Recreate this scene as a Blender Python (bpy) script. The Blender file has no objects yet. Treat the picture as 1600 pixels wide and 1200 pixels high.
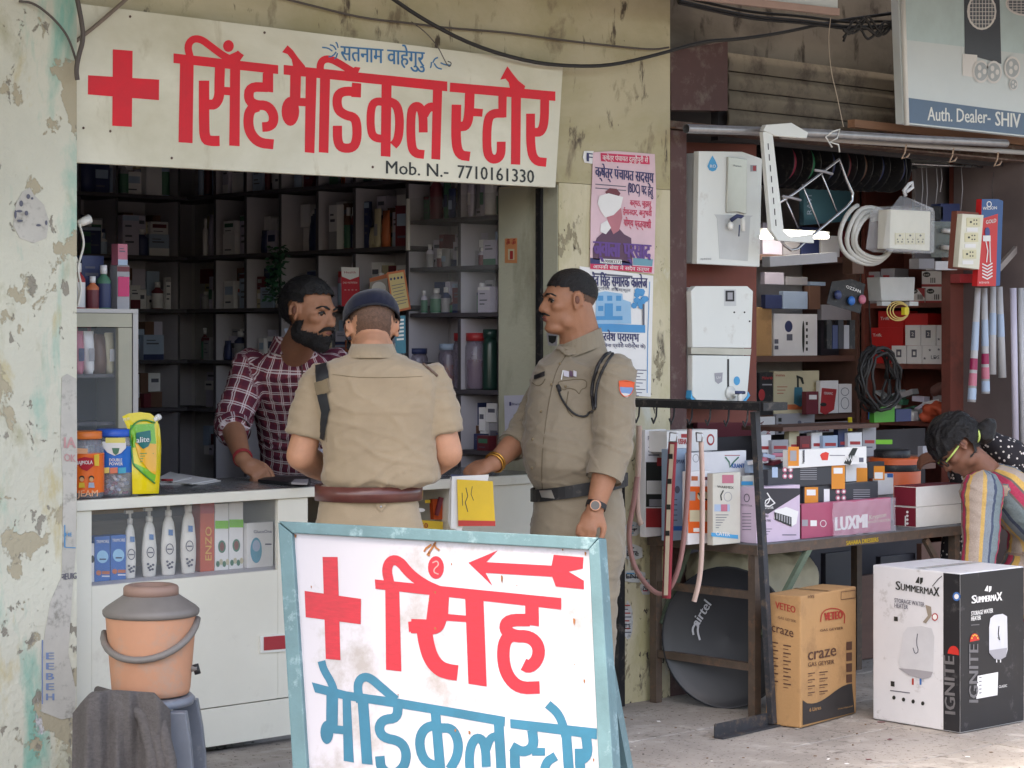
import bpy, bmesh, math, random
from math import sin, cos, pi, atan2, sqrt, radians
from mathutils import Vector, Matrix, noise
from mathutils.bvhtree import BVHTree
from mathutils.geometry import delaunay_2d_cdt
V = Vector
random.seed(7)
SC = bpy.context.scene
COL = SC.collection
# ------------------------------------------------------------ camera
FL = 3400.0                      # focal length in photo pixels (photo is 1600 wide)
TH = math.atan(FL / 3700.0)      # angle between the facade and the picture plane
HOR = 530.0
FW = V((sin(TH), cos(TH), 0)); RT = V((cos(TH), -sin(TH), 0)); UP = V((0, 0, 1))
CAM = V((0, -6.2, 1.5))
cd = bpy.data.cameras.new('camera'); cam = bpy.data.objects.new('camera', cd); COL.objects.link(cam)
cd.sensor_width = 36; cd.lens = 36 * FL / 1600; cd.clip_end = 400; cd.clip_start = .05
cd.shift_y = -(600 - HOR) / 1600
cam.location = CAM; cam.rotation_euler = (pi / 2, 0, -TH)
SC.camera = cam
# ------------------------------------------------------------ world, sun, exposure
SUN_EL, SUN_AZ = radians(62), radians(256)      # azimuth clockwise from +y
wd = bpy.data.worlds.new('World'); SC.world = wd; wd.use_nodes = True
wn = wd.node_tree; bgn = wn.nodes['Background']
sky = wn.nodes.new('ShaderNodeTexSky'); sky.sky_type = 'NISHITA'; sky.sun_disc = False
sky.sun_elevation = SUN_EL; sky.sun_rotation = SUN_AZ; sky.air_density = 1.0; sky.dust_density = 4.0; sky.ozone_density = 1.0
wn.links.new(sky.outputs[0], bgn.inputs[0]); bgn.inputs[1].default_value = 0.15
sl = bpy.data.lights.new('sun', 'SUN'); so = bpy.data.objects.new('sun', sl); COL.objects.link(so)
sl.energy = 0.5; sl.angle = radians(10); sl.color = (1, .95, .87)
sdir = V((sin(SUN_AZ) * cos(SUN_EL), cos(SUN_AZ) * cos(SUN_EL), sin(SUN_EL)))
so.rotation_euler = sdir.to_track_quat('Z', 'Y').to_euler()
SC.view_settings.view_transform = 'Standard'; SC.view_settings.look = 'None'
SC.view_settings.exposure = 2.2; SC.view_settings.gamma = 1.0
try: SC.view_settings.use_curve_mapping = False
except Exception: pass
try:
    SC.view_settings.use_white_balance = True; SC.view_settings.white_balance_temperature = 7300; SC.view_settings.white_balance_tint = 10
except Exception: pass
SC.render.engine = 'CYCLES'
SC.cycles.use_denoising = True
SC.cycles.max_bounces = 8; SC.cycles.diffuse_bounces = 6; SC.cycles.caustics_reflective = False; SC.cycles.caustics_refractive = False

# ------------------------------------------------------------ pixel rays
def ray(px, py): return FW + RT * ((px - 800) / FL) + UP * ((HOR - py) / FL)
def W(px, py, t): return CAM + ray(px, py) * t
def Yp(px, py, y): r = ray(px, py); return CAM + r * ((y - CAM.y) / r.y)
def Zp(px, py, z): r = ray(px, py); return CAM + r * ((z - CAM.z) / r.z)
def Xp(px, py, x): r = ray(px, py); return CAM + r * ((x - CAM.x) / r.x)
def onpl(px, py, pl, off=0.):
    p0, n = pl; r = ray(px, py); p = CAM + r * ((p0 - CAM).dot(n) / r.dot(n)); return p + n * off
def proj(p):
    d = V(p) - CAM; t = d.dot(FW); return (800 + FL * d.dot(RT) / t, HOR - FL * d.z / t, t)
def plane(a, b, c):
    n = (V(b) - V(a)).cross(V(c) - V(a)).normalized()
    if n.dot(CAM - V(a)) < 0: n = -n
    return (V(a), n)
def ypl(y): return (V((0, y, 0)), V((0, -1, 0)))
def xpl(x): return (V((x, 0, 0)), V((-1, 0, 0)))
def zpl(z): return (V((0, 0, z)), V((0, 0, 1)))

# ------------------------------------------------------------ materials
def lin(c): c /= 255.; return c / 12.92 if c <= .04045 else ((c + .055) / 1.055) ** 2.4
def C(r, g, b): return (lin(r), lin(g), lin(b))
_M = {}
def M(name, col=None, rough=.6, metal=0., var=.10, scale=6., bump=0., bscale=80., spec=.5, trans=0., emit=0., alpha=1., coat=0., dirt=None, stretch=None):
    if name in _M: return _M[name]
    m = bpy.data.materials.new(name); m.use_nodes = True; nt = m.node_tree; b = nt.nodes['Principled BSDF']
    L = nt.links.new; N = nt.nodes.new
    b.inputs['Roughness'].default_value = rough; b.inputs['Metallic'].default_value = metal
    b.inputs['Specular IOR Level'].default_value = spec
    b.inputs['Base Color'].default_value = (*col, 1)
    if trans: b.inputs['Transmission Weight'].default_value = trans
    if alpha < 1: b.inputs['Alpha'].default_value = alpha
    if coat: b.inputs['Coat Weight'].default_value = coat
    if emit:
        b.inputs['Emission Color'].default_value = (*col, 1); b.inputs['Emission Strength'].default_value = emit
    if var or bump or dirt:
        g = N('ShaderNodeNewGeometry'); src = g.outputs['Position']
        if stretch:
            mp = N('ShaderNodeMapping'); mp.inputs['Scale'].default_value = stretch; L(src, mp.inputs[0]); src = mp.outputs[0]
        if var or dirt:
            n1 = N('ShaderNodeTexNoise'); n1.inputs['Scale'].default_value = scale; n1.inputs['Detail'].default_value = 8; n1.inputs['Roughness'].default_value = .65
            L(src, n1.inputs['Vector'])
            mr = N('ShaderNodeMapRange'); mr.inputs[1].default_value = .3; mr.inputs[2].default_value = .7
            mr.inputs[3].default_value = 1 - var; mr.inputs[4].default_value = 1 + var * .6; L(n1.outputs[0], mr.inputs[0])
            hs = N('ShaderNodeHueSaturation'); hs.inputs['Color'].default_value = (*col, 1); L(mr.outputs[0], hs.inputs['Value'])
            out = hs.outputs[0]
            if dirt:
                dc, amt, dsc = dirt
                n2 = N('ShaderNodeTexNoise'); n2.inputs['Scale'].default_value = dsc; n2.inputs['Detail'].default_value = 10; n2.inputs['Roughness'].default_value = .7; L(src, n2.inputs['Vector'])
                r2 = N('ShaderNodeMapRange'); r2.inputs[1].default_value = .62 - amt * .3; r2.inputs[2].default_value = .74 - amt * .2; L(n2.outputs[0], r2.inputs[0])
                mx = N('ShaderNodeMix'); mx.data_type = 'RGBA'; L(r2.outputs[0], mx.inputs[0]); L(out, mx.inputs[6]); mx.inputs[7].default_value = (*dc, 1); out = mx.outputs[2]
            L(out, b.inputs['Base Color'])
            rr = N('ShaderNodeMapRange'); rr.inputs[3].default_value = max(.02, rough - .08); rr.inputs[4].default_value = min(1, rough + .1); L(n1.outputs[0], rr.inputs[0]); L(rr.outputs[0], b.inputs['Roughness'])
        if bump:
            n3 = N('ShaderNodeTexNoise'); n3.inputs['Scale'].default_value = bscale; n3.inputs['Detail'].default_value = 6; L(src, n3.inputs['Vector'])
            bp = N('ShaderNodeBump'); bp.inputs['Strength'].default_value = bump; bp.inputs['Distance'].default_value = .01; L(n3.outputs[0], bp.inputs['Height']); L(bp.outputs[0], b.inputs['Normal'])
    _M[name] = m
    return m

def wall_mat(name, base, layers, bump=.5, zfade=None, rough=.9):
    """painted, peeling plaster. layers: (colour, noise scale, low, high, stretch, z-influence)"""
    m = bpy.data.materials.new(name); m.use_nodes = True; nt = m.node_tree; b = nt.nodes['Principled BSDF']; L = nt.links.new; N = nt.nodes.new
    b.inputs['Roughness'].default_value = rough; b.inputs['Specular IOR Level'].default_value = .2
    g = N('ShaderNodeNewGeometry'); sx = N('ShaderNodeSeparateXYZ'); L(g.outputs['Position'], sx.inputs[0])
    n0 = N('ShaderNodeTexNoise'); n0.inputs['Scale'].default_value = 2.3; n0.inputs['Detail'].default_value = 9; L(g.outputs['Position'], n0.inputs['Vector'])
    mr = N('ShaderNodeMapRange'); mr.inputs[1].default_value = .25; mr.inputs[2].default_value = .75; mr.inputs[3].default_value = .84; mr.inputs[4].default_value = 1.08; L(n0.outputs[0], mr.inputs[0])
    hs = N('ShaderNodeHueSaturation'); hs.inputs['Color'].default_value = (*base, 1); L(mr.outputs[0], hs.inputs['Value']); out = hs.outputs[0]; hgt = None
    for k, (c, sc, lo, hi, st, zi) in enumerate(layers):
        mp = N('ShaderNodeMapping'); mp.inputs['Scale'].default_value = st; mp.inputs['Location'].default_value = (k * 3.7, k * 1.3, k * 5.1); L(g.outputs['Position'], mp.inputs[0])
        n = N('ShaderNodeTexNoise'); n.inputs['Scale'].default_value = sc; n.inputs['Detail'].default_value = 12; n.inputs['Roughness'].default_value = .62; n.inputs['Distortion'].default_value = .3; L(mp.outputs[0], n.inputs['Vector'])
        ma = N('ShaderNodeMath'); ma.operation = 'MULTIPLY_ADD'; L(sx.outputs[2], ma.inputs[0]); ma.inputs[1].default_value = zi; L(n.outputs[0], ma.inputs[2])
        r = N('ShaderNodeMapRange'); r.inputs[1].default_value = lo; r.inputs[2].default_value = hi; L(ma.outputs[0], r.inputs[0])
        mx = N('ShaderNodeMix'); mx.data_type = 'RGBA'; L(r.outputs[0], mx.inputs[0]); L(out, mx.inputs[6]); mx.inputs[7].default_value = (*c, 1); out = mx.outputs[2]
        if hi - lo < .05:
            if hgt is None: hgt = r.outputs[0]
            else:
                ad = N('ShaderNodeMath'); ad.operation = 'ADD'; L(hgt, ad.inputs[0]); L(r.outputs[0], ad.inputs[1]); hgt = ad.outputs[0]
    L(out, b.inputs['Base Color'])
    n3 = N('ShaderNodeTexNoise'); n3.inputs['Scale'].default_value = 45; n3.inputs['Detail'].default_value = 8; L(g.outputs['Position'], n3.inputs['Vector'])
    h = n3.outputs[0]
    if hgt is not None:
        s = N('ShaderNodeMath'); s.operation = 'MULTIPLY_ADD'; L(hgt, s.inputs[0]); s.inputs[1].default_value = -.5; L(n3.outputs[0], s.inputs[2]); h = s.outputs[0]
    bp = N('ShaderNodeBump'); bp.inputs['Strength'].default_value = bump; bp.inputs['Distance'].default_value = .006; L(h, bp.inputs['Height']); L(bp.outputs[0], b.inputs['Normal'])
    return m

# ------------------------------------------------------------ objects
def tag(o, label=None, cat=None, group=None, kind=None):
    if label: o['label'] = label
    if cat: o['category'] = cat
    if group: o['group'] = group
    if kind: o['kind'] = kind
    return o
def empty(name, loc=(0, 0, 0), label=None, cat=None, group=None):
    o = bpy.data.objects.new(name, None); COL.objects.link(o); o.location = loc; o.empty_display_size = .05
    return tag(o, label, cat, group)
def link_mesh(name, me, parent=None, mats=()):
    o = bpy.data.objects.new(name, me); COL.objects.link(o)
    for m in mats: me.materials.append(m)
    if parent is not None:
        o.parent = parent; o.matrix_parent_inverse = Matrix.Translation(-V(parent.location))
    return o
class MB:
    """collects shapes in world coordinates and links them as one mesh object"""
    def __init__(s): s.v = []; s.f = []; s.m = []; s.mats = []; s.sm = []
    def mi(s, m):
        if m not in s.mats: s.mats.append(m)
        return s.mats.index(m)
    def add(s, vs, fs, m, smooth=False):
        k = len(s.v); s.v += [tuple(v) for v in vs]; i = s.mi(m)
        for f in fs: s.f.append([k + a for a in f]); s.m.append(i); s.sm.append(smooth)
        return s
    def box(s, c, sz, m, rz=0., mat=None):
        c = V(c); R = mat or Matrix.Rotation(rz, 3, 'Z'); h = V(sz) / 2
        vs = [c + R @ V((x * h.x, y * h.y, z * h.z)) for x in (-1, 1) for y in (-1, 1) for z in (-1, 1)]
        return s.add(vs, [(0, 1, 3, 2), (4, 6, 7, 5), (0, 4, 5, 1), (2, 3, 7, 6), (0, 2, 6, 4), (1, 5, 7, 3)], m)
    def span(s, a, b, m):
        a = V(a); b = V(b); return s.box((a + b) / 2, (abs(a.x - b.x), abs(a.y - b.y), abs(a.z - b.z)), m)
    def hexa(s, q, d, m):
        """quad/polygon q (world points) thickened by vector d"""
        n = len(q); q = [V(p) for p in q]; d = V(d)
        fs = [tuple(range(n)), tuple(range(2 * n - 1, n - 1, -1))] + [(i, i + n, (i + 1) % n + n, (i + 1) % n) for i in range(n)]
        return s.add(q + [p + d for p in q], fs, m)
    def tube(s, pts, r, m, n=8, cap=True, smooth=True):
        pts = [V(p) for p in pts]; rs = r if isinstance(r, (list, tuple)) else [r] * len(pts)
        vs = []; fs = []; up = None
        for i, p in enumerate(pts):
            d = (pts[min(i + 1, len(pts) - 1)] - pts[max(i - 1, 0)])
            d = d.normalized() if d.length > 1e-9 else V((0, 0, 1))
            if up is None: up = d.orthogonal().normalized()
            up = (up - d * up.dot(d)); up = up.normalized() if up.length > 1e-6 else d.orthogonal().normalized()
            w = d.cross(up)
            for k in range(n):
                a = 2 * pi * k / n; vs.append(p + (up * cos(a) + w * sin(a)) * rs[i])
        for i in range(len(pts) - 1):
            for k in range(n):
                a = i * n + k; b = i * n + (k + 1) % n; fs.append((a, b, b + n, a + n))
        if cap: fs.append(tuple(range(n - 1, -1, -1))); fs.append(tuple(range((len(pts) - 1) * n, len(pts) * n)))
        return s.add(vs, fs, m, smooth)
    def bar(s, a, b, w, h, m, up=(0, 0, 1)):
        a = V(a); b = V(b); d = (b - a); l = d.length; d.normalize(); up = V(up)
        if abs(d.dot(up)) > .98: up = V((0, 1, 0))
        x = d.cross(up).normalized(); z = x.cross(d)
        R = Matrix((x, d, z)).transposed()
        return s.box((a + b) / 2, (w, l, h), m, mat=R)
    def lathe(s, c, prof, m, n=20, axis=None, sx=1., sy=1., rz=0., smooth=True):
        """prof: list of (radius, height) or (radius, height, material)"""
        c = V(c); R = axis or Matrix.Rotation(rz, 3, 'Z'); k0 = len(s.v)
        for p in prof:
            for k in range(n):
                a = 2 * pi * k / n; s.v.append(tuple(c + R @ V((p[0] * cos(a) * sx, p[0] * sin(a) * sy, p[1]))))
        for i in range(len(prof) - 1):
            mm = prof[i + 1][2] if len(prof[i + 1]) > 2 else m; ii = s.mi(mm)
            for k in range(n):
                a = k0 + i * n + k; b = k0 + i * n + (k + 1) % n; s.f.append([a, b, b + n, a + n]); s.m.append(ii); s.sm.append(smooth)
        s.f.append([k0 + k for k in range(n - 1, -1, -1)]); s.m.append(s.mi(m)); s.sm.append(False)
        e = prof[-1]; s.f.append([k0 + (len(prof) - 1) * n + k for k in range(n)]); s.m.append(s.mi(e[2] if len(e) > 2 else m)); s.sm.append(False)
        return s
    def ball(s, c, r, m, n=12, R=None):
        r = r if isinstance(r, (tuple, list)) else (r, r, r); c = V(c); R = R or Matrix.Identity(3); k = n // 2 + 1
        vs = [c + R @ V((r[0] * sin(pi * i / k) * cos(2 * pi * j / n), r[1] * sin(pi * i / k) * sin(2 * pi * j / n), r[2] * cos(pi * i / k))) for i in range(1, k) for j in range(n)]
        vs += [c + R @ V((0, 0, r[2])), c + R @ V((0, 0, -r[2]))]; q = (k - 1) * n; fs = []
        for i in range(k - 2):
            for j in range(n): fs.append((i * n + j, (i + 1) * n + j, (i + 1) * n + (j + 1) % n, i * n + (j + 1) % n))
        for j in range(n): fs.append((q, j, (j + 1) % n)); fs.append((q + 1, (k - 2) * n + (j + 1) % n, (k - 2) * n + j))
        return s.add(vs, fs, m, True)
    def build(s, name, parent=None, label=None, cat=None, group=None, kind=None, bevel=0.):
        me = bpy.data.meshes.new(name); me.from_pydata(s.v, [], s.f)
        for m in s.mats: me.materials.append(m)
        me.polygons.foreach_set('material_index', s.m); me.polygons.foreach_set('use_smooth', s.sm)
        bm = bmesh.new(); bm.from_mesh(me); bmesh.ops.recalc_face_normals(bm, faces=bm.faces)
        if bevel: bmesh.ops.bevel(bm, geom=bm.edges[:], offset=bevel, segments=2, affect='EDGES', profile=.6)
        bm.to_mesh(me); bm.free()
        return tag(link_mesh(name, me, parent), label, cat, group, kind)

# ------------------------------------------------------------ flat print: strokes, polygons and type on a plane
def ribbon(pts, w):
    """quads (in pixel space) along a polyline; w one width or one per point"""
    pts = [V(p) for p in pts]; ws = w if isinstance(w, (list, tuple)) else [w] * len(pts); L = []; R = []
    for i, p in enumerate(pts):
        a = pts[max(i - 1, 0)]; b = pts[min(i + 1, len(pts) - 1)]
        d = (b - a).normalized(); n = V((-d.y, d.x)); k = 1.
        if 0 < i < len(pts) - 1:
            c = (pts[i + 1] - p).normalized().dot((p - a).normalized()); k = 1 / max(.72, sqrt(max(.01, (1 + c) / 2)))
        L.append(p + n * ws[i] / 2 * k); R.append(p - n * ws[i] / 2 * k)
    return [[L[i], L[i + 1], R[i + 1], R[i]] for i in range(len(pts) - 1)]
def smooth2(pts, it=2):
    pts = [V(p) for p in pts]
    for _ in range(it):
        q = [pts[0]]
        for a, b in zip(pts, pts[1:]): q += [a * .75 + b * .25, a * .25 + b * .75]
        pts = q + [pts[-1]]
    return pts
def ell(cx, cy, rx, ry, n=20, a0=0): return [V((cx + rx * cos(a0 + 2 * pi * k / n), cy + ry * sin(a0 + 2 * pi * k / n))) for k in range(n)]
def union2(polys):
    vs = []; fs = []
    for p in polys:
        a = sum(p[i].x * p[(i + 1) % len(p)].y - p[(i + 1) % len(p)].x * p[i].y for i in range(len(p)))
        if abs(a) < 1e-6: continue
        if a < 0: p = p[::-1]
        fs.append(list(range(len(vs), len(vs) + len(p)))); vs += [V((q.x, q.y)) for q in p]
    r = delaunay_2d_cdt(vs, [], fs, 0, 1e-4)
    def inside(x, y, p):
        c = False
        for a, b in zip(p, p[1:] + p[:1]):
            if (a.y > y) != (b.y > y) and x < (b.x - a.x) * (y - a.y) / (b.y - a.y) + a.x: c = not c
        return c
    bb = [(min(q.x for q in p), max(q.x for q in p), min(q.y for q in p), max(q.y for q in p), list(p)) for p in polys]
    out = []
    for f in r[2]:
        x = sum(r[0][i].x for i in f) / len(f); y = sum(r[0][i].y for i in f) / len(f)
        if any(a <= x <= b and c <= y <= d and inside(x, y, p) for a, b, c, d, p in bb): out.append(f)
    return r[0], out
def decal(mb, polys, pl, m, off=.001, xf=None):
    """polys in photo pixels laid flat on plane pl as one non-overlapping sheet"""
    polys = [[V(q) for q in p] for p in polys]
    if xf: polys = [[V(xf(q)) for q in p] for p in polys]
    vs, fs = union2(polys) if len(polys) > 1 or len(polys[0]) > 4 else (polys[0], [list(range(len(polys[0])))])
    mb.add([onpl(v.x, v.y, pl, off) for v in vs], fs, m)
_T = {}
def tmesh(s, bold):
    k = (s, bold)
    if k not in _T:
        cu = bpy.data.curves.new('t', 'FONT'); cu.body = s; cu.size = 1; cu.resolution_u = 2
        ob = bpy.data.objects.new('t', cu); COL.objects.link(ob); dg = bpy.context.evaluated_depsgraph_get()
        me = bpy.data.meshes.new_from_object(ob.evaluated_get(dg)); vs = [(v.co.x, v.co.y) for v in me.vertices]; fs = [list(p.vertices) for p in me.polygons]
        bpy.data.objects.remove(ob); bpy.data.meshes.remove(me); bpy.data.curves.remove(cu)
        x0 = min(v[0] for v in vs); x1 = max(v[0] for v in vs)
        _T[k] = ([((x - x0) / max(1e-6, x1 - x0), y) for x, y in vs], fs)
    return _T[k]
def T(mb, s, a, b, h, pl, m, bold=.012, off=.0016, up=None, cap=.72):
    """type from pixel a to pixel b along the baseline, capitals h pixels high"""
    vs, fs = tmesh(s, 0); a = V(a); b = V(b); d = (b - a).normalized()
    up = V(up).normalized() if up else V((0, -1))
    sh = bold * h * 1.1
    for k, q in enumerate((-1, 1, 0) if bold > .005 else (0,)):
        mb.add([onpl(*(a + (b - a) * x + up * (y / cap * h) + d * sh * q), pl, off + k * .00012) for x, y in vs], fs, m)
# ============================================================ materials
m_pillar = wall_mat('pale_green_peeling_paint', C(208, 206, 190), [
    (C(176, 172, 146), 5.5, .54, .66, (1, 1, .5), -.02), (C(140, 184, 168), 7, .52, .68, (1, 1, .3), -.015), (C(192, 176, 128), 6, .53, .64, (1, 1, .4), -.03),
    (C(178, 168, 145), 7, .575, .59, (1, 1, .8), -.02), (C(150, 144, 132), 14, .585, .605, (1, 1, .7), -.02), (C(206, 204, 206), 4.2, .60, .62, (1, 1, .6), -.03), (C(120, 113, 103), 26, .71, .74, (1, 1, .6), -.03)], .7)
m_yellow = wall_mat('yellowed_peeling_paint', C(206, 196, 168), [
    (C(176, 168, 128), 3.5, .48, .68, (1, 1, .4), 0), (C(206, 204, 190), 5, .52, .60, (1, 1, .6), -.05),
    (C(150, 140, 116), 8, .57, .59, (1, 1, .6), -.02), (C(96, 88, 78), 9, .55, .63, (1, 1, .5), -.03), (C(80, 72, 66), 28, .62, .66, (1, 1, .6), -.02), (C(196, 170, 88), 5, .62, .75, (1, 1, .5), -.06)], .7)
m_beam = wall_mat('cream_beam_paint', C(196, 186, 158), [
    (C(168, 158, 122), 2.5, .45, .7, (.5, 1, 1), 0), (C(140, 128, 106), 7, .57, .66, (1, 1, .5), 0), (C(96, 86, 76), 13, .62, .68, (1, 1, .35), 0), (C(84, 74, 66), 30, .68, .71, (1, 1, .4), 0)], .5)
m_return = wall_mat('greyed_whitewash', C(186, 186, 168), [
    (C(150, 148, 130), 4, .5, .68, (1, 1, .4), 0), (C(205, 203, 190), 7, .58, .62, (1, 1, .6), -.05), (C(90, 84, 78), 13, .64, .68, (1, 1, .6), -.06)], .6)
m_lintel = wall_mat('dark_grey_concrete', C(128, 122, 114), [(C(96, 90, 84), 3, .45, .65, (.5, 1, 1), 0), (C(66, 60, 56), 9, .56, .68, (1, 1, .5), 0)], .2)  # dark grey concrete mottled with two darker tones
m_conc = wall_mat('worn_concrete_floor', C(170, 163, 156), [(C(142, 136, 130), 2.5, .45, .7, (1, 1, 1), 0), (C(112, 106, 100), 13, .60, .70, (1, 1, 1), 0), (C(92, 84, 78), 60, .60, .64, (1, 1, 1), 0), (C(190, 184, 178), 6, .55, .7, (1, 1, 1), 0)], .35, rough=.75)
m_joint = M('dusty_joint', C(104, 100, 95), .9)
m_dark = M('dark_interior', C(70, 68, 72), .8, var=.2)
m_inwall = M('dull_inner_wall', C(200, 198, 200), .8, var=.15)
m_lam = M('grey_laminate', C(190, 186, 194), .55, var=.12, scale=3)
m_edge = M('black_shelf_edge', C(78, 74, 80), .5)
m_black = M('black_paint', C(30, 30, 34), .5, var=.2, dirt=(C(86, 80, 76), .25, 30))
m_rust = M('rusty_brown_iron', C(92, 66, 56), .75, var=.25, scale=14, dirt=(C(120, 104, 92), .5, 22), bump=.2)
m_maroon = M('maroon_iron_sheet', C(84, 56, 54), .65, var=.2, dirt=(C(110, 96, 88), .35, 12))
m_steel = M('brushed_pipe', C(176, 174, 176), .38, .7, var=.2, scale=20)
m_wood = M('raw_wood', C(150, 112, 88), .8, var=.25, scale=5, stretch=(.4, 6, 6))
m_signw = wall_mat('sign_cream', C(228, 224, 206), [(C(200, 194, 170), 2.2, .45, .7, (.6, 1, 1), 0), (C(186, 176, 150), 7, .60, .74, (1, 1, .4), 0), (C(150, 128, 96), 16, .725, .77, (1, 1, .6), 0)], .15, rough=.55)
m_red = M('sign_red', C(226, 8, 36), .5, var=.12, scale=7)
m_signblue = M('sign_blue', C(58, 120, 170), .5, var=.15)
m_ink = M('sign_black', C(40, 42, 40), .5)
m_cable = M('cable_grey', C(92, 84, 80), .7)
m_cable2 = M('cable_black', C(40, 38, 38), .6)
m_white = M('white_paint', C(232, 232, 228), .4, var=.04)
m_paper = M('paper_white', C(232, 230, 228), .7, var=.05)
m_glass = M('clear_glass', (1, 1, 1), .02, var=0, trans=1., spec=.5); m_glass.node_tree.nodes['Principled BSDF'].inputs['IOR'].default_value = 1.1

# ============================================================ ground and building
g = MB(); g.add([(-30, -40, 0), (50, -40, 0), (50, 40, 0), (-30, 40, 0)], [(0, 1, 2, 3)], m_joint)
g.build('ground', kind='structure')
pav = empty('pavement'); pav['kind'] = 'structure'
tl = None; random.seed(3)
for i in range(11):
    for j in range(8):
        x0 = 3.1 + i * .6; y0 = -2.9 + j * .46
        if y0 > .2 and x0 < 6.5: continue
        b = MB(); e = random.uniform(-.002, .002)
        b.box((x0 + .3, y0 + .23, .008 + e), (.594, .454, .02), m_conc)
        b.build('paving_slab', pav, bevel=.003)

bld = empty('shop_building', (6, 0, 0), 'two storey front of peeling cream and pale green plaster with two open shop bays', 'building')
XL = Yp(120, 500, -.1).x; XS = 5.945; XP = Yp(1047, 500, 0).x; XR = 9.13
def slab(n, a, b, m, par=bld): q = MB(); q.span(a, b, m); return q.build(n, par)
slab('pillar', (1.2, -.1, 0), (XL, .36, 3.4), m_pillar)
slab('beam', (XL, 0, 2.12), (XP, .3, 3.4), m_beam)
slab('pillar', (XS + .003, 0.0, 0), (XP, .35, 2.118), m_yellow)
slab('inner_wall', (1.2, 2.93, 0), (6.35, 3.05, 3.0), m_inwall)
slab('inner_wall', (6.22, .355, 0), (6.35, 2.92, 3.0), m_inwall)
slab('inner_wall', (2.2, .37, 0), (2.3, 2.92, 3.0), m_inwall)
slab('inner_wall', (XP - .08, .36, 0), (XP, 1.4, 3.0), m_inwall)
slab('inner_wall', (XP + .005, 1.4, 0), (9.6, 1.5, 3.0), m_inwall)
slab('inner_wall', (9.5, .5, 0), (9.6, 1.395, 3.0), m_inwall)
slab('ceiling', (1.2, .305, 2.75), (6.215, 2.925, 2.85), m_inwall)
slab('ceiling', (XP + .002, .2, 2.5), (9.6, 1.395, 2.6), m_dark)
slab('lintel', (XP + .002, .12, 2.66), (11.5, .45, 3.4), m_lintel)
slab('shop_floor', (2.3, .3, .02), (6.2, 2.92, .1), m_conc)
slab('roof', (1.0, .32, 3.41), (12, 3.2, 3.55), m_lintel)
slab('side_wall', (XR, -.0, 0), (XR + .35, .42, 2.38), M('grimy_grey_wall', C(112, 100, 100), .8, var=.2, scale=3))
# canopy added out of view over the pavement to block sun: sheet, wavy front edge
b = MB(); n = 160; pts = []
for i in range(n + 1):
    x = -2 + 16 * i / n; pts.append((x, -2.12 + .09 * sin(x * 2.9 + .6) + .05 * sin(x * 8.3)))
vs = [(x, y, 3.22) for x, y in pts] + [(x, .0, 3.3) for x, y in pts]; vs += [(a, c, d + .03) for a, c, d in vs]; k = n + 1
b.add(vs, [(i, i + 1, i + 1 + k, i + k) for i in range(n)] + [(i + 2 * k, i + 3 * k, i + 1 + 3 * k, i + 1 + 2 * k) for i in range(n)] + [(i, i + 2 * k, i + 1 + 2 * k, i + 1) for i in range(n)], M('added_shade_sheet', C(150, 150, 150), .7)); b.build('added_shade_canopy', bld)
# column return: ageing whitewash and the steel shutter guide
slab('column_return', (XS - .0, .004, .1), (XS + .0025, .35, 2.11), m_return)
p = MB(); y0 = Xp(849, 500, XS).y; y1 = Xp(841, 500, XS).y
p.span((XS - .015, y0, 0.1), (XS - .001, y1, 2.1), m_black); p.build('shutter_guide', bld)

# concrete step below the counter
s = MB(); s.span((XL + .01, -.25, .02), (XS - .05, .05, .075), m_conc); s.build('step', bld, bevel=.006)

# ---- the second bay: shutter box, slats, head rail
shut = empty('rolling_shutter', (8, .1, 2.4), 'rolled up grey steel shutter with horizontal slats above the electrical shop', 'shutter')
pl_sh = ypl(.06); m_slat = M('grimy_slat', C(120, 112, 100), .7, .2, var=.25, scale=3, dirt=(C(74, 66, 60), .45, 5))
zs = [2.735 - k * .081 for k in range(6)]
x0 = Yp(1138, 150, .06).x
for k in range(4):
    b = MB(); prof = []
    for i in range(6):
        a = i / 5; prof.append((-.010 * sin(a * pi), zs[k] - .003 - a * .076))
    vs = []; fs = []
    for (dy, z) in prof: vs += [(x0, .06 + dy, z), (9.6, .06 + dy, z), (9.6, .075 + dy, z), (x0, .075 + dy, z)]
    for i in range(5):
        o = i * 4; fs += [(o, o + 1, o + 5, o + 4), (o + 3, o + 7, o + 6, o + 2), (o, o + 4, o + 7, o + 3)]
    b.add(vs, fs, m_slat, True); b.build('shutter_slat', shut)
b = MB(); b.span((x0, .12, 2.36), (9.6, .16, 2.74), m_dark); b.build('shutter_backing', shut)
q = [Yp(1047, 80, .03), Yp(1137, 65, .03), Yp(1137, 173, .03), Yp(1049, 172, .03)]
b = MB(); b.hexa(q, (0, .1, 0), m_maroon); b.build('side_panel', shut)
b = MB(); zz = Yp(1050, 190, .03).z
b.span((XP + .002, .0, zz - .03), (9.7, .16, zz), m_rust); b.span((XP + .002, -.03, zz - .035), (9.7, -.002, zz - .028), m_rust); b.build('head_rail', shut)
b = MB(); b.bar(Yp(1330, 193, -.05), Yp(1640, 226, -.05), .04, .035, m_wood); b.build('wooden_batten', shut)
b = MB(); b.bar(Yp(1387, 212, -.02), Yp(1640, 240, -.02), .06, .03, m_rust); b.build('iron_strip', shut)
# maroon frame post at the left of the bay
slab('door_post', (XP + .003, .0, 0), (XP + .10, .12, zz - .04), m_maroon)

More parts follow.
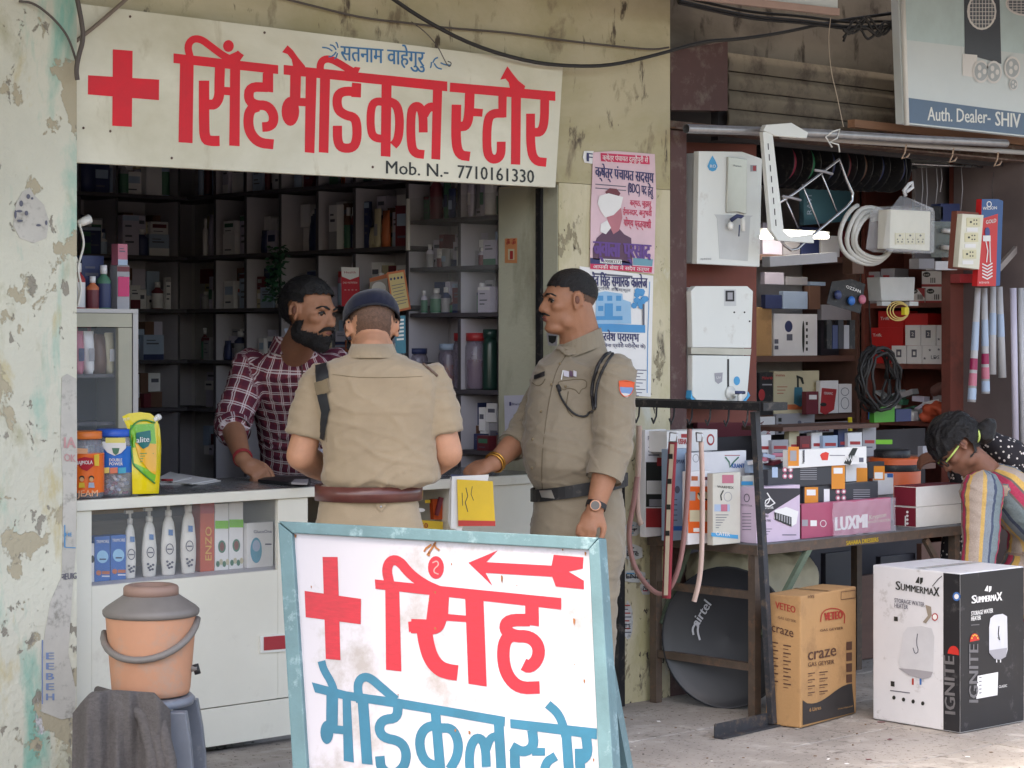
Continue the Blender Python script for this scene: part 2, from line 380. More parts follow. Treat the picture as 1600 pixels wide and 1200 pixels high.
# ============================================================ main shop sign
PS = ypl(-.05)
sign = MB(); q = [onpl(x, y, PS) for x, y in ((121, 5), (880, 100), (868, 293), (119, 254))]; q[0].x = q[3].x = XL + .004
sign.hexa(q, (0, .03, 0), m_signw); SIGN = sign.build('shop_sign', None, 'long cream painted board with a red cross and red Hindi lettering above the medical shop', 'sign', bevel=.002)
Z1 = lambda p: (p[0] / 3.3333, p[1] / 3.3333)
Z2 = lambda p: (440 + p[0] / 3.3333, p[1] / 3.3333)
mb = MB()
decal(mb, [[(587, 257), (690, 265), (686, 661), (584, 655)], [(458, 392), (828, 415), (827, 522), (457, 492)]], PS, m_red, .001, Z1)
mb.build('red_cross', SIGN)
S = lambda pts, w, it=2: ribbon(smooth2(pts, it), w)
mb = MB(); P1 = [[(903, 278), (1448, 340), (1448, 386), (903, 328)], [(937, 320), (1008, 326), (1002, 746), (929, 741)],
    [(1198, 350), (1250, 352), (1247, 762), (1193, 758)], [(1165, 452), (1205, 455), (1205, 498), (1165, 494)], ell(1189, 240, 28, 31)]
P1 += S([(990, 300), (975, 240), (1000, 203), (1045, 203), (1095, 240), (1150, 282), (1195, 308), (1230, 300), (1252, 275)], 38)
P1 += [[(1195, 285), (1237, 266), (1270, 287), (1240, 330), (1180, 330)]]
P1 += S([(1062, 420), (1062, 640), (1066, 725), (1100, 735), (1143, 734)], 54)
P1 += S([(1145, 350), (1142, 440), (1142, 505), (1120, 545), (1090, 545), (1050, 540)], 52)
P1 += S([(1397, 375), (1395, 455), (1390, 455), (1300, 452), (1292, 520), (1330, 548), (1390, 548), (1424, 590), (1424, 640), (1400, 660), (1365, 662)], 50, 2)
P1 += [[(1368, 380), (1422, 380), (1422, 482), (1366, 475)]]
P1 += S([(1345, 555), (1300, 570), (1290, 640), (1305, 700), (1350, 745), (1424, 752)], 52)
decal(mb, P1, PS, m_red, .001, Z1)
P2 = [[(10, 338), (862, 425), (862, 476), (10, 388)], [(30, 236), (58, 262), (85, 300), (122, 345), (118, 362), (62, 362), (52, 310), (30, 282), (2, 272)],
    [(45, 380), (100, 385), (97, 520), (42, 518)], ell(45, 580, 46, 76), [(60, 508), (140, 512), (140, 555), (60, 550)], [(125, 385), (182, 390), (170, 798), (120, 793)],
    [(200, 385), (252, 392), (243, 797), (193, 793)], [(520, 430), (572, 436), (566, 817), (516, 813)], [(788, 450), (836, 455), (825, 832), (779, 828)],
    [(877, 430), (1425, 477), (1425, 526), (875, 478)], [(1196, 490), (1246, 495), (1242, 858), (1194, 856)],
    [(1175, 345), (1200, 380), (1232, 420), (1268, 448), (1262, 470), (1190, 468), (1182, 430), (1165, 410), (1138, 415)], [(980, 562), (1048, 568), (1044, 608), (975, 604)],
    [(366, 430), (414, 435), (412, 508), (362, 505)], [(1128, 480), (1172, 485), (1170, 612), (1128, 608)]]
P2 += S([(205, 395), (198, 345), (212, 312), (250, 305), (300, 330), (350, 362), (385, 380)], 38)
P2 += [[(345, 372), (382, 348), (410, 352), (392, 392), (340, 392)]]
P2 += S([(392, 478), (320, 474), (287, 500), (290, 570), (330, 600), (378, 610), (392, 650), (392, 730), (370, 772), (310, 772), (290, 735), (290, 655)], 48)
P2 += S([(545, 535), (490, 525), (463, 560), (463, 690), (490, 722), (545, 722)], 42)
P2 += S([(560, 528), (598, 545), (613, 600), (613, 680), (602, 735), (580, 758)], 46)
P2 += S([(742, 805), (695, 800), (673, 760), (672, 590), (690, 553), (720, 556), (736, 600), (737, 690)], 46)
P2 += S([(740, 600), (765, 555), (805, 560)], 46)
P2 += S([(910, 545), (906, 740), (925, 808), (980, 815)], 50)
P2 += S([(980, 470), (976, 600), (962, 655), (930, 660), (905, 655)], 50)
P2 += S([(1160, 590), (1095, 590), (1070, 630), (1067, 790), (1090, 830), (1125, 828), (1143, 800), (1143, 738)], 46)
P2 += S([(1370, 500), (1368, 640), (1350, 688), (1320, 690), (1296, 685)], 46)
P2 += S([(1296, 592), (1296, 780), (1320, 840), (1378, 846)], 46)
decal(mb, P2, PS, m_red, .001, Z2)
mb.build('red_lettering', SIGN)
mb = MB()
T(mb, 'सतनाम वाहेगुरु', (532, 94), (663, 104), 22, PS, m_signblue, .02, cap=.62)
for x, y, dx, dy in ((503, 74, 16, 6), (515, 70, 10, 8), (524, 66, 4, 9), (513, 89, 12, -8), (522, 92, 5, -9), (704, 102, -16, -4), (690, 108, -12, -9), (684, 90, -8, 8), (672, 106, 2, -9)):
    decal(mb, S([(x, y), (x + dx * .6, y + dy * .2), (x + dx, y + dy)], [1.2, 2.6, 2.6, 2.6, 2.6, 2.6, 2.6, 2.6, 1.2][:0] or 2.2, 1), PS, m_signblue, .0012)
mb.build('blue_lettering', SIGN)
mb = MB()
T(mb, 'Mob. N.-', (603, 271), (700, 277), 21, PS, m_ink, .012)
T(mb, '7710161330', (715, 278), (834, 286), 21, PS, m_ink, .015)
mb.build('black_lettering', SIGN)
mb = MB()
for x, y in ((203, 26), (413, 51), (582, 261), (268, 247), (130, 200), (172, 205)): decal(mb, [ell(x, y, 2, 2.2, 8)], PS, m_rust, .0015)
mb.build('rivet', SIGN)

# ============================================================ flex boards
PF = ypl(-.22)
m_flex = M('flex_pale', C(214, 222, 224), .35, var=.05, scale=3)
m_flexb = M('flex_slate_blue', C(86, 110, 138), .35); m_flexd = M('flex_dark', C(70, 74, 84), .35); m_flexg = M('flex_grey', C(176, 182, 186), .4)
f = MB(); f.hexa([onpl(x, y, PF) for x, y in ((1401, -60), (1700, -60), (1700, 224), (1411, 193))], (0, .04, 0), m_flex)
FB = f.build('dealer_board', None, 'large pale flex board with fans and a slate blue dealer strip at top right', 'sign')
f = MB()
decal(f, [[(1413, 152), (1700, 190), (1700, 222), (1413, 191)]], PF, m_flexb, .001)
decal(f, [[(1413, 62), (1700, 96), (1700, -58), (1404, -58)]], PF, M('flex_aqua', C(196, 216, 218), .35), .001)
f.build('printed_band', FB)
f = MB()
T(f, 'Auth. Dealer-', (1449, 188), (1547, 193), 22, PF, m_white, .012)
T(f, 'SHIV', (1555, 196), (1594, 200), 23, PF, m_white, .02)
T(f, 'ELECTRICALS', (1603, 201), (1690, 210), 23, PF, m_white, .02)
f.build('lettering', FB)
f = MB()
decal(f, [[(1505, -50), (1560, -50), (1564, 100), (1507, 84)]], PF, m_flexd, .0022)
decal(f, [[(1503, 84), (1526, 86), (1528, 122), (1503, 118)]], PF, m_paper, .003)
for cx, cy, rx, ry in ((1533, 18, 23, 29), (1600, 5, 30, 20)):
    decal(f, [ell(cx, cy, rx, ry)], PF, m_paper, .0034); decal(f, [ell(cx, cy, rx - 3, ry - 3)], PF, M('fan_dark', C(96, 102, 112), .4), .0042)
    for k in range(-4, 5):
        w = rx * sqrt(max(0, 1 - (k / 4.6) ** 2)) - 2; decal(f, [[(cx - w, cy + k * ry / 4.6), (cx + w, cy + k * ry / 4.6), (cx + w, cy + k * ry / 4.6 + 1), (cx - w, cy + k * ry / 4.6 + 1)]], PF, m_paper, .005)
        w = ry * sqrt(max(0, 1 - (k / 4.6) ** 2)) - 2; decal(f, [[(cx + k * rx / 4.6, cy - w), (cx + k * rx / 4.6 + 1, cy - w), (cx + k * rx / 4.6 + 1, cy + w), (cx + k * rx / 4.6, cy + w)]], PF, m_paper, .0055)
for cx, cy, r in ((1531, 112, 17), (1551, 113, 17), (1580, 106, 17), (1582, 132, 9)):
    decal(f, [ell(cx, cy, r * .75, r * 1.05)], PF, m_paper, .0062); decal(f, [ell(cx, cy, r * .6, r * .85)], PF, m_flexg, .007)
    for a in (0, 2.1, 4.2): decal(f, [ell(cx + cos(a) * r * .3, cy + sin(a) * r * .4, r * .18, r * .26, 10)], PF, m_paper, .0078)
f.build('printed_appliances', FB)
b = MB(); b.tube([onpl(1406, -60, PF, .01), onpl(1414, 196, PF, .01)], .012, m_white); b.build('edge_frame', FB)
P3 = ypl(-.3)
f = MB(); f.hexa([onpl(x, y, P3) for x, y in ((1000, -70), (1309, -60), (1309, 16), (1050, -8))], (0, .05, 0), m_flex)
B3 = f.build('upper_board', None, 'lower edge of a pale blue white board hanging above the lintel cables', 'sign')
f = MB(); f.bar(onpl(1000, -16, P3), onpl(1309, 19, P3), .02, .03, M('board_edge_tan', C(178, 150, 140), .6)); f.build('edge_strip', B3)

# ============================================================ cables
def cable(name, pts, r, m, label, group=None):
    b = MB(); pts = [V(p) for p in pts]
    for _ in range(2):
        q = [pts[0]]
        for a, c in zip(pts, pts[1:]): q += [a * .75 + c * .25, a * .25 + c * .75]
        pts = q + [pts[-1]]
    b.tube(pts, r, m, 6); return b.build(name, None, label, 'cable', group)
YC = -.09
cable('cable', [Yp(x, y, YC) for x, y in ((605, -8), (660, 30), (740, 72), (830, 98), (900, 104), (960, 102), (1040, 82), (1100, 64), (1150, 62), (1220, 52), (1300, 34), (1400, 20))], .0075, m_cable2, 'thick black cable sagging across the top of the red lettered sign')
cable('cable', [Yp(x, y, -.02) for x, y in ((430, -6), (500, 12), (570, 29), (640, 36), (700, 44), (790, 50), (880, 63), (960, 72), (1020, 78), (1045, 74))], .004, m_cable, 'thin grey cable pinned along the cream beam above the sign')
cable('cable', [Yp(x, y, -.14) for x, y in ((119, -10), (127, 30), (131, 60), (122, 90), (119, 110), (121, 125))], .008, m_cable, 'grey cable looping at the corner of the green pillar and sign')
cable('cable', [Yp(x, y, -.07) for x, y in ((119, 64), (150, 40), (180, 14), (205, -8))], .007, M('cable_tan', C(126, 112, 100), .7), 'tan cable crossing the upper left corner of the sign')
cable('cable', [Yp(x, y, -.12) for x, y in ((30, 2), (52, 4), (80, 25), (102, 50), (112, 72), (119, 95))], .004, m_cable, 'thin cable curving down the top of the green pillar')
cable('wire', [Yp(x, y, -.075) for x, y in ((643, 34), (665, 50), (684, 72), (695, 95), (702, 106), (706, 98), (700, 96))], .002, m_cable, 'fine hooked wire dangling over the top of the sign')
cable('wire', [Yp(x, y, -.2) for x, y in ((1298, 28), (1294, 60), (1298, 110), (1308, 150), (1314, 180), (1318, 198))], .002, M('string_tan', C(190, 176, 160), .8), 'pale string hanging in front of the shutter slats')
for k, (dy, r) in enumerate(((0, .006), (5, .009), (10, .005), (3, .004))):
    cable('cable', [Yp(x, y + dy + (k * 3 % 5), -.1 - .01 * k) for x, y in ((1060, -6), (1120, 8), (1180, 20), (1240, 24), (1290, 30), (1330, 36), (1390, 32), (1480, 44))], r, m_cable2, ('thickest', 'second', 'third', 'lowest')[k] + ' black cable strand in the tangled bundle under the upper board', 'cables bundled under the upper board')
for k in range(4):
    random.seed(k + 20)
    cable('cable', [Yp(1318 + i * 9, 30 + 12 * sin(i * 1.1 + k) + random.uniform(0, 16) + k * 4, -.16) for i in range(11)], .006, m_cable2, ('outermost', 'second', 'third', 'innermost')[k] + ' looped black cable hanging under the lintel', 'cable loops hanging under the lintel')
b = MB(); pp = [V((Yp(1072, 201, -.12).x, -.12, Yp(1072, 201, -.12).z)), Yp(1250, 207, -.12), Yp(1420, 217, -.12), Yp(1572, 224, -.12)]
b.tube(pp, .019, m_steel, 14, cap=False); b.build('pipe', None, 'long bright metal pipe hung across the front of the electrical shop', 'pipe')
b = MB(); b.tube([Yp(1220, 213, -.06), Yp(1640, 241, -.06)], .012, M('white_pipe', C(190, 186, 184), .5), 10); b.build('pipe', None, 'thin off white pipe behind the bright metal one', 'pipe')
# ============================================================ people
def cap_(mb, a, b, ra, rb, m, n=12):
    a = V(a); b = V(b); mb.tube([a, b], [ra, rb], m, n); mb.ball(a, ra, m, n); mb.ball(b, rb, m, n)
def frame(fwd, up=(0, 0, 1)):
    f = V(fwd).normalized(); u = V(up); u = (u - f * f.dot(u)).normalized(); r = f.cross(u)
    return Matrix((r, f, u)).transposed()      # local x right, y forward, z up
_tmpm = M('tmp', (.5, .5, .5), var=0)
def remesh(mb, vox, name, parent, mat, smooth=3, fn=None, cut=None):
    """one continuous surface from overlapping shapes"""
    me = bpy.data.meshes.new('r'); me.from_pydata(mb.v, [], mb.f); ob = bpy.data.objects.new('r', me); COL.objects.link(ob)
    bm = bmesh.new(); bm.from_mesh(me); bmesh.ops.recalc_face_normals(bm, faces=bm.faces); bm.to_mesh(me); bm.free()
    md = ob.modifiers.new('r', 'REMESH'); md.mode = 'VOXEL'; md.voxel_size = vox; md.adaptivity = 0
    sm = ob.modifiers.new('s', 'SMOOTH'); sm.iterations = smooth; sm.factor = .5
    dg = bpy.context.evaluated_depsgraph_get(); out = bpy.data.meshes.new_from_object(ob.evaluated_get(dg)); bpy.data.objects.remove(ob); bpy.data.meshes.remove(me)
    out.materials.clear(); out.name = name
    if fn:
        nr = [v.normal.copy() for v in out.vertices]
        for v, n in zip(out.vertices, nr): v.co = fn(v.co.copy(), n)
    if cut:
        bm = bmesh.new(); bm.from_mesh(out); bmesh.ops.delete(bm, geom=[v for v in bm.verts if cut(v.co)], context='VERTS'); bm.to_mesh(out); bm.free()
    for p in out.polygons: p.use_smooth = True
    return link_mesh(name, out, parent, [mat])
def bvh(o): 
    me = o.data; mw = Matrix.Translation(-(V(o.parent.location) if o.parent else V())) ; 
    return BVHTree.FromPolygons([v.co for v in me.vertices], [p.vertices for p in me.polygons])
def hit(bv, px, py, off=.002):
    d = ray(px, py).normalized(); r = bv.ray_cast(CAM, d)
    if r[0] is None: return None
    n = r[1] if r[1].dot(d) < 0 else -r[1]
    return r[0] + n * off, n
def patch(mb, bv, poly, m, off=.003, step=4., th=0):
    """a printed or sewn patch laid over a curved surface, outlined in photo pixels (quad as 4 corners)"""
    a, b, c, d = [V(p) for p in poly]; nu = max(1, int(max((b - a).length, (c - d).length) / step)); nv = max(1, int(max((d - a).length, (c - b).length) / step))
    vs = []; ok = True; last = None
    for j in range(nv + 1):
        for i in range(nu + 1):
            p = (a.lerp(b, i / nu)).lerp(d.lerp(c, i / nu), j / nv); h = hit(bv, p.x, p.y, off)
            if h is None: h = (last, None) if last is not None else (None, None)
            vs.append(h[0]); last = h[0] or last
    if any(v is None for v in vs): return
    mb.add(vs, [(j * (nu + 1) + i, j * (nu + 1) + i + 1, (j + 1) * (nu + 1) + i + 1, (j + 1) * (nu + 1) + i) for j in range(nv) for i in range(nu)], m, True)
def surf_tube(mb, bv, pts, r, m, off=.004):
    q = []
    for p in smooth2(pts, 2):
        h = hit(bv, p.x, p.y, off)
        if h: q.append(h[0])
    if len(q) > 1: mb.tube(q, r, m, 6)

def skin_mat(name, c, stub=None):
    m = M(name, c, .52, var=.12, scale=22, bump=.12, bscale=260, spec=.35)
    b = m.node_tree.nodes['Principled BSDF']; b.inputs['Subsurface Weight'].default_value = .12; b.inputs['Subsurface Radius'].default_value = (.01, .004, .002)
    return m
m_skinA = skin_mat('skin_tan', C(164, 116, 90)); m_skinB = skin_mat('skin_warm', C(188, 138, 110)); m_skinC = skin_mat('skin_brown', C(162, 114, 88)); m_skinD = skin_mat('skin_dark', C(132, 90, 72))
m_hair = M('black_hair', C(26, 24, 26), .45, var=.3, scale=60, bump=.8, bscale=120, stretch=(1, 1, 3)); m_hairs = M('cropped_hair', C(104, 78, 64), .8, var=.35, scale=120, bump=.3, bscale=300)
m_beard = M('black_beard', C(30, 26, 27), .7, var=.4, scale=150, bump=.9, bscale=260)
m_eyew = M('eye_white', C(158, 146, 138), .4, var=0); m_iris = M('iris', C(30, 20, 16), .15, var=0); m_lip = M('lip', C(128, 74, 66), .5, var=.1)
def cloth_mat(name, c, sc=300, bump=.12):
    m = M(name, c, .85, var=.10, scale=9, bump=bump, bscale=sc, spec=.15); m.node_tree.nodes['Principled BSDF'].inputs['Sheen Weight'].default_value = .25; return m
m_khaki = cloth_mat('khaki_drill', C(160, 142, 118)); m_khaki2 = cloth_mat('khaki_grey_drill', C(142, 130, 112)); m_navy = cloth_mat('navy_wool', C(30, 33, 50)); m_blackweb = M('black_webbing', C(30, 32, 38), .6)
m_khakidk = cloth_mat('khaki_edge', C(128, 112, 88))

def head_shapes(mb, c, R, s=1.0, chin=0., neck=None, ears=True, nose=1.):
    X = lambda x, y, z: V(c) + R @ (V((x, y, z)) * s); m = _tmpm
    E_ = lambda p, r: mb.ball(X(*p), tuple(q * s for q in r), m, 20, R)
    E_((0, -.018, .032), (.077, .097, .086)); E_((0, .012, .005), (.072, .082, .078)); E_((0, .028, -.048), (.058, .064, .07)); E_((0, .062, -.098 - chin), (.027, .026, .022))
    for q in (-1, 1):
        E_((q * .043, .055, -.018), (.025, .028, .022)); E_((q * .05, .01, -.075), (.018, .04, .03)); E_((q * .026, .082, .021), (.026, .012, .010))
        E_((q * .013, .097, -.033), (.011, .012, .009))
        if ears:
            cx = q * .077
            for a in range(9):
                t = -.6 + a * .52; cap_(mb, X(cx + q * .010, -.008 - .017 * cos(t), .0 + .030 * sin(t)), X(cx + q * .010, -.008 - .017 * cos(t + .52), .0 + .030 * sin(t + .52)), .0055 * s, .0055 * s, m, 8)
            E_((cx, -.006, -.0), (.008, .017, .028)); E_((cx + q * .006, .001, -.027), (.006, .008, .010))
    cap_(mb, X(0, .084, .016), X(0, .105 * nose, -.030), .0085 * s, .0125 * s, m)
    E_((0, .088, -.060), (.023, .011, .006)); E_((0, .086, -.070), (.020, .011, .0065)); E_((0, .084, -.045), (.020, .012, .012))
def head_fn(c, R, s=1.):
    Ri = R.transposed(); c = V(c)
    def f(co, n):
        l = (Ri @ (co - c)) / s
        if l.y > .04 and abs(l.z) < .05:
            for q in (-1, 1):
                d = ((l.x - q * .031) / .019) ** 2 + ((l.z - .003) / .013) ** 2
                if d < 4: co = co - R @ V((0, .010 * s * math.exp(-d), 0))
        return co
    return f
def face_parts(body, c, R, s, brow_m, lip_m=None):
    X = lambda x, y, z: V(c) + R @ (V((x, y, z)) * s)
    for q in (-1, 1):
        e = MB(); e.ball(X(q * .031, .066, .003), .0135 * s, m_eyew, 12); e.ball(X(q * .031, .0725, .002), .0098 * s, m_iris, 10)
        e.build('eye', body); e = MB(); e.ball(X(q * .0905, -.003, .002), (.0035 * s, .009 * s, .015 * s), M('ear_shade', C(112, 70, 56), .6), 10, R); e.build('ear_hollow_shade', body)  # dark ball on the ear: shade of its hollow put in as colour
        b = MB(); b.tube([X(q * .013, .0945, .020), X(q * .030, .0925, .0265), X(q * .045, .079, .026), X(q * .055, .066, .018)], [.0035 * s, .0048 * s, .004 * s, .002 * s], brow_m, 8); b.build('eyebrow', body)
        l = MB(); l.tube([X(q * .017, .082, .001), X(q * .031, .084, .010), X(q * .047, .074, .002)], .0028 * s, brow_m, 6); l.build('eyelid', body)
def hair(name, body, c, R, s, m, grow=.008, line=None, amp=.003, vox=.005, freq=55):
    h = MB(); X = lambda x, y, z: V(c) + R @ (V((x, y, z)) * s)
    h.ball(X(0, -.018, .032), ((.077 + grow) * s, (.097 + grow) * s, (.086 + grow) * s), _tmpm, 24, R); h.ball(X(0, .008, .01), ((.073 + grow) * s, (.080 + grow * .6) * s, (.078 + grow) * s), _tmpm, 24, R)
    Ri = R.transposed(); cc = V(c)
    def fn(co, n):
        l = Ri @ (co - cc); k = noise.noise(V((l.x * freq, l.y * freq * .35, l.z * freq * .6))) + .5 * noise.noise(V((l.x * freq * 2.5, l.y * freq * .6, l.z * freq)))
        return co + n * amp * k
    ho = remesh(h, vox, name, body, m, 1, fn, lambda co: not line(*((Ri @ (co - cc)) / s + V((0, 0, .006 * noise.noise(co * 130) + .004 * noise.noise(co * 300))))))
    strands(ho, body, m, 2600 if grow > .003 else 1500, .004 + grow * .8, (R @ V((0, -.7, -.7)))); return ho
def strands(ho, body, m, n, L, flow, w=.0009):
    """loose hairs over a hair mass, so its outline is soft"""
    me = ho.data; q = MB(); P = me.polygons; random.seed(n); fl = V(flow)
    if not len(P): return
    for _ in range(n):
        p = P[random.randrange(len(P))]; c = p.center.copy(); nn = p.normal; d = (fl - nn * fl.dot(nn)).normalized() + nn * random.uniform(.1, .5) + V((random.uniform(-1, 1), random.uniform(-1, 1), random.uniform(-1, 1))) * .4
        d.normalize(); s_ = d.cross(nn).normalized() * w; l = L * random.uniform(.5, 1.2); c = c - nn * .001
        q.add([c - s_, c + s_, c + d * l], [(0, 1, 2)], m)
    q.build('hair_strands', body, kind='stuff')
def hand(mb, wrist, dirv, palmn, s=1., curl=.5, spread=.12, thumb=1, vis=1):
    """palm, four unequal bent fingers and a side thumb, all shapes overlapping for one surface"""
    d = V(dirv).normalized(); n = V(palmn); n = (n - d * n.dot(d)).normalized(); x = d.cross(n); m = _tmpm; w = V(wrist)   # n: out of the back of the hand
    P = lambda a, b, c: w + (x * a + d * b + n * c) * s
    R = Matrix((x, d, n)).transposed()
    mb.ball(P(0, .045, 0), (.040 * s, .052 * s, .017 * s), m, 14, R); cap_(mb, P(0, -.01, 0), P(0, .03, 0), .026 * s, .028 * s, m)
    for k, (a, L) in enumerate(((-.030, .068), (-.010, .078), (.011, .073), (.030, .056))):
        p = P(a, .080, .002); ang = -curl * .5; dd = d + x * (a * spread * 30); dd.normalize(); r = .0098
        for j, f in enumerate((.45, .32, .26)):
            q = p + (dd * cos(ang) + n * sin(ang)) * L * f * s; cap_(mb, p, q, r * s, (r - .001) * s, m, 10); p = q; ang -= curl * .85; r -= .0008
    t0 = P(-.028 * thumb, .022, -.006); t1 = P(-.052 * thumb, .052, -.016); t2 = P(-.056 * thumb, .082, -.026); t3 = P(-.050 * thumb, .103, -.034)
    cap_(mb, t0, t1, .015 * s, .0125 * s, m); cap_(mb, t1, t2, .0125 * s, .011 * s, m); cap_(mb, t2, t3, .011 * s, .009 * s, m)
def ringshape(mb, cs):
    """elliptic loft: list of (centre, half width vector, half depth vector)"""
    n = 24; vs = []
    for c, a, b in cs:
        for k in range(n):
            t = 2 * pi * k / n; e = .8; ct = math.copysign(abs(cos(t)) ** e, cos(t)); st = math.copysign(abs(sin(t)) ** e, sin(t)); vs.append(V(c) + V(a) * ct + V(b) * st)
    fs = [tuple(range(n - 1, -1, -1)), tuple(range((len(cs) - 1) * n, len(cs) * n))]
    for i in range(len(cs) - 1):
        for k in range(n): fs.append((i * n + k, i * n + (k + 1) % n, (i + 1) * n + (k + 1) % n, (i + 1) * n + k))
    mb.add(vs, fs, _tmpm)
def fold_fn(bones, amp=.005, seed=0, extra=None):
    """cloth folds: broad waves plus sharper ridged creases that gather near joints"""
    def f(co, n):
        p = co + V((seed * 3.1, seed * 1.7, 0)); a = 0
        a += noise.noise(V((p.x * 5, p.y * 5, p.z * 10))) * .8
        k = noise.noise(V((p.x * 8 + p.z * 9, p.y * 8 - p.z * 6, p.z * 17))); a += max(0, 1 - abs(k) * 5) * .75 - .2
        k = noise.noise(V((p.x * 9 - p.z * 12, p.y * 9 + p.z * 7, p.z * 15 + 5))); a += max(0, 1 - abs(k) * 6) * .6 - .15
        w = .75
        for j, r in bones:
            d = (co - j).length
            if d < r: w += 1.3 * (1 - d / r)
        co = co + n * (a * amp * w)
        return extra(co, n) if extra else co
    return f
def limb(mb, pts, rs):
    for (a, b), (ra, rb) in zip(zip(pts, pts[1:]), zip(rs, rs[1:])): cap_(mb, a, b, ra, rb, _tmpm, 16)
def sleeve(mb, pts, rs):
    limb(mb, pts[:-1], rs[:-1]) if len(pts) > 2 else mb.ball(pts[0], rs[0], _tmpm, 16)
    mb.tube(pts[-2:], rs[-2:], _tmpm, 20)
def torso(mb, rows, ad=RT, bd=FW): ringshape(mb, [(W(x, y, t), ad * a, bd * b) for x, y, t, a, b in rows])
def shoe(body, c, d, m):
    b = MB(); d = V(d).normalized(); R = frame(d); c = V(c)
    b.ball(c + d * .07 + V((0, 0, .035)), (.045, .14, .045), _tmpm, 14, R); b.ball(c + V((0, 0, .05)), (.042, .06, .06), _tmpm, 14, R)
    return remesh(b, .008, 'shoe', body, m, 2, lambda co, n: V((co.x, co.y, max(co.z, .0185))))
def setattr_cloth(o, bones, name='cloth'):
    """weave coordinates running along and around each limb"""
    at = o.data.attributes.new(name, 'FLOAT_VECTOR', 'POINT'); fl = []
    for v in o.data.vertices:
        best = None
        for k, (a, b, r, ref, bias) in enumerate(bones):
            d = b - a; L = d.length; t = max(0, min(1, (v.co - a).dot(d) / L / L)); q = (v.co - (a + d * t)).length / r + bias
            if best is None or q < best[0]: best = (q, k, (v.co - a).dot(d) / L)
        a, b, r, ref, _ = bones[best[1]]; d = (b - a).normalized(); x = (ref - d * ref.dot(d)).normalized(); w = d.cross(x); e = v.co - a
        fl += [atan2(e.dot(x), -e.dot(w)) * r, best[2], best[1] * .1]
    at.data.foreach_set('vector', fl)
def plaid_mat():
    m = M('maroon_check_cotton', C(104, 46, 58), .85, var=0, bump=.1, bscale=300, spec=.15); nt = m.node_tree; b = nt.nodes['Principled BSDF']; L = nt.links.new; N = nt.nodes.new
    at = N('ShaderNodeAttribute'); at.attribute_name = 'cloth'; sp = N('ShaderNodeSeparateXYZ'); L(at.outputs['Vector'], sp.inputs[0])
    def lines(sock, pitch, offs):
        dv = N('ShaderNodeMath'); dv.operation = 'DIVIDE'; L(sock, dv.inputs[0]); dv.inputs[1].default_value = pitch; fr = N('ShaderNodeMath'); fr.operation = 'FRACT'; L(dv.outputs[0], fr.inputs[0]); acc = None
        for c, w in offs:
            s = N('ShaderNodeMath'); s.operation = 'COMPARE'; L(fr.outputs[0], s.inputs[0]); s.inputs[1].default_value = c; s.inputs[2].default_value = w
            if acc is None: acc = s.outputs[0]
            else:
                q = N('ShaderNodeMath'); q.operation = 'MAXIMUM'; L(acc, q.inputs[0]); L(s.outputs[0], q.inputs[1]); acc = q.outputs[0]
        return acc
    out = None; col = (*C(124, 56, 66), 1)
    def mix(f, c, fac, prev):
        k = N('ShaderNodeMath'); k.operation = 'MULTIPLY'; L(f, k.inputs[0]); k.inputs[1].default_value = fac
        mx = N('ShaderNodeMix'); mx.data_type = 'RGBA'; L(k.outputs[0], mx.inputs[0]); mx.inputs[7].default_value = (*c, 1)
        if prev is None: mx.inputs[6].default_value = col
        else: L(prev, mx.inputs[6])
        return mx.outputs[2]
    for s in (sp.outputs[0], sp.outputs[1]):
        out = mix(lines(s, .052, [(.75, .2)]), C(80, 40, 60), .5, out)
    for s in (sp.outputs[0], sp.outputs[1]):
        out = mix(lines(s, .052, [(.25, .045), (.42, .045)]), C(214, 204, 206), .78, out)
    L(out, b.inputs['Base Color']); return m

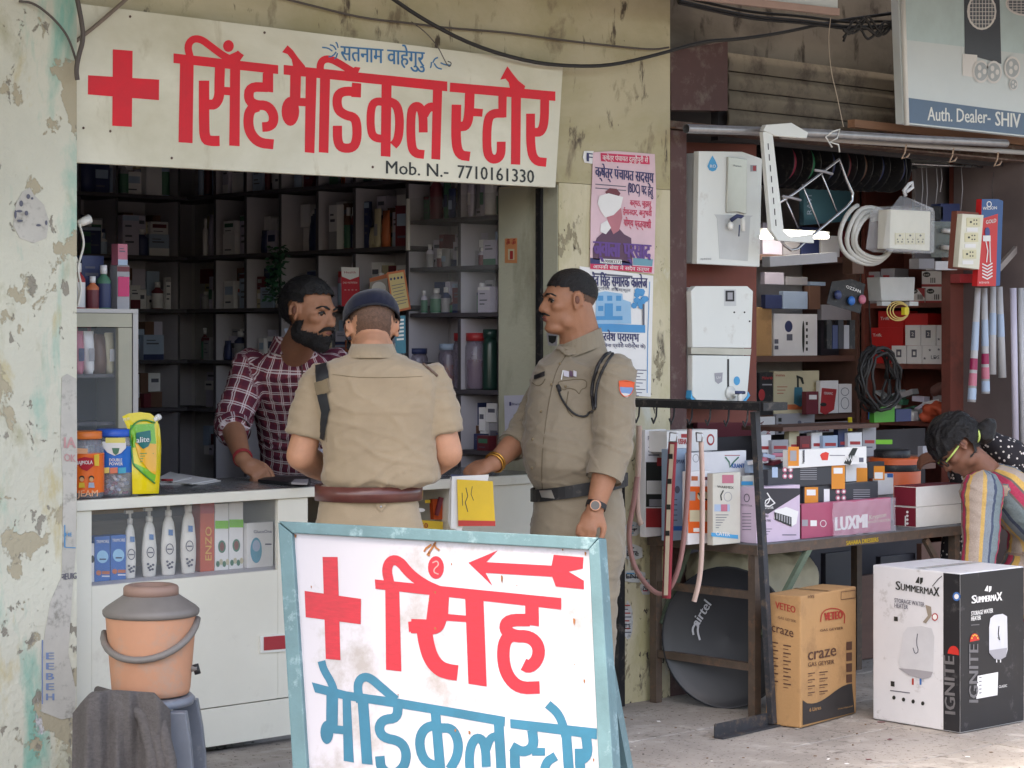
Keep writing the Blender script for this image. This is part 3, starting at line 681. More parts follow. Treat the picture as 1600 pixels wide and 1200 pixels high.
# ---------------------------------------------------------------- officer with his back to us
def cop_back():
    t = 7.0; hc = W(581, 514, 7.08); fw = FW * .8 - UP * .62 - RT * .16; R = frame(fw)
    j = dict(ls=W(503, 590, 7.02), le=W(470, 712, 7.0), lw=W(520, 744, 7.32), rs=W(671, 590, 7.02), re=W(700, 708, 7.0), rw=W(652, 742, 7.32))
    b = MB(); head_shapes(b, hc, R, .97); nb = W(582, 556, 6.98); limb(b, [hc - UP * .05 - fw * .02, nb], [.056, .062])
    torso(b, [(582, 556, 7, .07, .05), (584, 585, 7, .16, .09), (588, 640, 7, .17, .10), (585, 740, 7, .15, .10), (575, 820, 7, .15, .11), (575, 870, 7, .14, .10)])
    for s, e, w, q in ((j['ls'], j['le'], j['lw'], 1), (j['rs'], j['re'], j['rw'], -1)):
        limb(b, [s, s.lerp(e, .5), e, e.lerp(w, .4), w], [.040, .046, .048, .047, .029]); d = (w - e).normalized(); hand(b, w, (d + FW * .6 - UP * .1).normalized(), UP, .95, .7, .06, thumb=-q if q > 0 else 1)
    for q in (-1, 1): limb(b, [W(575 + q * 38, 860, 7), Zp(575, 860, .5) * 0 + V((W(575 + q * 42, 900, 7).x, W(575 + q * 42, 900, 7).y, .5)), V((W(575 + q * 42, 900, 7).x, W(575 + q * 42, 900, 7).y, .08))], [.085, .055, .04])
    body = remesh(b, .0065, 'person', None, m_skinB, 2, head_fn(hc, R, .97))
    tag(body, 'officer in khaki and a navy beret, back to the street, bent over the counter', 'person')
    hair('hair', body, hc, R, .97, m_hairs, .002, lambda x, y, z: z > -.062 - .02 * (y > 0) and y < .055 - .3 * max(0, -z) and not (abs(x) > .06 and z < .0), .0008)
    # beret
    bb = MB(); X = lambda x, y, z: hc + R @ V((x, y, z))
    bb.ball(X(0, -.012, .046), (.094, .119, .066), _tmpm, 24, R)
    remesh(bb, .006, 'beret', body, m_navy, 2, lambda co, n: co + n * .007 * noise.noise(co * 15), lambda co: (R.transposed() @ (co - hc)).z < .022 + .12 * (R.transposed() @ (co - hc)).y)
    bb = MB(); rr = [X(.090 * cos(a), -.010 + .114 * sin(a), .020 + .12 * .111 * sin(a)) for a in [2 * pi * k / 28 for k in range(29)]]
    bb.tube(rr, .004, M('beret_band', C(26, 28, 38), .8), 8, cap=False); bb.build('beret_band', body)
    sp = MB(); sp.tube([X(.078, -.03, .006), X(.079, .05, .008), X(.066, .085, .005)], .003, m_black, 6); sp.tube([X(-.078, -.03, .006), X(-.079, .05, .008), X(-.066, .085, .005)], .003, m_black, 6)
    sp.box(X(-.05, .088, -.002), (.045, .006, .028), m_black, mat=R); sp.box(X(.05, .088, -.002), (.045, .006, .028), m_black, mat=R); sp.build('spectacles', body)
    face_parts(body, hc, R, .97, m_hair)
    # shirt
    s = MB(); torso(s, [(582, 548, 6.99, .062, .052), (583, 556, 7, .10, .075), (585, 568, 7, .165, .10), (587, 586, 7, .205, .122), (589, 630, 7, .20, .135), (592, 680, 7, .186, .135), (596, 720, 7, .186, .138), (594, 748, 7, .192, .140), (586, 759, 7, .160, .125)])
    for a, e, q in ((j['ls'], j['le'], 1), (j['rs'], j['re'], -1)):
        sl = a.lerp(e, .76); sleeve(s, [a + UP * -.006 + (e - a) * .05, a.lerp(e, .4), sl], [.066, .073, .068])
    bones = [(j['ls'], .12), (j['rs'], .12), (W(600, 750, 6.9), .14)]
    cuts = [(j['ls'].lerp(j['le'], .72), (j['le'] - j['ls']).normalized(), .13), (j['rs'].lerp(j['re'], .72), (j['re'] - j['rs']).normalized(), .13)]
    sh = remesh(s, .0075, 'shirt', body, m_khaki, 3, fold_fn(bones, .0065, 1))
    for c, d, r in cuts:
        h = MB(); x = d.orthogonal().normalized(); w = d.cross(x); ax = c - d * .006
        pass
    bv = bvh(sh)
    # collar
    c = MB()
    for k in range(14):
        a0 = pi * (1.02 + k * .96 / 14) ; a1 = pi * (1.02 + (k + 1) * .96 / 14)
        P = lambda a, r, z: W(582, 548, 6.99) + RT * cos(a) * r * 1.02 + FW * sin(a) * r + UP * z
        c.add([P(a0, .066, .022), P(a1, .066, .022), P(a1, .083, -.022), P(a0, .083, -.022), P(a0, .058, .018), P(a1, .058, .018)], [(0, 1, 2, 3), (0, 1, 5, 4)], m_khaki, True)
    c.build('collar', body)
    e = MB(); patch(e, bv, ((493, 573), (512, 568), (515, 590), (497, 600)), m_blackweb, .006); patch(e, bv, ((497, 616), (511, 610), (517, 640), (504, 646)), m_blackweb, .006); patch(e, bv, ((504, 640), (516, 640), (508, 688), (501, 684)), m_blackweb, .006); e.build('shoulder_strap', body)
    e = MB(); patch(e, bv, ((494, 598), (513, 592), (517, 612), (497, 618)), m_khakidk, .008); e.build('strap_loop', body)
    e = MB(); patch(e, bv, ((640, 556), (653, 556), (686, 588), (672, 588)), m_khakidk, .006); surf_tube(e, bv, [(656, 566), (668, 576), (682, 588)], .004, m_rust); e.build('epaulette', body)
    e = MB(); surf_tube(e, bv, [(508, 650), (512, 690)], .001, m_khakidk); patch(e, bv, ((584, 552), (586, 552), (586, 556), (584, 556)), m_khakidk); 
    surf_tube(e, bv, [(520, 585), (560, 590), (620, 590), (660, 588)], .0012, m_khakidk, .001); e.build('yoke_seam', body)
    # trousers
    s = MB(); torso(s, [(576, 758, 7, .155, .118), (576, 790, 7, .16, .125), (577, 830, 7, .178, .14), (577, 880, 7, .172, .138), (577, 930, 7, .13, .11)])
    for q in (-1, 1):
        x = W(576 + q * 42, 860, 7); limb(s, [x, V((x.x, x.y, .5)), V((x.x, x.y, .1))], [.098, .082, .07])
    tr = remesh(s, .01, 'trousers', body, m_khaki, 3, fold_fn([], .004, 5)); bt = bvh(tr)
    e = MB(); m_belt = M('brown_leather', C(98, 52, 46), .35, var=.25, scale=12, coat=.3)
    n = 40; c = W(576, 769, 7); vs = []
    for i in range(n):
        a = 2 * pi * i / n
        for z, k in ((.024, .0), (.024, .006), (-.024, .006), (-.024, .0)): vs.append(c + RT * cos(a) * (.168 + k) + FW * sin(a) * (.135 + k) + UP * z)
    e.add(vs, [(i * 4 + k, i * 4 + (k + 1) % 4, ((i + 1) % n) * 4 + (k + 1) % 4, ((i + 1) % n) * 4 + k) for i in range(n) for k in range(4)], m_belt, True); e.build('belt', body)
    be = bvh(body.children[-1])
    e = MB(); patch(e, be, ((591, 760), (600, 760), (600, 780), (591, 780)), m_khaki, .004); patch(e, bt, ((590, 779), (602, 779), (604, 788), (588, 788)), m_khaki, .006); patch(e, bt, ((586, 788), (604, 788), (597, 799), (594, 799)), m_khaki, .006); e.build('belt_loop', body)
    e = MB(); patch(e, be, ((513, 758), (515, 758), (515, 783), (513, 783)), m_steel, .003); e.build('belt_ring', body)
    h = hit(bt, 595, 792, .008)
    if h: e = MB(); e.ball(h[0], .004, m_steel, 8); e.build('button', body)
    for q in (-1, 1): x = W(576 + q * 42, 860, 7); shoe(body, (x.x, x.y, .02), FW, M('brown_shoe', C(60, 38, 30), .4))
cop_back()

# ---------------------------------------------------------------- shopkeeper behind the counter
def keeper():
    hc = W(484, 488, 8.22); R = frame(RT * .84 - FW * .52 - UP * .12, UP + RT * .10); s = 1.06
    rs, re, rw = W(392, 574, 8.5), W(362, 664, 8.42), W(380, 718, 8.14)
    ls, le, lw = W(524, 574, 8.5), W(556, 660, 8.4), W(540, 735, 8.1)
    b = MB(); head_shapes(b, hc, R, s); nb = W(458, 556, 8.46); limb(b, [hc - UP * .06 - R @ V((0, .01, 0)), nb], [.062, .068])
    torso(b, [(458, 556, 8.46, .07, .06), (460, 590, 8.55, .16, .09), (466, 650, 8.7, .16, .10), (468, 735, 8.85, .15, .10), (470, 800, 8.95, .15, .10)])
    limb(b, [rs, re, re.lerp(rw, .35), rw], [.055, .046, .044, .030]); limb(b, [ls, le, lw], [.055, .046, .029])
    # fist resting on the counter
    dr = (RT * .8 - FW * .35 - UP * .35).normalized(); hand(b, rw + V((0, 0, -.004)), (RT * .62 - FW * .35 - UP * .42).normalized(), (UP * .75 - FW * .6 + RT * .2), 1.08, 1.75, .03, thumb=1)
    hand(b, lw, RT * .6 - FW * .5, UP, .95, .9, .04)
    for q in (-1, 1): x = W(470 + q * 32, 810, 8.95); limb(b, [x, V((x.x, x.y, .55)), V((x.x, x.y, .15))], [.085, .055, .04])
    body = remesh(b, .0065, 'person', None, m_skinC, 2, head_fn(hc, R, s))
    tag(body, 'bearded shopkeeper in a maroon and white checked shirt leaning on the counter', 'person')
    hair('hair', body, hc, R, s, m_hair, .013, lambda x, y, z: (z > .058 + .25 * (y - .03) if y > .03 else z > (.012 if y > -.0 else -.055)) and not (abs(x) > .05 and z < .03 and -.03 < y < .03), .006)
    Ri = R.transposed()
    # beard: shell round the jaw, open at the mouth
    h = MB(); X = lambda x, y, z: hc + R @ (V((x, y, z)) * s)
    for p, r in (((0, .028, -.052), (.068, .074, .075)), ((0, .062, -.108), (.036, .036, .030)), ((.05, .012, -.072), (.029, .048, .042)), ((-.05, .012, -.072), (.029, .048, .042)), ((0, .086, -.088), (.028, .02, .018))): h.ball(X(*p), tuple(q * s for q in r), _tmpm, 20, R)
    def cut(co):
        l = Ri @ (co - hc) / s
        if l.y > .03: return l.z > -.064 - .25 * (l.y - .06) * (l.y > .06)
        return l.z > -.012 or l.y < -.022
    strands(remesh(h, .0055, 'beard', body, m_beard, 1, lambda co, n: co + n * .003 * noise.noise(co * 90), cut), body, m_beard, 2600, .011, (0, 0, 1)); strands([o for o in body.children if o.name.startswith('beard')][0], body, m_beard, 1800, .010, (0, 0, -1))
    e = MB(); e.tube([X(-.036, .078, -.066), X(-.026, .092, -.052), X(-.010, .104, -.047), X(0, .103, -.049), X(.010, .104, -.047), X(.026, .092, -.052), X(.036, .078, -.066)], [.004, .007, .008, .006, .008, .007, .004], m_beard, 10); e.build('moustache', body)
    face_parts(body, hc, R, s, m_hair)
    e = MB(); e.ball(X(0, .094, -.064), (.018 * s, .008 * s, .005 * s), m_lip, 12, R); e.build('lip', body)
    # shirt
    sm = MB(); torso(sm, [(462, 540, 8.43, .074, .070), (459, 548, 8.45, .078, .072), (458, 556, 8.46, .12, .08), (459, 568, 8.49, .17, .10), (462, 590, 8.52, .19, .13), (468, 640, 8.66, .185, .145), (474, 690, 8.78, .18, .15), (476, 740, 8.86, .18, .15), (476, 800, 8.95, .175, .145)])
    sleeve(sm, [rs, rs.lerp(re, .5), re, re.lerp(rw, .2)], [.074, .075, .066, .062]); sleeve(sm, [ls, le, le.lerp(lw, .25)], [.074, .066, .058])
    cf = re.lerp(rw, .20); cdv = (rw - re).normalized()
    sh = remesh(sm, .0075, 'shirt', body, plaid_mat(), 3, fold_fn([(rs, .14), (re, .16), (ls, .12), (W(470, 700, 8.6), .15)], .007, 3))
    tb = W(474, 800, 8.95); tt = W(460, 560, 8.5)
    setattr_cloth(sh, [(tb, tt, .18, FW, 0), (rs, re, .07, FW, 0), (re, rw, .065, FW, .1), (ls, le, .07, FW, 0)])
    e = MB(); e.tube([cf - cdv * .035, cf + cdv * .004], [.071, .066], plaid_mat(), 28, cap=False); q = e.build('rolled_cuff', body); setattr_cloth(q, [(re, rw, .065, FW, 0)])
    bv = bvh(sh)
    # collar wings and the pale inner band
    lil = M('collar_lining', C(176, 190, 216), .8)
    c = MB(); cc = W(458, 549, 8.45)
    for k in range(16):
        a0 = -pi * .62 + k * (1.34 * pi / 16) + pi * .0; a1 = a0 + 1.34 * pi / 16
        P = lambda a, r, z: cc - RT * cos(a) * r + FW * sin(a) * r + UP * (z - RT.dot(RT) * .014 * -cos(a))
        c.add([P(a0, .074, .046), P(a1, .074, .046), P(a1, .098, -.016), P(a0, .098, -.016)], [(0, 1, 2, 3)], plaid_mat(), True)
    q = c.build('collar', body); setattr_cloth(q, [(tb, tt, .18, FW, 0)])
    e = MB(); e.add([W(444, 514, 8.33), W(449, 512, 8.33), W(460, 542, 8.30), W(456, 545, 8.30)], [(0, 1, 2, 3)], lil); e.hexa([W(444, 514, 8.325), W(449, 512, 8.325), W(460, 542, 8.295), W(455, 545, 8.295)], FW * .004, lil); e.build('collar_lining', body)
    e = MB(); surf_tube(e, bv, [(470, 560), (476, 620), (480, 690), (482, 735)], .0035, m_maroon, .002); e.build('button_placket', body)
    e = MB(); wv = (rw - re).normalized(); c0 = rw - wv * .02
    x = wv.orthogonal().normalized(); y = wv.cross(x)
    for k in range(2): e.tube([c0 + wv * .012 * k + (x * cos(a) + y * sin(a)) * .034 for a in [2 * pi * i / 20 for i in range(21)]], .0035, M('red_thread', C(150, 40, 44), .7), 6, cap=False)
    e.build('wrist_thread', body)
    s2 = MB(); torso(s2, [(472, 790, 8.95, .165, .13), (472, 850, 8.95, .17, .14)])
    for q in (-1, 1): x = W(470 + q * 34, 830, 8.95); limb(s2, [x, V((x.x, x.y, .5)), V((x.x, x.y, .17))], [.095, .08, .07])
    remesh(s2, .015, 'trousers', body, m_navy, 2)
keeper()

# ---------------------------------------------------------------- officer in profile with the folder
def cop_side():
    hc = W(887, 470, 8.1); R = frame(-RT * .94 - FW * .34 - UP * .03); s = 1.0
    ls, le, lw = W(960, 586, 7.93), W(957, 700, 7.86), W(930, 795, 7.78)      # near arm
    rs, re, rw = W(866, 596, 8.26), W(818, 680, 8.14), W(772, 724, 7.98)      # far arm
    b = MB(); head_shapes(b, hc, R, s); nb = W(908, 556, 8.12); limb(b, [hc - UP * .035 + RT * .022, W(905, 520, 8.12), nb], [.072, .076, .082])
    b.ball(hc + R @ V((0, .045, -.10)), (.045, .05, .025), _tmpm, 14, R)
    torso(b, [(908, 552, 8.12, .075, .06), (906, 590, 8.1, .13, .10), (900, 650, 8.08, .14, .12), (897, 710, 8.05, .14, .12), (903, 770, 8.05, .13, .11), (903, 850, 8.05, .13, .11)])
    limb(b, [ls, le, le.lerp(lw, .4), lw], [.046, .046, .049, .033]); hand(b, lw, (lw - le).normalized() * .9 - RT * .12 - FW * .1, -FW * .9 - RT * .3, 1.0, 1.1, .03, thumb=1)
    limb(b, [rs, re, re.lerp(rw, .4), rw], [.046, .046, .046, .032])
    hand(b, rw, (-RT * .8 - UP * .28 - FW * .2), (-FW * .55 + UP * .8), 1.0, .95, .06, thumb=-1)
    for dx, tt in ((26, 7.98), (-14, 8.16)): x = W(903 + dx, 850, tt); limb(b, [x, V((x.x, x.y, .5)), V((x.x, x.y, .08))], [.095, .06, .042])
    body = remesh(b, .0065, 'person', None, m_skinA, 2, head_fn(hc, R, s))
    tag(body, 'bareheaded officer in khaki with black belt and lanyard standing in profile, holding a yellow folder', 'person')
    hair('hair', body, hc, R, s, m_hair, .004, lambda x, y, z: (z > .046 + .16 * (y - .02) if y > .02 else z > .036 - .30 * (.02 - y)) , .002)
    hair('stubble', body, hc, R, s, m_hairs, .0015, lambda x, y, z: (y < .022 and z > .004 - (1.1 * (-y - .02) if y < -.02 else 0)) and z > -.07 and not (-.035 < y < .022 and z < .03 and abs(x) > .06), .0006)
    X = lambda x, y, z: hc + R @ (V((x, y, z)) * s)
    face_parts(body, hc, R, s, m_hair)
    e = MB(); e.tube([X(-.028, .084, -.054), X(-.014, .099, -.046), X(0, .102, -.045), X(.014, .099, -.046), X(.028, .084, -.054)], [.002, .004, .004, .004, .002], m_hair, 8); e.build('moustache', body)
    e = MB(); e.ball(X(0, .093, -.060), (.018, .009, .005), m_lip, 12, R); e.ball(X(0, .091, -.069), (.017, .009, .006), m_lip, 12, R); e.build('lip', body)
    # shirt
    sm = MB(); torso(sm, [(910, 537, 8.12, .084, .074), (907, 547, 8.12, .096, .082), (906, 556, 8.12, .12, .09), (905, 570, 8.11, .16, .12), (903, 592, 8.1, .178, .15), (899, 640, 8.07, .185, .175), (897, 690, 8.04, .192, .19), (898, 725, 8.04, .190, .19), (901, 752, 8.05, .172, .168), (905, 766, 8.05, .156, .148)])
    sleeve(sm, [ls, ls.lerp(le, .5), le, le.lerp(lw, .5)], [.080, .082, .076, .066]); sleeve(sm, [rs, re, re.lerp(rw, .42)], [.078, .066, .058])
    cf = le.lerp(lw, .5); cdv = (lw - le).normalized(); cf2 = re.lerp(rw, .42); cd2 = (rw - re).normalized()
    bl = lambda x: 768 - (x - 842) * .16
    sh = remesh(sm, .0075, 'shirt', body, m_khaki2, 3, fold_fn([(ls, .12), (le, .14), (re, .14), (W(930, 730, 7.9), .12)], .007, 7))
    e = MB(); e.tube([cf - cdv * .055, cf + cdv * .004], [.071, .067], m_khaki2, 28, cap=False); e.build('rolled_cuff', body); e = MB(); e.tube([cf2 - cd2 * .05, cf2 + cd2 * .004], [.060, .057], m_khaki2, 24, cap=False); e.build('rolled_cuff', body)
    bv = bvh(sh); seam = M('dark_seam_thread', C(104, 92, 74), .9)  # darker thread colour for placket and pocket seams
    # collar
    e = MB(); n = 26
    for k in range(n):
        a0 = -2.75 + k * (5.5 / n); a1 = a0 + 5.5 / n; cc = W(905, 535, 8.12)
        P = lambda a, r, z: cc + RT * cos(a) * r * 1.0 + FW * sin(a) * r + UP * (z + .036 * cos(a))
        e.add([P(a0, .082, .020), P(a1, .082, .020), P(a1, .098, -.044), P(a0, .098, -.044)], [(0, 1, 2, 3)], m_khaki2, True)
        e.add([P(a0, .082, .020), P(a1, .082, .020), P(a1, .076, .012), P(a0, .076, .012)], [(0, 1, 2, 3)], m_khaki2, True)
    patch(e, bv, ((872, 546), (902, 540), (913, 554), (889, 559)), m_khaki2, .012, 3)
    e.build('collar', body)
    # near collar wing lies on the chest
    e = MB(); surf_tube(e, bv, [(884, 556), (868, 580), (858, 625), (850, 680), (846, 740), (848, 766)], .0016, seam, .001); e.build('placket_seam', body)
    for x, y in ((875, 569), (862, 601), (846, 643), (833, 686), (832, 731), (884, 604)):
        h = hit(bv, x, y, .003)
        if h: e = MB(); e.ball(h[0], (.006, .006, .006), m_khakidk, 10); e.build('button', body)
    e = MB(); patch(e, bv, ((934, 521), (950, 517), (990, 545), (984, 552)), m_khaki2, .010); patch(e, bv, ((966, 543), (972, 540), (986, 550), (980, 553)), M('epaulette_badge', C(120, 150, 190), .5), .013); e.build('epaulette', body)
    e = MB(); patch(e, bv, ((967, 596), (991, 597), (989, 606), (967, 605)), M('patch_orange', C(214, 90, 50), .7), .004, 3); patch(e, bv, ((967, 605), (989, 606), (986, 616), (968, 614)), M('patch_blue', C(110, 140, 180), .7), .004, 3); patch(e, bv, ((968, 614), (986, 616), (979, 622), (975, 621)), M('patch_white', C(200, 195, 190), .7), .004, 3)
    surf_tube(e, bv, [(967, 596), (968, 614), (976, 622), (986, 616), (991, 597), (979, 595), (967, 596)], .0018, M('patch_orange', None), .004); e.build('shoulder_patch', body)
    e = MB(); surf_tube(e, bv, [(961, 547), (946, 556), (934, 575), (928, 600), (927, 622), (930, 640)], .0065, m_black, .006); surf_tube(e, bv, [(963, 549), (952, 562), (940, 582), (933, 610), (932, 638)], .005, m_black, .006)
    surf_tube(e, bv, [(873, 607), (876, 622), (888, 640), (902, 650), (916, 651), (928, 642)], .004, m_black, .008); surf_tube(e, bv, [(872, 603), (875, 612)], .008, m_black, .006); surf_tube(e, bv, [(985, 556), (996, 570), (1000, 590), (1000, 604)], .007, m_black, .006); e.build('lanyard', body)
    e = MB(); patch(e, bv, ((836, 587), (852, 581), (852, 588), (836, 594)), m_black, .005, 3); e.build('name_plate', body)
    for k, (x0, x1) in enumerate(((881, 889), (890, 895), (896, 901))):
        e = MB(); patch(e, bv, ((x0, 580), (x1, 582), (x1, 591), (x0, 589)), (M('ribbon_pale', C(200, 196, 205), .6), M('ribbon_maroon', C(96, 70, 90), .6), M('ribbon_pale', None))[k], .006, 2); e.build('medal_ribbon', body)
    e = MB(); surf_tube(e, bv, [(877, 594), (880, 580)], .0025, m_white, .004); e.build('pen', body)
    for pts in ([(873, 600), (872, 596), (916, 591), (917, 606), (908, 608), (905, 617), (900, 609), (888, 606), (880, 611), (873, 600)], [(888, 612), (884, 640), (895, 651)], [(832, 598), (840, 604), (848, 600), (852, 592)]):
        e = MB(); surf_tube(e, bv, pts, .0016, seam, .001); e.build('pocket_flap', body)
    # belt
    s2 = MB(); torso(s2, [(904, 752, 8.05, .158, .15), (904, 790, 8.05, .168, .158), (903, 830, 8.05, .180, .165), (903, 880, 8.05, .175, .155), (903, 930, 8.05, .13, .12)])
    for dx, tt in ((24, 7.97), (-16, 8.17)): x = W(903 + dx, 850, tt); limb(s2, [x, V((x.x, x.y, .52)), V((x.x + .0, x.y, .1))], [.112, .090, .068])
    tr = remesh(s2, .01, 'trousers', body, m_khaki2, 3, fold_fn([(W(940, 900, 7.9), .15)], .006, 9))
    e = MB(); n = 40; c = W(905, 761, 8.05); vs = []
    for i in range(n):
        a = 2 * pi * i / n
        for z, k in ((.023, 0), (.023, .007), (-.023, .007), (-.023, 0)): vs.append(c + RT * cos(a) * (.174 + k) + FW * sin(a) * (.166 + k) + UP * (z + .030 * cos(a)))
    e.add(vs, [(i * 4 + k, i * 4 + (k + 1) % 4, ((i + 1) % n) * 4 + (k + 1) % 4, ((i + 1) % n) * 4 + k) for i in range(n) for k in range(4)], m_black); bo = e.build('belt', body); be = bvh(bo)
    e = MB(); patch(e, be, ((843, 763), (861, 761), (868, 779), (848, 777)), M('buckle_metal', C(176, 172, 168), .35, .7), .006, 4); e.build('buckle', body)
    # watch and bangle
    wd = (lw - le).normalized(); c0 = lw - wd * .012; e = MB(); x = wd.orthogonal().normalized(); y = wd.cross(x)
    e.tube([c0 - wd * .010, c0 + wd * .010], .0375, m_black, 20, cap=False); q = MB(); n0 = (-FW * .95 - RT * .1 + UP * .1).normalized()
    q.lathe(c0 + n0 * .036, [(.021, 0), (.021, .007), (.018, .009)], M('watch_rose', C(190, 140, 116), .3, .8), 20, axis=n0.to_track_quat('Z', 'Y').to_matrix()); q.lathe(c0 + n0 * .0455, [(.016, 0), (.016, .001)], M('watch_face', C(90, 84, 84), .2), 20, axis=n0.to_track_quat('Z', 'Y').to_matrix())
    wb = e.build('watch_strap', body); q.build('watch', body)
    wd = (rw - re).normalized(); c0 = rw - wd * .015; x = wd.orthogonal().normalized(); y = wd.cross(x); e = MB()
    for k in (0, 1): e.tube([c0 + wd * .013 * k + (x * cos(a) + y * sin(a)) * .037 for a in [2 * pi * i / 24 for i in range(25)]], .004, M('gold_bangle', C(214, 160, 80), .25, .9), 8, cap=False)
    e.build('bangle', body)
    for dx, tt in ((24, 7.97), (-16, 8.17)): x = W(903 + dx, 850, tt); shoe(body, (x.x, x.y, .02), -RT, M('brown_shoe', None))
    # folder held over the counter edge
    pf = plane(W(712, 741, 7.86), W(774, 748, 7.86), W(716, 824, 7.82)); f = MB()
    f.hexa([onpl(*p, pf) for p in ((714, 749), (770, 752), (774, 822), (716, 822))], FW * .004, M('folder_yellow', C(232, 190, 30), .5)); FO = f.build('folder', None, 'yellow folder with a red lower edge and loose papers held below the counter top', 'folder')
    f = MB(); decal(f, [[(716, 813), (774, 814), (774, 822), (716, 822)]], pf, M('folder_red', C(196, 50, 36), .5), .001); f.build('red_band', FO)
    f = MB(); f.hexa([onpl(*p, pf, -.008) for p in ((706, 744), (764, 741), (762, 752), (720, 830), (704, 824))], FW * .006, m_paper); f.hexa([onpl(*p, pf, -.018) for p in ((704, 740), (752, 742), (742, 750), (706, 752))], FW * .003, M('folder_navy', C(40, 50, 84), .5)); f.hexa([onpl(*p, pf, -.028) for p in ((703, 744), (708, 744), (706, 830), (700, 815))], FW * .003, m_paper); f.build('paper', FO)
    f = MB(); decal(f, ribbon([(728, 762), (731, 775), (727, 785), (731, 800)], 1.2), pf, m_ink, .001); decal(f, ribbon([(722, 770), (723, 790)], 1.0), pf, m_ink, .001); decal(f, ribbon([(738, 760), (736, 772), (740, 782)], .9), pf, m_ink, .001); f.build('handwriting', FO)
cop_side()

# ---------------------------------------------------------------- woman bending at the right
def woman_mat():
    m = M('striped_kurta', C(120, 136, 146), .9, var=0, bump=.25, bscale=160, spec=.1); nt = m.node_tree; b = nt.nodes['Principled BSDF']; L = nt.links.new; N = nt.nodes.new
    at = N('ShaderNodeAttribute'); at.attribute_name = 'cloth'; sp = N('ShaderNodeSeparateXYZ'); L(at.outputs['Vector'], sp.inputs[0])
    dv = N('ShaderNodeMath'); dv.operation = 'MULTIPLY_ADD'; L(sp.outputs[0], dv.inputs[0]); dv.inputs[1].default_value = 1 / .30; dv.inputs[2].default_value = .18; fr = N('ShaderNodeMath'); fr.operation = 'FRACT'; L(dv.outputs[0], fr.inputs[0])
    cr = N('ShaderNodeValToRGB'); e = cr.color_ramp; e.interpolation = 'CONSTANT'
    st = [(0, C(176, 160, 148)), (.14, C(206, 168, 98)), (.24, C(110, 100, 98)), (.27, C(176, 66, 92)), (.38, C(110, 100, 98)), (.41, C(118, 130, 134)), (.60, C(76, 84, 104)), (.66, C(130, 138, 146)), (.80, C(200, 166, 104)), (.88, C(176, 160, 148))]
    e.elements[0].position = 0; e.elements[0].color = (*st[0][1], 1); e.elements[1].position = st[1][0]; e.elements[1].color = (*st[1][1], 1)
    for p, c in st[2:]: q = e.elements.new(p); q.color = (*c, 1)
    L(fr.outputs[0], cr.inputs[0]); 
    n = N('ShaderNodeTexNoise'); n.inputs['Scale'].default_value = 120; L(at.outputs['Vector'], n.inputs['Vector']); hs = N('ShaderNodeHueSaturation'); L(cr.outputs[0], hs.inputs['Color']); mr = N('ShaderNodeMapRange'); mr.inputs[3].default_value = .75; mr.inputs[4].default_value = 1.2; L(n.outputs[0], mr.inputs[0]); L(mr.outputs[0], hs.inputs['Value']); L(hs.outputs[0], b.inputs['Base Color']); return m
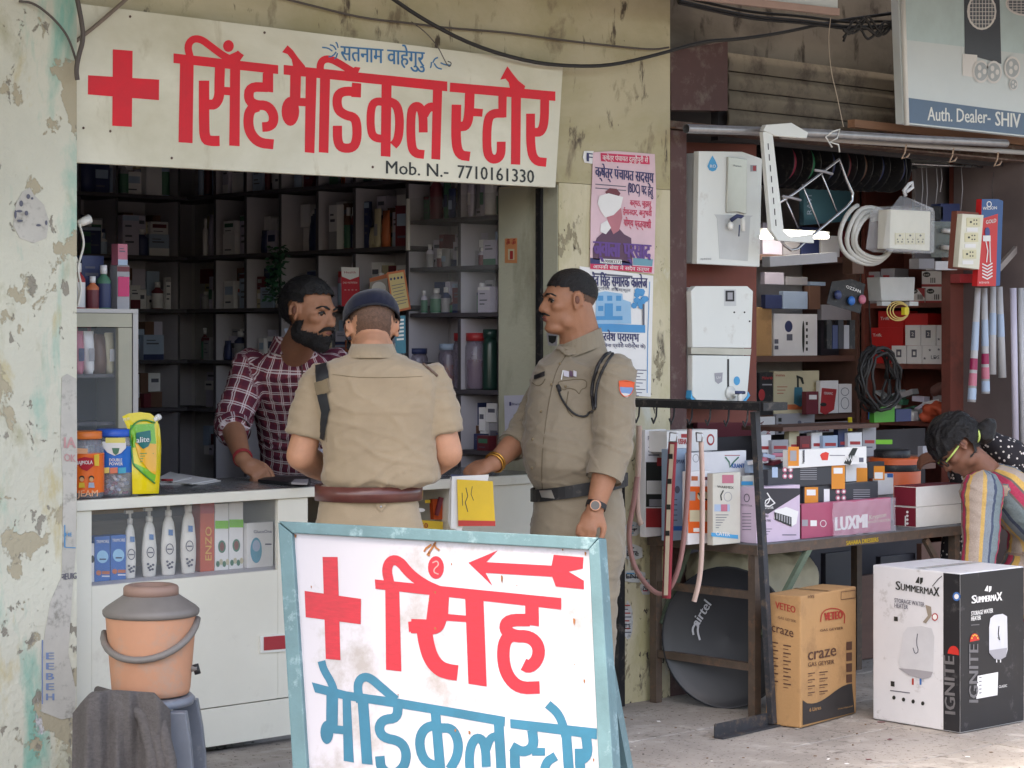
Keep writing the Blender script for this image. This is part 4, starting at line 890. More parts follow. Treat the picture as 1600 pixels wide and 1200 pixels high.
def woman():
    hc = W(1494, 697, 9.25); R = frame(-RT * .62 - UP * .76 - FW * .14, UP * .6 - RT * .8); s = .98
    ls, le, lw = W(1534, 768, 9.05), W(1532, 850, 9.0), W(1525, 925, 8.95)
    rs, re, rw = W(1548, 750, 9.45), W(1505, 742, 9.55), W(1478, 714, 9.5)
    hip = W(1660, 860, 9.35)
    b = MB(); head_shapes(b, hc, R, s); nb = W(1545, 738, 9.25); limb(b, [hc + RT * .02, nb], [.05, .056])
    up = (nb - hip).normalized(); bd = up.cross(FW).normalized()
    def tor(mb, k): ringshape(mb, [(nb, FW * .07 * k, bd * .05 * k), (nb.lerp(hip, .12), FW * .15 * k, bd * .08 * k), (nb.lerp(hip, .4), FW * .16 * k, bd * .1 * k), (nb.lerp(hip, .75), FW * .15 * k, bd * .1 * k), (hip, FW * .16 * k, bd * .12 * k)])
    tor(b, 1); limb(b, [ls, le, lw], [.05, .042, .028]); hand(b, lw, -UP, -FW, .9, .6); limb(b, [rs, re, rw], [.05, .042, .032]); hand(b, rw, -RT - UP * .05, UP * .8 - FW * .5, .95, .7, .06, thumb=-1)
    for q in (-1, 1): x = hip + FW * .08 * q; limb(b, [x, V((x.x, x.y, .5)), V((x.x, x.y, .08))], [.10, .06, .04])
    body = remesh(b, .0075, 'person', None, m_skinD, 2, head_fn(hc, R, s))
    tag(body, 'woman with tied black hair and lime glasses bending down in a striped kurta', 'person')
    hair('hair', body, hc, R, s, m_hair, .027, lambda x, y, z: (z > .020 + .1 * (y - .03) if y > .02 else z > -.075) and not (abs(x) > .075 and z < .012 and -.03 < y < .02), .008)
    X = lambda x, y, z: hc + R @ (V((x, y, z)) * s)
    e = MB(); e.ball(W(1537, 676, 9.25), (.05, .05, .048), _tmpm, 16); e.ball(W(1545, 664, 9.25), (.035, .035, .03), _tmpm, 16); remesh(e, .006, 'hair_bun', body, m_hair, 1, lambda co, n: co + n * .008 * noise.noise(co * 40))
    e = MB(); c = W(1526, 681, 9.22); e.tube([c + UP * .022 * cos(a) * 1.2 + (RT * .3 - FW) * .022 * sin(a) for a in [2 * pi * i / 16 for i in range(17)]], .005, M('lime_plastic', C(200, 220, 120), .4), 8, cap=False); e.build('hair_band', body)
    e = MB(); lm = M('lime_plastic', None)
    for q in (-1, 1):
        e.tube([X(q * .082, .0, .008), X(q * .080, .05, .006), X(q * .062, .096, .004)], .0042, lm, 8); e.tube([X(q * .034 + .028 * cos(a), .099, .002 + .021 * sin(a)) for a in [2 * pi * i / 16 for i in range(17)]], .0026, m_black, 6, cap=False)
    e.build('spectacles', body); face_parts(body, hc, R, s, m_hair)
    sm = MB(); tor(sm, 1.16); limb(sm, [ls, ls.lerp(le, .5), le, le.lerp(lw, .9)], [.088, .084, .076, .066]); limb(sm, [rs, re], [.085, .07])
    x = hip; limb(sm, [x, V((x.x, x.y, .62))], [.17, .24]); limb(sm, [x - RT * .10 - UP * .02, V((x.x, x.y, .45)) - RT * .12], [.14, .17])
    sh = remesh(sm, .011, 'kurta', body, woman_mat(), 3, fold_fn([(ls, .15), (hip, .2)], .007, 11))
    setattr_cloth(sh, [(nb, hip, .16, FW, 0), (ls, lw, .12, -FW, 0), (rs, re, .08, FW, .9), (hip, V((hip.x, hip.y, .3)), .22, -FW, 0)])
    # polka dot scarf
    m = M('black_dotted_scarf', C(34, 30, 36), .85, var=0); nt = m.node_tree; vo = nt.nodes.new('ShaderNodeTexVoronoi'); vo.inputs['Scale'].default_value = 48; g = nt.nodes.new('ShaderNodeNewGeometry'); nt.links.new(g.outputs['Position'], vo.inputs['Vector'])
    r = nt.nodes.new('ShaderNodeValToRGB'); r.color_ramp.interpolation = 'CONSTANT'; r.color_ramp.elements[0].color = (*C(214, 205, 200), 1); r.color_ramp.elements[1].position = .26; r.color_ramp.elements[1].color = (*C(34, 30, 36), 1); nt.links.new(vo.outputs['Distance'], r.inputs[0]); nt.links.new(r.outputs[0], m.node_tree.nodes['Principled BSDF'].inputs['Base Color'])
    e = MB(); limb(e, [W(1548, 690, 9.42), W(1580, 712, 9.42), W(1615, 760, 9.42), W(1640, 820, 9.42)], [.05, .075, .085, .08]); limb(e, [W(1498, 745, 9.5), W(1490, 800, 9.52), W(1486, 880, 9.52)], [.04, .045, .05])
    remesh(e, .009, 'scarf', body, m, 2, lambda co, n: co + n * .006 * noise.noise(co * 22))
woman()
# ============================================================ shelving in the medical shop
ZS = [2.19, 1.90, 1.645, 1.40, 1.17]
def shelf_unit(label, a, b, back, front, zs, divs, axis, side_w=True):
    u = empty('shelf_unit', (a if axis == 'x' else front, a if axis == 'y' else front, .1), label, 'shelf unit')
    def bx(n, s0, s1, d0, d1, z0, z1, m):
        q = MB()
        if axis == 'x': q.span((s0, d0, z0), (s1, d1, z1), m)
        else: q.span((d0, s0, z0), (d1, s1, z1), m)
        return q.build(n, u)
    sg = 1 if back > front else -1
    bx('back_panel', a, b, back, back + .012 * sg, .1, 2.72, m_lam)
    for z in zs: bx('shelf_board', a, b, front, back - .001 * sg, z - .017, z, m_edge)
    for d in divs:
        q = MB()
        for z0, z1 in zip([.1] + sorted(zs), [z - .0245 for z in sorted(zs)] + [2.7]):
            if axis == 'x': q.span((d - .006, front + .004, z0 + .0005), (d + .006, back - .002, z1 - .0005), m_lam); q.span((d - .006, front + .001, z0 + .0005), (d + .006, front + .0035, z1 - .0005), m_edge)
            else: q.span((front + .004, d - .009, z0 + .0005), (back - .002, d + .009, z1 - .0005), m_lam); q.span((front + .001, d - .009, z0 + .0005), (front + .0035, d + .009, z1 - .0005), m_edge)
        q.build('divider', u)
    return u
xc = Xp(283, 400, XS).y                                  # inner corner
dv_b = [2.45, Yp(183, 400, 2.63).x, XS - .02]
shelf_unit('dark boarded shelf unit along the back wall of the medical shop', 2.32, 6.2, 2.92, 2.63, ZS, [3.2, Yp(125, 400, 2.63).x, Yp(183, 400, 2.63).x, 5.2, 5.93], 'x')
dv_s = [Xp(p, 400, 5.97).y for p in (335, 383, 437, 495, 553, 638)]
shelf_unit('long dark shelf unit down the right wall, crowded with medicine', 2.62, dv_s[-1], 6.2, 5.97, ZS, dv_s[:-1] + [dv_s[-1] + .01], 'y')
ZR = [2.007, 1.805, 1.61, 1.29, 1.04]
shelf_unit('darker glass fronted shelves nearest the whitewashed column', .365, dv_s[-1] - .012, 6.2, 5.97, ZR, [.376, Xp(717, 400, 5.97).y], 'y')
b = MB(); yy = Xp(637, 400, 5.96).y; b.span((5.955, yy - .006, 1.88), (5.968, yy + .006, 2.1), m_white); b.build('trim_strip', None, 'upright white edging strip between the two side wall shelves', 'strip')
def glassm(name, a, rough=.05, col=(.8, .85, .88)):
    m = M(name, col, rough, var=0, alpha=a); return m
m_pane = glassm('shop_glass', .06)
b = MB(); b.span((5.962, .39, 1.62), (5.965, dv_s[-1] - .02, 2.1), m_pane); b.build('glass_pane', None, 'thin glass sliding pane in front of the side shelves by the column', 'glass')

# ---- stock
PAL = {'white': C(232, 230, 232), 'pale lilac': C(200, 194, 212), 'pale blue': C(166, 184, 208), 'navy': C(50, 60, 100), 'maroon': C(110, 44, 54), 'pink': C(190, 110, 130), 'orange': C(196, 110, 70), 'green': C(70, 120, 96), 'grey': C(160, 158, 164), 'brown': C(110, 80, 66), 'cream': C(200, 190, 160), 'red': C(170, 50, 54)}
SM = {k: M('pack_' + k.replace(' ', '_'), v, .45, var=.08) for k, v in PAL.items()}
m_print = M('faint_print', C(96, 96, 110), .6)
CN = list(PAL)
def stock(kind, colr, p, w, d, h, ax, lab, group):
    """one pack standing on a board; p is the front centre of its foot, ax the direction it faces"""
    q = MB(); f = V(ax); r = V((-f.y, f.x, 0)); c = V(p) - f * d / 2; m = SM[colr]; m2 = SM[random.choice(['white', 'navy', 'maroon', 'green', 'pale blue', 'grey'])]
    R = Matrix((r, f, V((0, 0, 1)))).transposed(); rz = random.uniform(-.12, .12); R = R @ Matrix.Rotation(rz, 3, 'Z')
    def F(u0, v0, u1, v1, mm, k=.0006):
        y = d / 2 + k; q.add([c + R @ V((x, y, z)) for x, z in ((u0 * w / 2, v0 * h), (u1 * w / 2, v0 * h), (u1 * w / 2, v1 * h), (u0 * w / 2, v1 * h))], [(0, 1, 2, 3)], mm)
    if kind == 'carton':
        q.box(c + V((0, 0, h / 2)), (w, d, h), m, mat=R); 
        v = random.random()
        if v < .4: F(-1, 0, 1, random.uniform(.2, .45), m2); F(-.7, .62, .5, .68, m_print); F(-.7, .76, .2, .8, m_print)
        elif v < .7: F(-.8, .5, .8, .8, m2); F(-.7, .2, .4, .26, m_print)
        else:
            for z in (.3, .45, .7): F(-.7, z, random.uniform(0, .8), z + .05, m_print)
            F(-1, .86, 1, .98, m2)
    elif kind == 'bottle':
        q.lathe(c, [(w * .48, 0), (w * .5, h * .03), (w * .5, h * .25, m2), (w * .5, h * .58, m2), (w * .5, h * .66, m), (w * .2, h * .78), (w * .2, h * .8), (w * .24, h * .8, SM['white']), (w * .24, h, SM['white'])], m, 14)
    elif kind == 'jar':
        q.lathe(c, [(w * .46, 0), (w * .5, h * .04), (w * .5, h * .3, m2), (w * .5, h * .66, m2), (w * .5, h * .78, m), (w * .42, h * .83), (w * .46, h * .83, SM['red']), (w * .46, h, SM['red'])], m, 16)
    elif kind == 'tube':
        n = 10
        for k in range(1): pass
        vs = []
        for z, a, bb in ((0, .3, .5), (h * .06, .32, .55), (h * .1, .44, .5), (h * .7, .5, .3), (h, .5, .05)):
            for i in range(n): t = 2 * pi * i / n; vs.append(c + R @ V((w * a * cos(t), d * bb * sin(t), z)))
        q.add(vs, [(j * n + i, j * n + (i + 1) % n, (j + 1) * n + (i + 1) % n, (j + 1) * n + i) for j in range(4) for i in range(n)] + [tuple(range(n))], m, True); F(-.5, .3, .5, .6, m2, .001)
    elif kind == 'packet':
        n = 8; vs = []
        for z, dd in ((0, .5), (h * .3, .55), (h * .7, .4), (h, .03)):
            for x, s in ((-1, 0), (-.6, 1), (0, 1.1), (.6, 1), (1, 0), (.6, -1), (0, -1.1), (-.6, -1)): vs.append(c + R @ V((x * w / 2 * (1 + .02 * noise.noise(V((x, z, w)))), s * d * dd, z)))
        q.add(vs, [(j * n + i, j * n + (i + 1) % n, (j + 1) * n + (i + 1) % n, (j + 1) * n + i) for j in range(3) for i in range(n)] + [tuple(range(n)), tuple(range(3 * n, 4 * n))], m, True)
    o = q.build({'carton': 'medicine_carton', 'bottle': 'medicine_bottle', 'jar': 'plastic_jar', 'tube': 'cream_tube', 'packet': 'foil_packet'}[kind], None, lab, {'carton': 'carton', 'bottle': 'bottle', 'jar': 'jar', 'tube': 'tube', 'packet': 'packet'}[kind], group)
    return o
ORD = ['first', 'second', 'third', 'fourth', 'fifth', 'sixth', 'seventh', 'eighth', 'ninth', 'tenth', 'eleventh', 'twelfth', 'thirteenth', 'fourteenth']
random.seed(11)
def fill(a, b, front, ax, zs, tops, wall, bay, kinds, cols, dens=.9, wr=(.045, .10)):
    """stock every board between two uprights; wall and bay go into each label"""
    for si, (z, zt) in enumerate(zip(zs, tops)):
        gap = zt - z - .03; x = min(a, b) + .02; e = max(a, b) - .02; L = []
        while x < e - .03:
            if random.random() > dens: x += random.uniform(.03, .10); continue
            k = random.choice(kinds); w = random.uniform(*wr) * (1.2 if k == 'carton' else .75); w = min(w, e - x); h = gap * random.uniform(.38, .88); d = min(.16, w * (1 if k in ('bottle', 'jar') else .6))
            if k == 'tube': h = min(h, .17); w = min(w, .05)
            L.append((k, random.choice(cols), x + w / 2, w, d, h)); x += w + random.uniform(.002, .012)
        if ax == 'x': L = L[::-1]                     # left to right as seen
        for i, (k, c, p, w, d, h) in enumerate(L):
            dd = front + random.uniform(.015, .06); pos, f = (V((p, dd, z + .0005)), V((0, -1, 0))) if ax == 'y' else (V((dd, p, z + .0005)), V((-1, 0, 0)))
            word = {'carton': 'carton', 'bottle': 'bottle', 'jar': 'jar', 'tube': 'tube', 'packet': 'packet'}[k]
            stock(k, c, pos, w, d, h, f, f'{c} {word}, {ORD[min(i, 13)]} on {ORD[si]} board of {wall}, {bay} bay', f'stock on {wall}')
            if k == 'carton' and h < gap * .5 and random.random() < .6:
                h2 = min(gap * .4, .06); stock('carton', random.choice(cols), pos + V((0, 0, h + .001)), w * .9, d * .9, h2, f, f'flat carton laid on {ORD[min(i, 13)]} pack, {ORD[si]} board, {wall}, {bay} bay', f'stock on {wall}')
tops = lambda zs, t=2.5: [t] + [z - .024 for z in zs[:-1]]
dull = ['white', 'white', 'pale lilac', 'pale blue', 'grey', 'navy', 'maroon', 'cream', 'white']
Z4 = ZS[:5]
xa, xb = Yp(125, 400, 2.63).x, Yp(183, 400, 2.63).x
fill(xa, xb, 2.63, 'y', Z4, tops(ZS), 'back wall', 'left', ['carton', 'carton', 'packet'], ['white', 'white', 'cream', 'navy', 'maroon', 'pink'], wr=(.07, .13))
fill(xb, 5.2, 2.63, 'y', Z4, tops(ZS), 'back wall', 'middle', ['carton', 'carton', 'tube'], ['white', 'white', 'navy', 'pale blue', 'green'], wr=(.06, .12))
fill(5.2, 5.93, 2.63, 'y', Z4[:4], tops(ZS), 'back wall', 'right', ['carton', 'bottle'], dull)
# packed second row behind the front stock
q = MB(); random.seed(77)
def packrow(a, b, front, ax, zs, tps, q):
    for z, zt in zip(zs, tps):
        x = min(a, b) + .015
        while x < max(a, b) - .04:
            w = random.uniform(.03, .08); y = 0
            while y < (zt - z) * .62:
                h = random.uniform(.03, .12); h = min(h, zt - z - .035 - y)
                if h < .02: break
                m = SM[random.choice(['white', 'pale lilac', 'grey', 'pale blue', 'white', 'cream', 'navy', 'maroon', 'pale lilac', 'brown', 'white'])]; f = front + .13 + random.uniform(-.015, .02)
                c = (x + w / 2, f, z + y + h / 2) if ax == 'y' else (f, x + w / 2, z + y + h / 2)
                q.box(c, (w * .94, .08, h * .97) if ax == 'y' else (.08, w * .94, h * .97), m, rz=random.uniform(-.05, .05))
                if random.random() < .5:
                    c2 = (x + w / 2, f - .042, z + y + h * .6) if ax == 'y' else (f - .042, x + w / 2, z + y + h * .6); q.box(c2, (w * .6, .001, h * .2) if ax == 'y' else (.001, w * .6, h * .2), m_print)
                y += h
            x += w + random.uniform(0, .012) + (.05 if random.random() < .08 else 0)
packrow(2.5, 5.9, 2.63, 'y', Z4 + [.94], tops(ZS) + [1.146], q)
pv = 2.61
for y in dv_s: packrow(y, pv, 5.97, 'x', ZS + [.94], tops(ZS) + [1.146], q); pv = y - .009
packrow(.39, dv_s[-1] - .03, 5.97, 'x', ZR[:3] + ZR[4:], tops(ZR, 2.3)[:3] + [1.27], q)
q.build('packed_stock', None, 'rows of small pale medicine packs crammed deep in the shelves', 'packs', kind='stuff')
prev = 2.61
for k, y in enumerate(dv_s):
    fill(y, prev, 5.97, 'x', ZS[:4], tops(ZS), 'side wall', ['farthest', 'second farthest', 'third farthest', 'middle', 'second nearest', 'nearest'][k], ['carton', 'carton', 'carton', 'bottle', 'tube', 'jar', 'packet'], dull + (['orange', 'brown', 'pink'] if k > 3 else []), .95, (.035, .085)); prev = y
yy = Xp(717, 400, 5.97).y
for nm, a, bq in (('left', yy, dv_s[-1] - .02), ('right', .376, yy)):
    fill(a, bq, 5.975, 'x', ZR[:3], tops(ZR, 2.3), 'glazed side shelves', nm, ['bottle', 'bottle', 'carton', 'tube'], ['grey', 'navy', 'pale lilac', 'green', 'maroon', 'white'], .9, (.045, .08))
    fill(a, bq, 5.975, 'x', ZR[4:], [1.16], 'low glazed side shelves', nm, ['carton'], ['navy', 'grey', 'maroon', 'brown'], 1, (.04, .06))
# big lidded jars at the elbow of the officer
m_jar = M('clear_plastic', C(150, 140, 160), .12, var=.1, alpha=.55)
for px, w, h, lid, body_, lab in ((652, .085, .17, 'navy', 'grey', 'clear jar with a violet lid, leftmost of the big jars by the officer'), (700, .075, .19, 'pale blue', 'orange', 'clear jar with a turquoise lid over orange packs'), (722, .07, .235, 'red', 'navy', 'tall clear jar with a red lid and dark stock, third of the big jars'), (744, .085, .235, 'red', 'maroon', 'wide jar of magenta packs with a red lid'), (766, .06, .25, 'green', 'green', 'dark green tall bottle nearest the column')):
    p = Xp(px, 610, 6.03); q = empty('sweet_jar', (p.x, p.y, ZR[3]), lab, 'jar', 'big lidded jars on the side shelf'); c = V((p.x, p.y, ZR[3] + .001))
    e = MB(); e.lathe(c, [(w * .5, 0), (w * .54, .01), (w * .54, h * .75), (w * .44, h * .86)], m_jar if lid != 'green' else M('bottle_dark', C(36, 62, 56), .3), 18); e.build('jar_body', q)
    e = MB(); e.lathe(c + V((0, 0, h * .86)), [(w * .5, 0), (w * .5, h * .14)], SM[lid] if lid != 'green' else M('bottle_dark', None), 18); e.build('lid', q)
    e = MB(); e.lathe(c + V((0, 0, .006)), [(w * .44, 0), (w * .44, h * .5)], SM[body_], 12); e.build('contents', q)
# leaning display packs behind the counter
def leaf(name, pts, t, m, label, cat, th=.03, prints=(), z=None):
    pl = plane(W(*pts[0], t), W(*pts[1], t), W(*pts[2], t + .03)); q = MB(); q.hexa([onpl(*p, pl) for p in pts], FW * th, m); o = q.build(name, None, label, cat)
    return o, pl
SHV = 9.35
o, pl = leaf('display_carton', ((533, 417), (561, 418), (562, 478), (534, 478)), SHV, M('pack_crimson', C(190, 30, 50), .4), 'red and white carton standing behind the bearded shopkeeper', 'carton')
q = MB(); decal(q, [[(533, 417), (561, 418), (561, 432), (547, 437), (534, 432)]], pl, m_paper, .001); T(q, 'Health', (538, 427), (556, 427), 3.5, pl, SM['red'], 0); T(q, 'DAILY NUTRITION', (536, 443), (558, 443), 3, pl, m_paper, 0); T(q, '* * * *', (538, 455), (558, 455), 3, pl, m_paper, 0); q.build('printed_face', o)
o, pl = leaf('display_carton', ((577, 435), (604, 428), (610, 482), (581, 484)), SHV - .05, M('pack_ors', C(170, 160, 150), .5), 'grey and orange pouch pack printed ORS', 'carton')
q = MB(); decal(q, [[(577, 435), (604, 428), (605, 434), (578, 441)]], pl, SM['orange'], .001); decal(q, [ell(592, 450, 11, 10)], pl, m_paper, .0012); T(q, 'ORS', (584, 464), (601, 461), 8, pl, SM['red'], .03, .002); q.build('printed_face', o)
o, pl = leaf('display_carton', ((604, 426), (632, 421), (642, 483), (614, 489)), SHV - .25, SM['orange'], 'yellow leaflet panel edged in orange leaning by the officer cap', 'carton', .012)
q = MB(); decal(q, [[(607, 429), (630, 425), (639, 480), (616, 485)]], pl, M('leaflet_yellow', C(206, 186, 132), .6), .001)
for k in range(4): decal(q, [ell(611 + k * 5.5, 436 - k * .9, 1.6, 2.2, 8)], pl, SM['navy'], .002)
for k in range(7): decal(q, [[(612 + k * .9, 446 + k * 5), (632 + k * .9 - (k * 3 % 5), 442 + k * 5), (632 + k * .9 - (k * 3 % 5), 443 + k * 5), (612 + k * .9, 447 + k * 5)]], pl, m_print, .002)
q.build('printed_face', o)
o, pl = leaf('display_carton', ((617, 494), (633, 493), (634, 552), (618, 553)), 8.7, M('pack_teal', C(70, 130, 150), .45), 'narrow blue and white calendar pack right of the officer cap', 'carton', .03)
q = MB()
for k in range(6): decal(q, [[(620, 499 + k * 6), (631, 498 + k * 6), (631, 501 + k * 6), (620, 502 + k * 6)]], pl, m_paper, .001)
q.build('printed_face', o)
# green garland hanging between the bays
q = MB(); random.seed(5)
for k in range(220):
    f = k / 220; c = W(436 + random.uniform(-11, 11) - 8 * f, 385 + 85 * f, 9.55) + FW * random.uniform(-.04, .04); a = random.uniform(0, 6.28); u = V((cos(a), sin(a) * .6, random.uniform(-1, .2))).normalized() * .03; v = u.orthogonal().normalized() * .008
    q.add([c, c + u * .5 + v, c + u, c + u * .5 - v], [(0, 1, 2, 3)], M('garland_green', C(30, 74, 50), .6))
q.build('garland', None, 'dark green leafy garland hanging in front of the side wall shelves', 'garland')

# ============================================================ counter
CT = .972
cnt = empty('counter', (4.8, .3, .1), 'white laminate shop counter with a glass display window under its left half', 'counter')
m_ctop = M('counter_top_gloss', C(120, 122, 124), .25, var=.12, scale=5); m_cw = M('counter_white', C(230, 228, 216), .35, var=.05, scale=3, dirt=(C(214, 210, 198), .15, 5))
def cb(n, a, b_, m, bev=0): q = MB(); q.span(a, b_, m); return q.build(n, cnt, bevel=bev)
YF = 0.0; fx = lambda px: Yp(px, 800, YF).x
cb('counter_top', (XL + .004, YF + .02, CT - .026), (XS - .018, .64, CT), m_ctop)
cb('counter_top_edge', (XL + .004, YF - .012, CT - .034), (XS - .018, YF + .019, CT + .001), m_cw, .003)
zt, zb = CT - .036, .688
x1, x2, x3, x4, x5 = XL + .004, fx(143), fx(434), fx(481), fx(705)
cb('front_panel', (x1, YF, .10), (x2, YF + .018, zt), m_cw)
cb('front_panel', (x2 + .001, YF, .235), (x3 + .0, YF + .018, zb), m_cw, .0015)
cb('kick_panel', (x2 + .001, YF + .004, .10), (x4, YF + .018, .231), m_cw)
cb('stile', (x3 + .001, YF, .235), (x4, YF + .018, zt), m_cw, .0015)
cb('front_panel', (x5, YF, .10), (XS - .02, YF + .018, zt), m_cw)
cb('side_panel', (x1, YF + .02, .10), (x1 + .018, .62, zt + .008), m_cw)
cb('side_panel', (x4 - .018, YF + .02, .10), (x4, .62, zt + .008), m_cw); cb('side_panel', (x5, YF + .02, .10), (x5 + .018, .62, zt + .008), m_cw)
cb('display_shelf', (x1 + .02, YF + .02, zb - .018), (x4 - .02, .60, zb), m_lam); cb('back_panel', (x1 + .02, .602, .12), (XS - .03, .615, zt + .008), M('counter_inner', C(150, 140, 128), .7, var=.2))
cb('display_shelf', (x4 + .002, YF + .04, .70), (x5 - .002, .6, .715), m_edge); cb('display_shelf', (x4 + .002, YF + .04, .42), (x5 - .002, .6, .435), m_edge)
q = MB(); q.span((x2 + .002, YF + .006, zb + .002), (x3 - .002, YF + .010, zt - .001), m_pane); q.build('glass_pane', cnt)
q = MB(); ps = ypl(YF); q.hexa([onpl(x, y, ps, .008) for x, y in ((405, 994), (446, 990), (446, 1017), (405, 1020))], (0, .0075, 0), m_white); q.build('plate', cnt); q = MB(); q.hexa([onpl(x, y, ps, .010) for x, y in ((410, 995), (446, 992), (446, 1013), (410, 1016))], (0, .0018, 0), M('plate_red', C(170, 38, 52), .4)); q.build('plate_face', cnt)

# ---- goods behind the counter glass
pg = ypl(.10); ZD = zb + .001
def dl(px): return Yp(px, 880, .10)
def gcarton(px0, px1, ph, m, label, prints, yy=.10, name='carton', z=ZD, d=.05):
    a = Yp(px0, 880, yy); b_ = Yp(px1, 880, yy); t = (a - CAM).dot(FW); h = ph * t / FL; pl = ypl(yy); q = MB(); q.span((a.x, yy, z), (b_.x - .001, yy + d, z + h), m); o = q.build(name, None, label, 'carton')
    zb_px = proj((a.x, yy, z))[1]; q = MB(); prints(q, pl, px0, px1, zb_px, ph)
    if q.v: q.build('printed_face', o)
    return o
m_bx = M('box_blue', C(44, 104, 178), .4)
def pr_blue(q, pl, a, b_, y, h):
    c = (a + b_) / 2; T(q, 'TRIMORE', (a + 2, y - h * .86), (b_ - 2, y - h * .87), 5, pl, m_paper, .01); decal(q, [ell(c, y - h * .56, 9, 10)], pl, M('pale_sky', C(150, 200, 230), .4), .001); decal(q, [[(c - 5, y - h * .52), (c + 5, y - h * .52), (c + 5, y - h * .49), (c - 5, y - h * .49)]], pl, SM['navy'], .002)
    decal(q, [ell(a + 6, y - h * .2, 4, 4)], pl, SM['orange'], .001); decal(q, [[(a + 11, y - h * .24), (b_ - 1, y - h * .24), (b_ - 1, y - h * .17), (a + 11, y - h * .17)]], pl, SM['orange'], .001); decal(q, [[(a + 11, y - h * .14), (b_ - 1, y - h * .14), (b_ - 1, y - h * .11), (a + 11, y - h * .11)]], pl, m_paper, .001)
gcarton(141, 147.5, 60, m_paper, 'sliver of a white carton at the left end of the counter display', lambda q, pl, a, b_, y, h: decal(q, [ell(a + 3.5, y - h * .6, 2.6, 6)], pl, m_ink, .001))
gcarton(148, 172, 70, m_bx, 'left of the two blue cartons with a pale disc behind the counter glass', pr_blue)
gcarton(173, 197, 70, m_bx, 'right of the two blue cartons with a pale disc behind the counter glass', pr_blue)
m_lotion = M('lotion_white', C(226, 222, 214), .3, var=.03)
for k, (px, hh, w, lab) in enumerate(((203, .245, .044, 'slim white pump lotion bottle right beside the blue cartons'), (233, .25, .056, 'second white pump lotion bottle, with the pump turned left'), (263, .27, .058, 'third white pump lotion bottle, near the middle of the display'), (294, .285, .060, 'tallest white lotion bottle, beside the orange carton'))):
    p = Yp(px, 900, .115); r = w / 2; o = empty('lotion_bottle', (p.x, p.y, ZD), lab, 'bottle', 'white pump lotion bottles behind the counter glass'); c = V((p.x, p.y, ZD))
    q = MB(); q.lathe(c, [(r * .78, 0), (r * .85, .006), (r, hh * .22), (r * .98, hh * .4), (r * .72, hh * .66), (r * .5, hh * .72), (r * .34, hh * .75)], m_lotion, 24, sy=.7); q.build('bottle_body', o)
    q = MB(); q.lathe(c + V((0, 0, hh * .75)), [(r * .42, 0), (r * .42, hh * .07), (r * .2, hh * .08), (r * .2, hh * .15)], m_lotion, 14); q.box(c + V((-.008, -.004, hh * .92)), (.030, .012, .010), m_lotion); q.build('pump', o)
    q = MB(); pl = ypl(p.y - r * .74); zz = lambda f: proj((p.x, p.y, ZD + hh * f))[1]
    decal(q, [[(px, zz(.58)), (px + 7, zz(.575)), (px + 7, zz(.50)), (px, zz(.505))]], pl, M('label_blue', C(90, 130, 180), .5), .001)
    decal(q, ribbon(ell(px + 2, zz(.33), 5.5, 8, 18) + ell(px + 2, zz(.33), 5.5, 8, 18)[:1], 1.3), pl, m_print, .001); decal(q, [[(px - 2, zz(.335)), (px + 6, zz(.335)), (px + 6, zz(.32)), (px - 2, zz(.32))]], pl, m_print, .0012)
    for a, bb in ((-2, .17), (2, .14), (5, .10), (1, .09), (6, .16), (-1, .12)): decal(q, [ell(px + a, zz(bb), 2.2, 1.9, 8)], pl, m_print, .0014)
    q.build('label_print', o)
def pr_enzo(q, pl, a, b_, y, h): T(q, 'ENZO', (b_ - 5, y - h * .16), (b_ - 5, y - h * .62), 10, pl, M('gold_ink', C(226, 180, 90), .5), .012, up=(-1, 0)); decal(q, [[(a, y - h), (b_, y - h), (b_, y - h * .8), (a, y - h * .8)]], pl, SM['red'], .001)
gcarton(313, 335, 114, M('box_terracotta', C(196, 84, 56), .4), 'tall terracotta carton lettered ENZO sideways', pr_enzo, .12)
def pr_green(q, pl, a, b_, y, h):
    decal(q, [[(a, y - h * .75), (b_, y - h * .75), (b_, y - h * .63), (a, y - h * .63)]], pl, M('lime_band', C(120, 196, 50), .4), .001); decal(q, [ell((a + b_) / 2, y - h * .36, 6, 10)], pl, SM['green'], .001); decal(q, [ell((a + b_) / 2, y - h * .36, 3.6, 7)], pl, m_lip, .0016)
    for k in range(4): decal(q, [ell(a + 4 + k * 5, y - h * (.1 + .03 * (k % 2)), 3, 5, 8)], pl, (SM['green'], SM['cream'])[k % 2], .0018)
gcarton(336, 357, 104, m_paper, 'left white hair oil carton with a lime band', pr_green, .12); gcarton(358, 380, 104, m_paper, 'right white hair oil carton with a lime band', pr_green, .12)
def pr_glu(q, pl, a, b_, y, h):
    T(q, 'GlucoOne', (a + 10, y - h * .78), (a + 38, y - h * .79), 5, pl, SM['navy'], .01); q2 = [ell(a + 14, y - h * .40, 9, 20)]; decal(q, q2, pl, M('meter_teal', C(90, 160, 184), .4), .001); decal(q, [ell(a + 14, y - h * .5, 6, 9)], pl, SM['pale blue'], .002); decal(q, [[(a + 28, y - h * .55), (a + 38, y - h * .55), (a + 38, y - h * .52), (a + 28, y - h * .52)]], pl, m_print, .001)
gcarton(386, 427, 70, m_paper, 'white glucose meter carton at the right end of the display', pr_glu, .11)
q = MB(); a = Yp(142, 800, .25); b_ = Yp(236, 800, .25); q.span((a.x, .25, .9), (b_.x, .35, .932), M('kraft', C(176, 146, 104), .8)); q.build('kraft_carton', None, 'flat kraft carton stored under the counter top', 'carton')
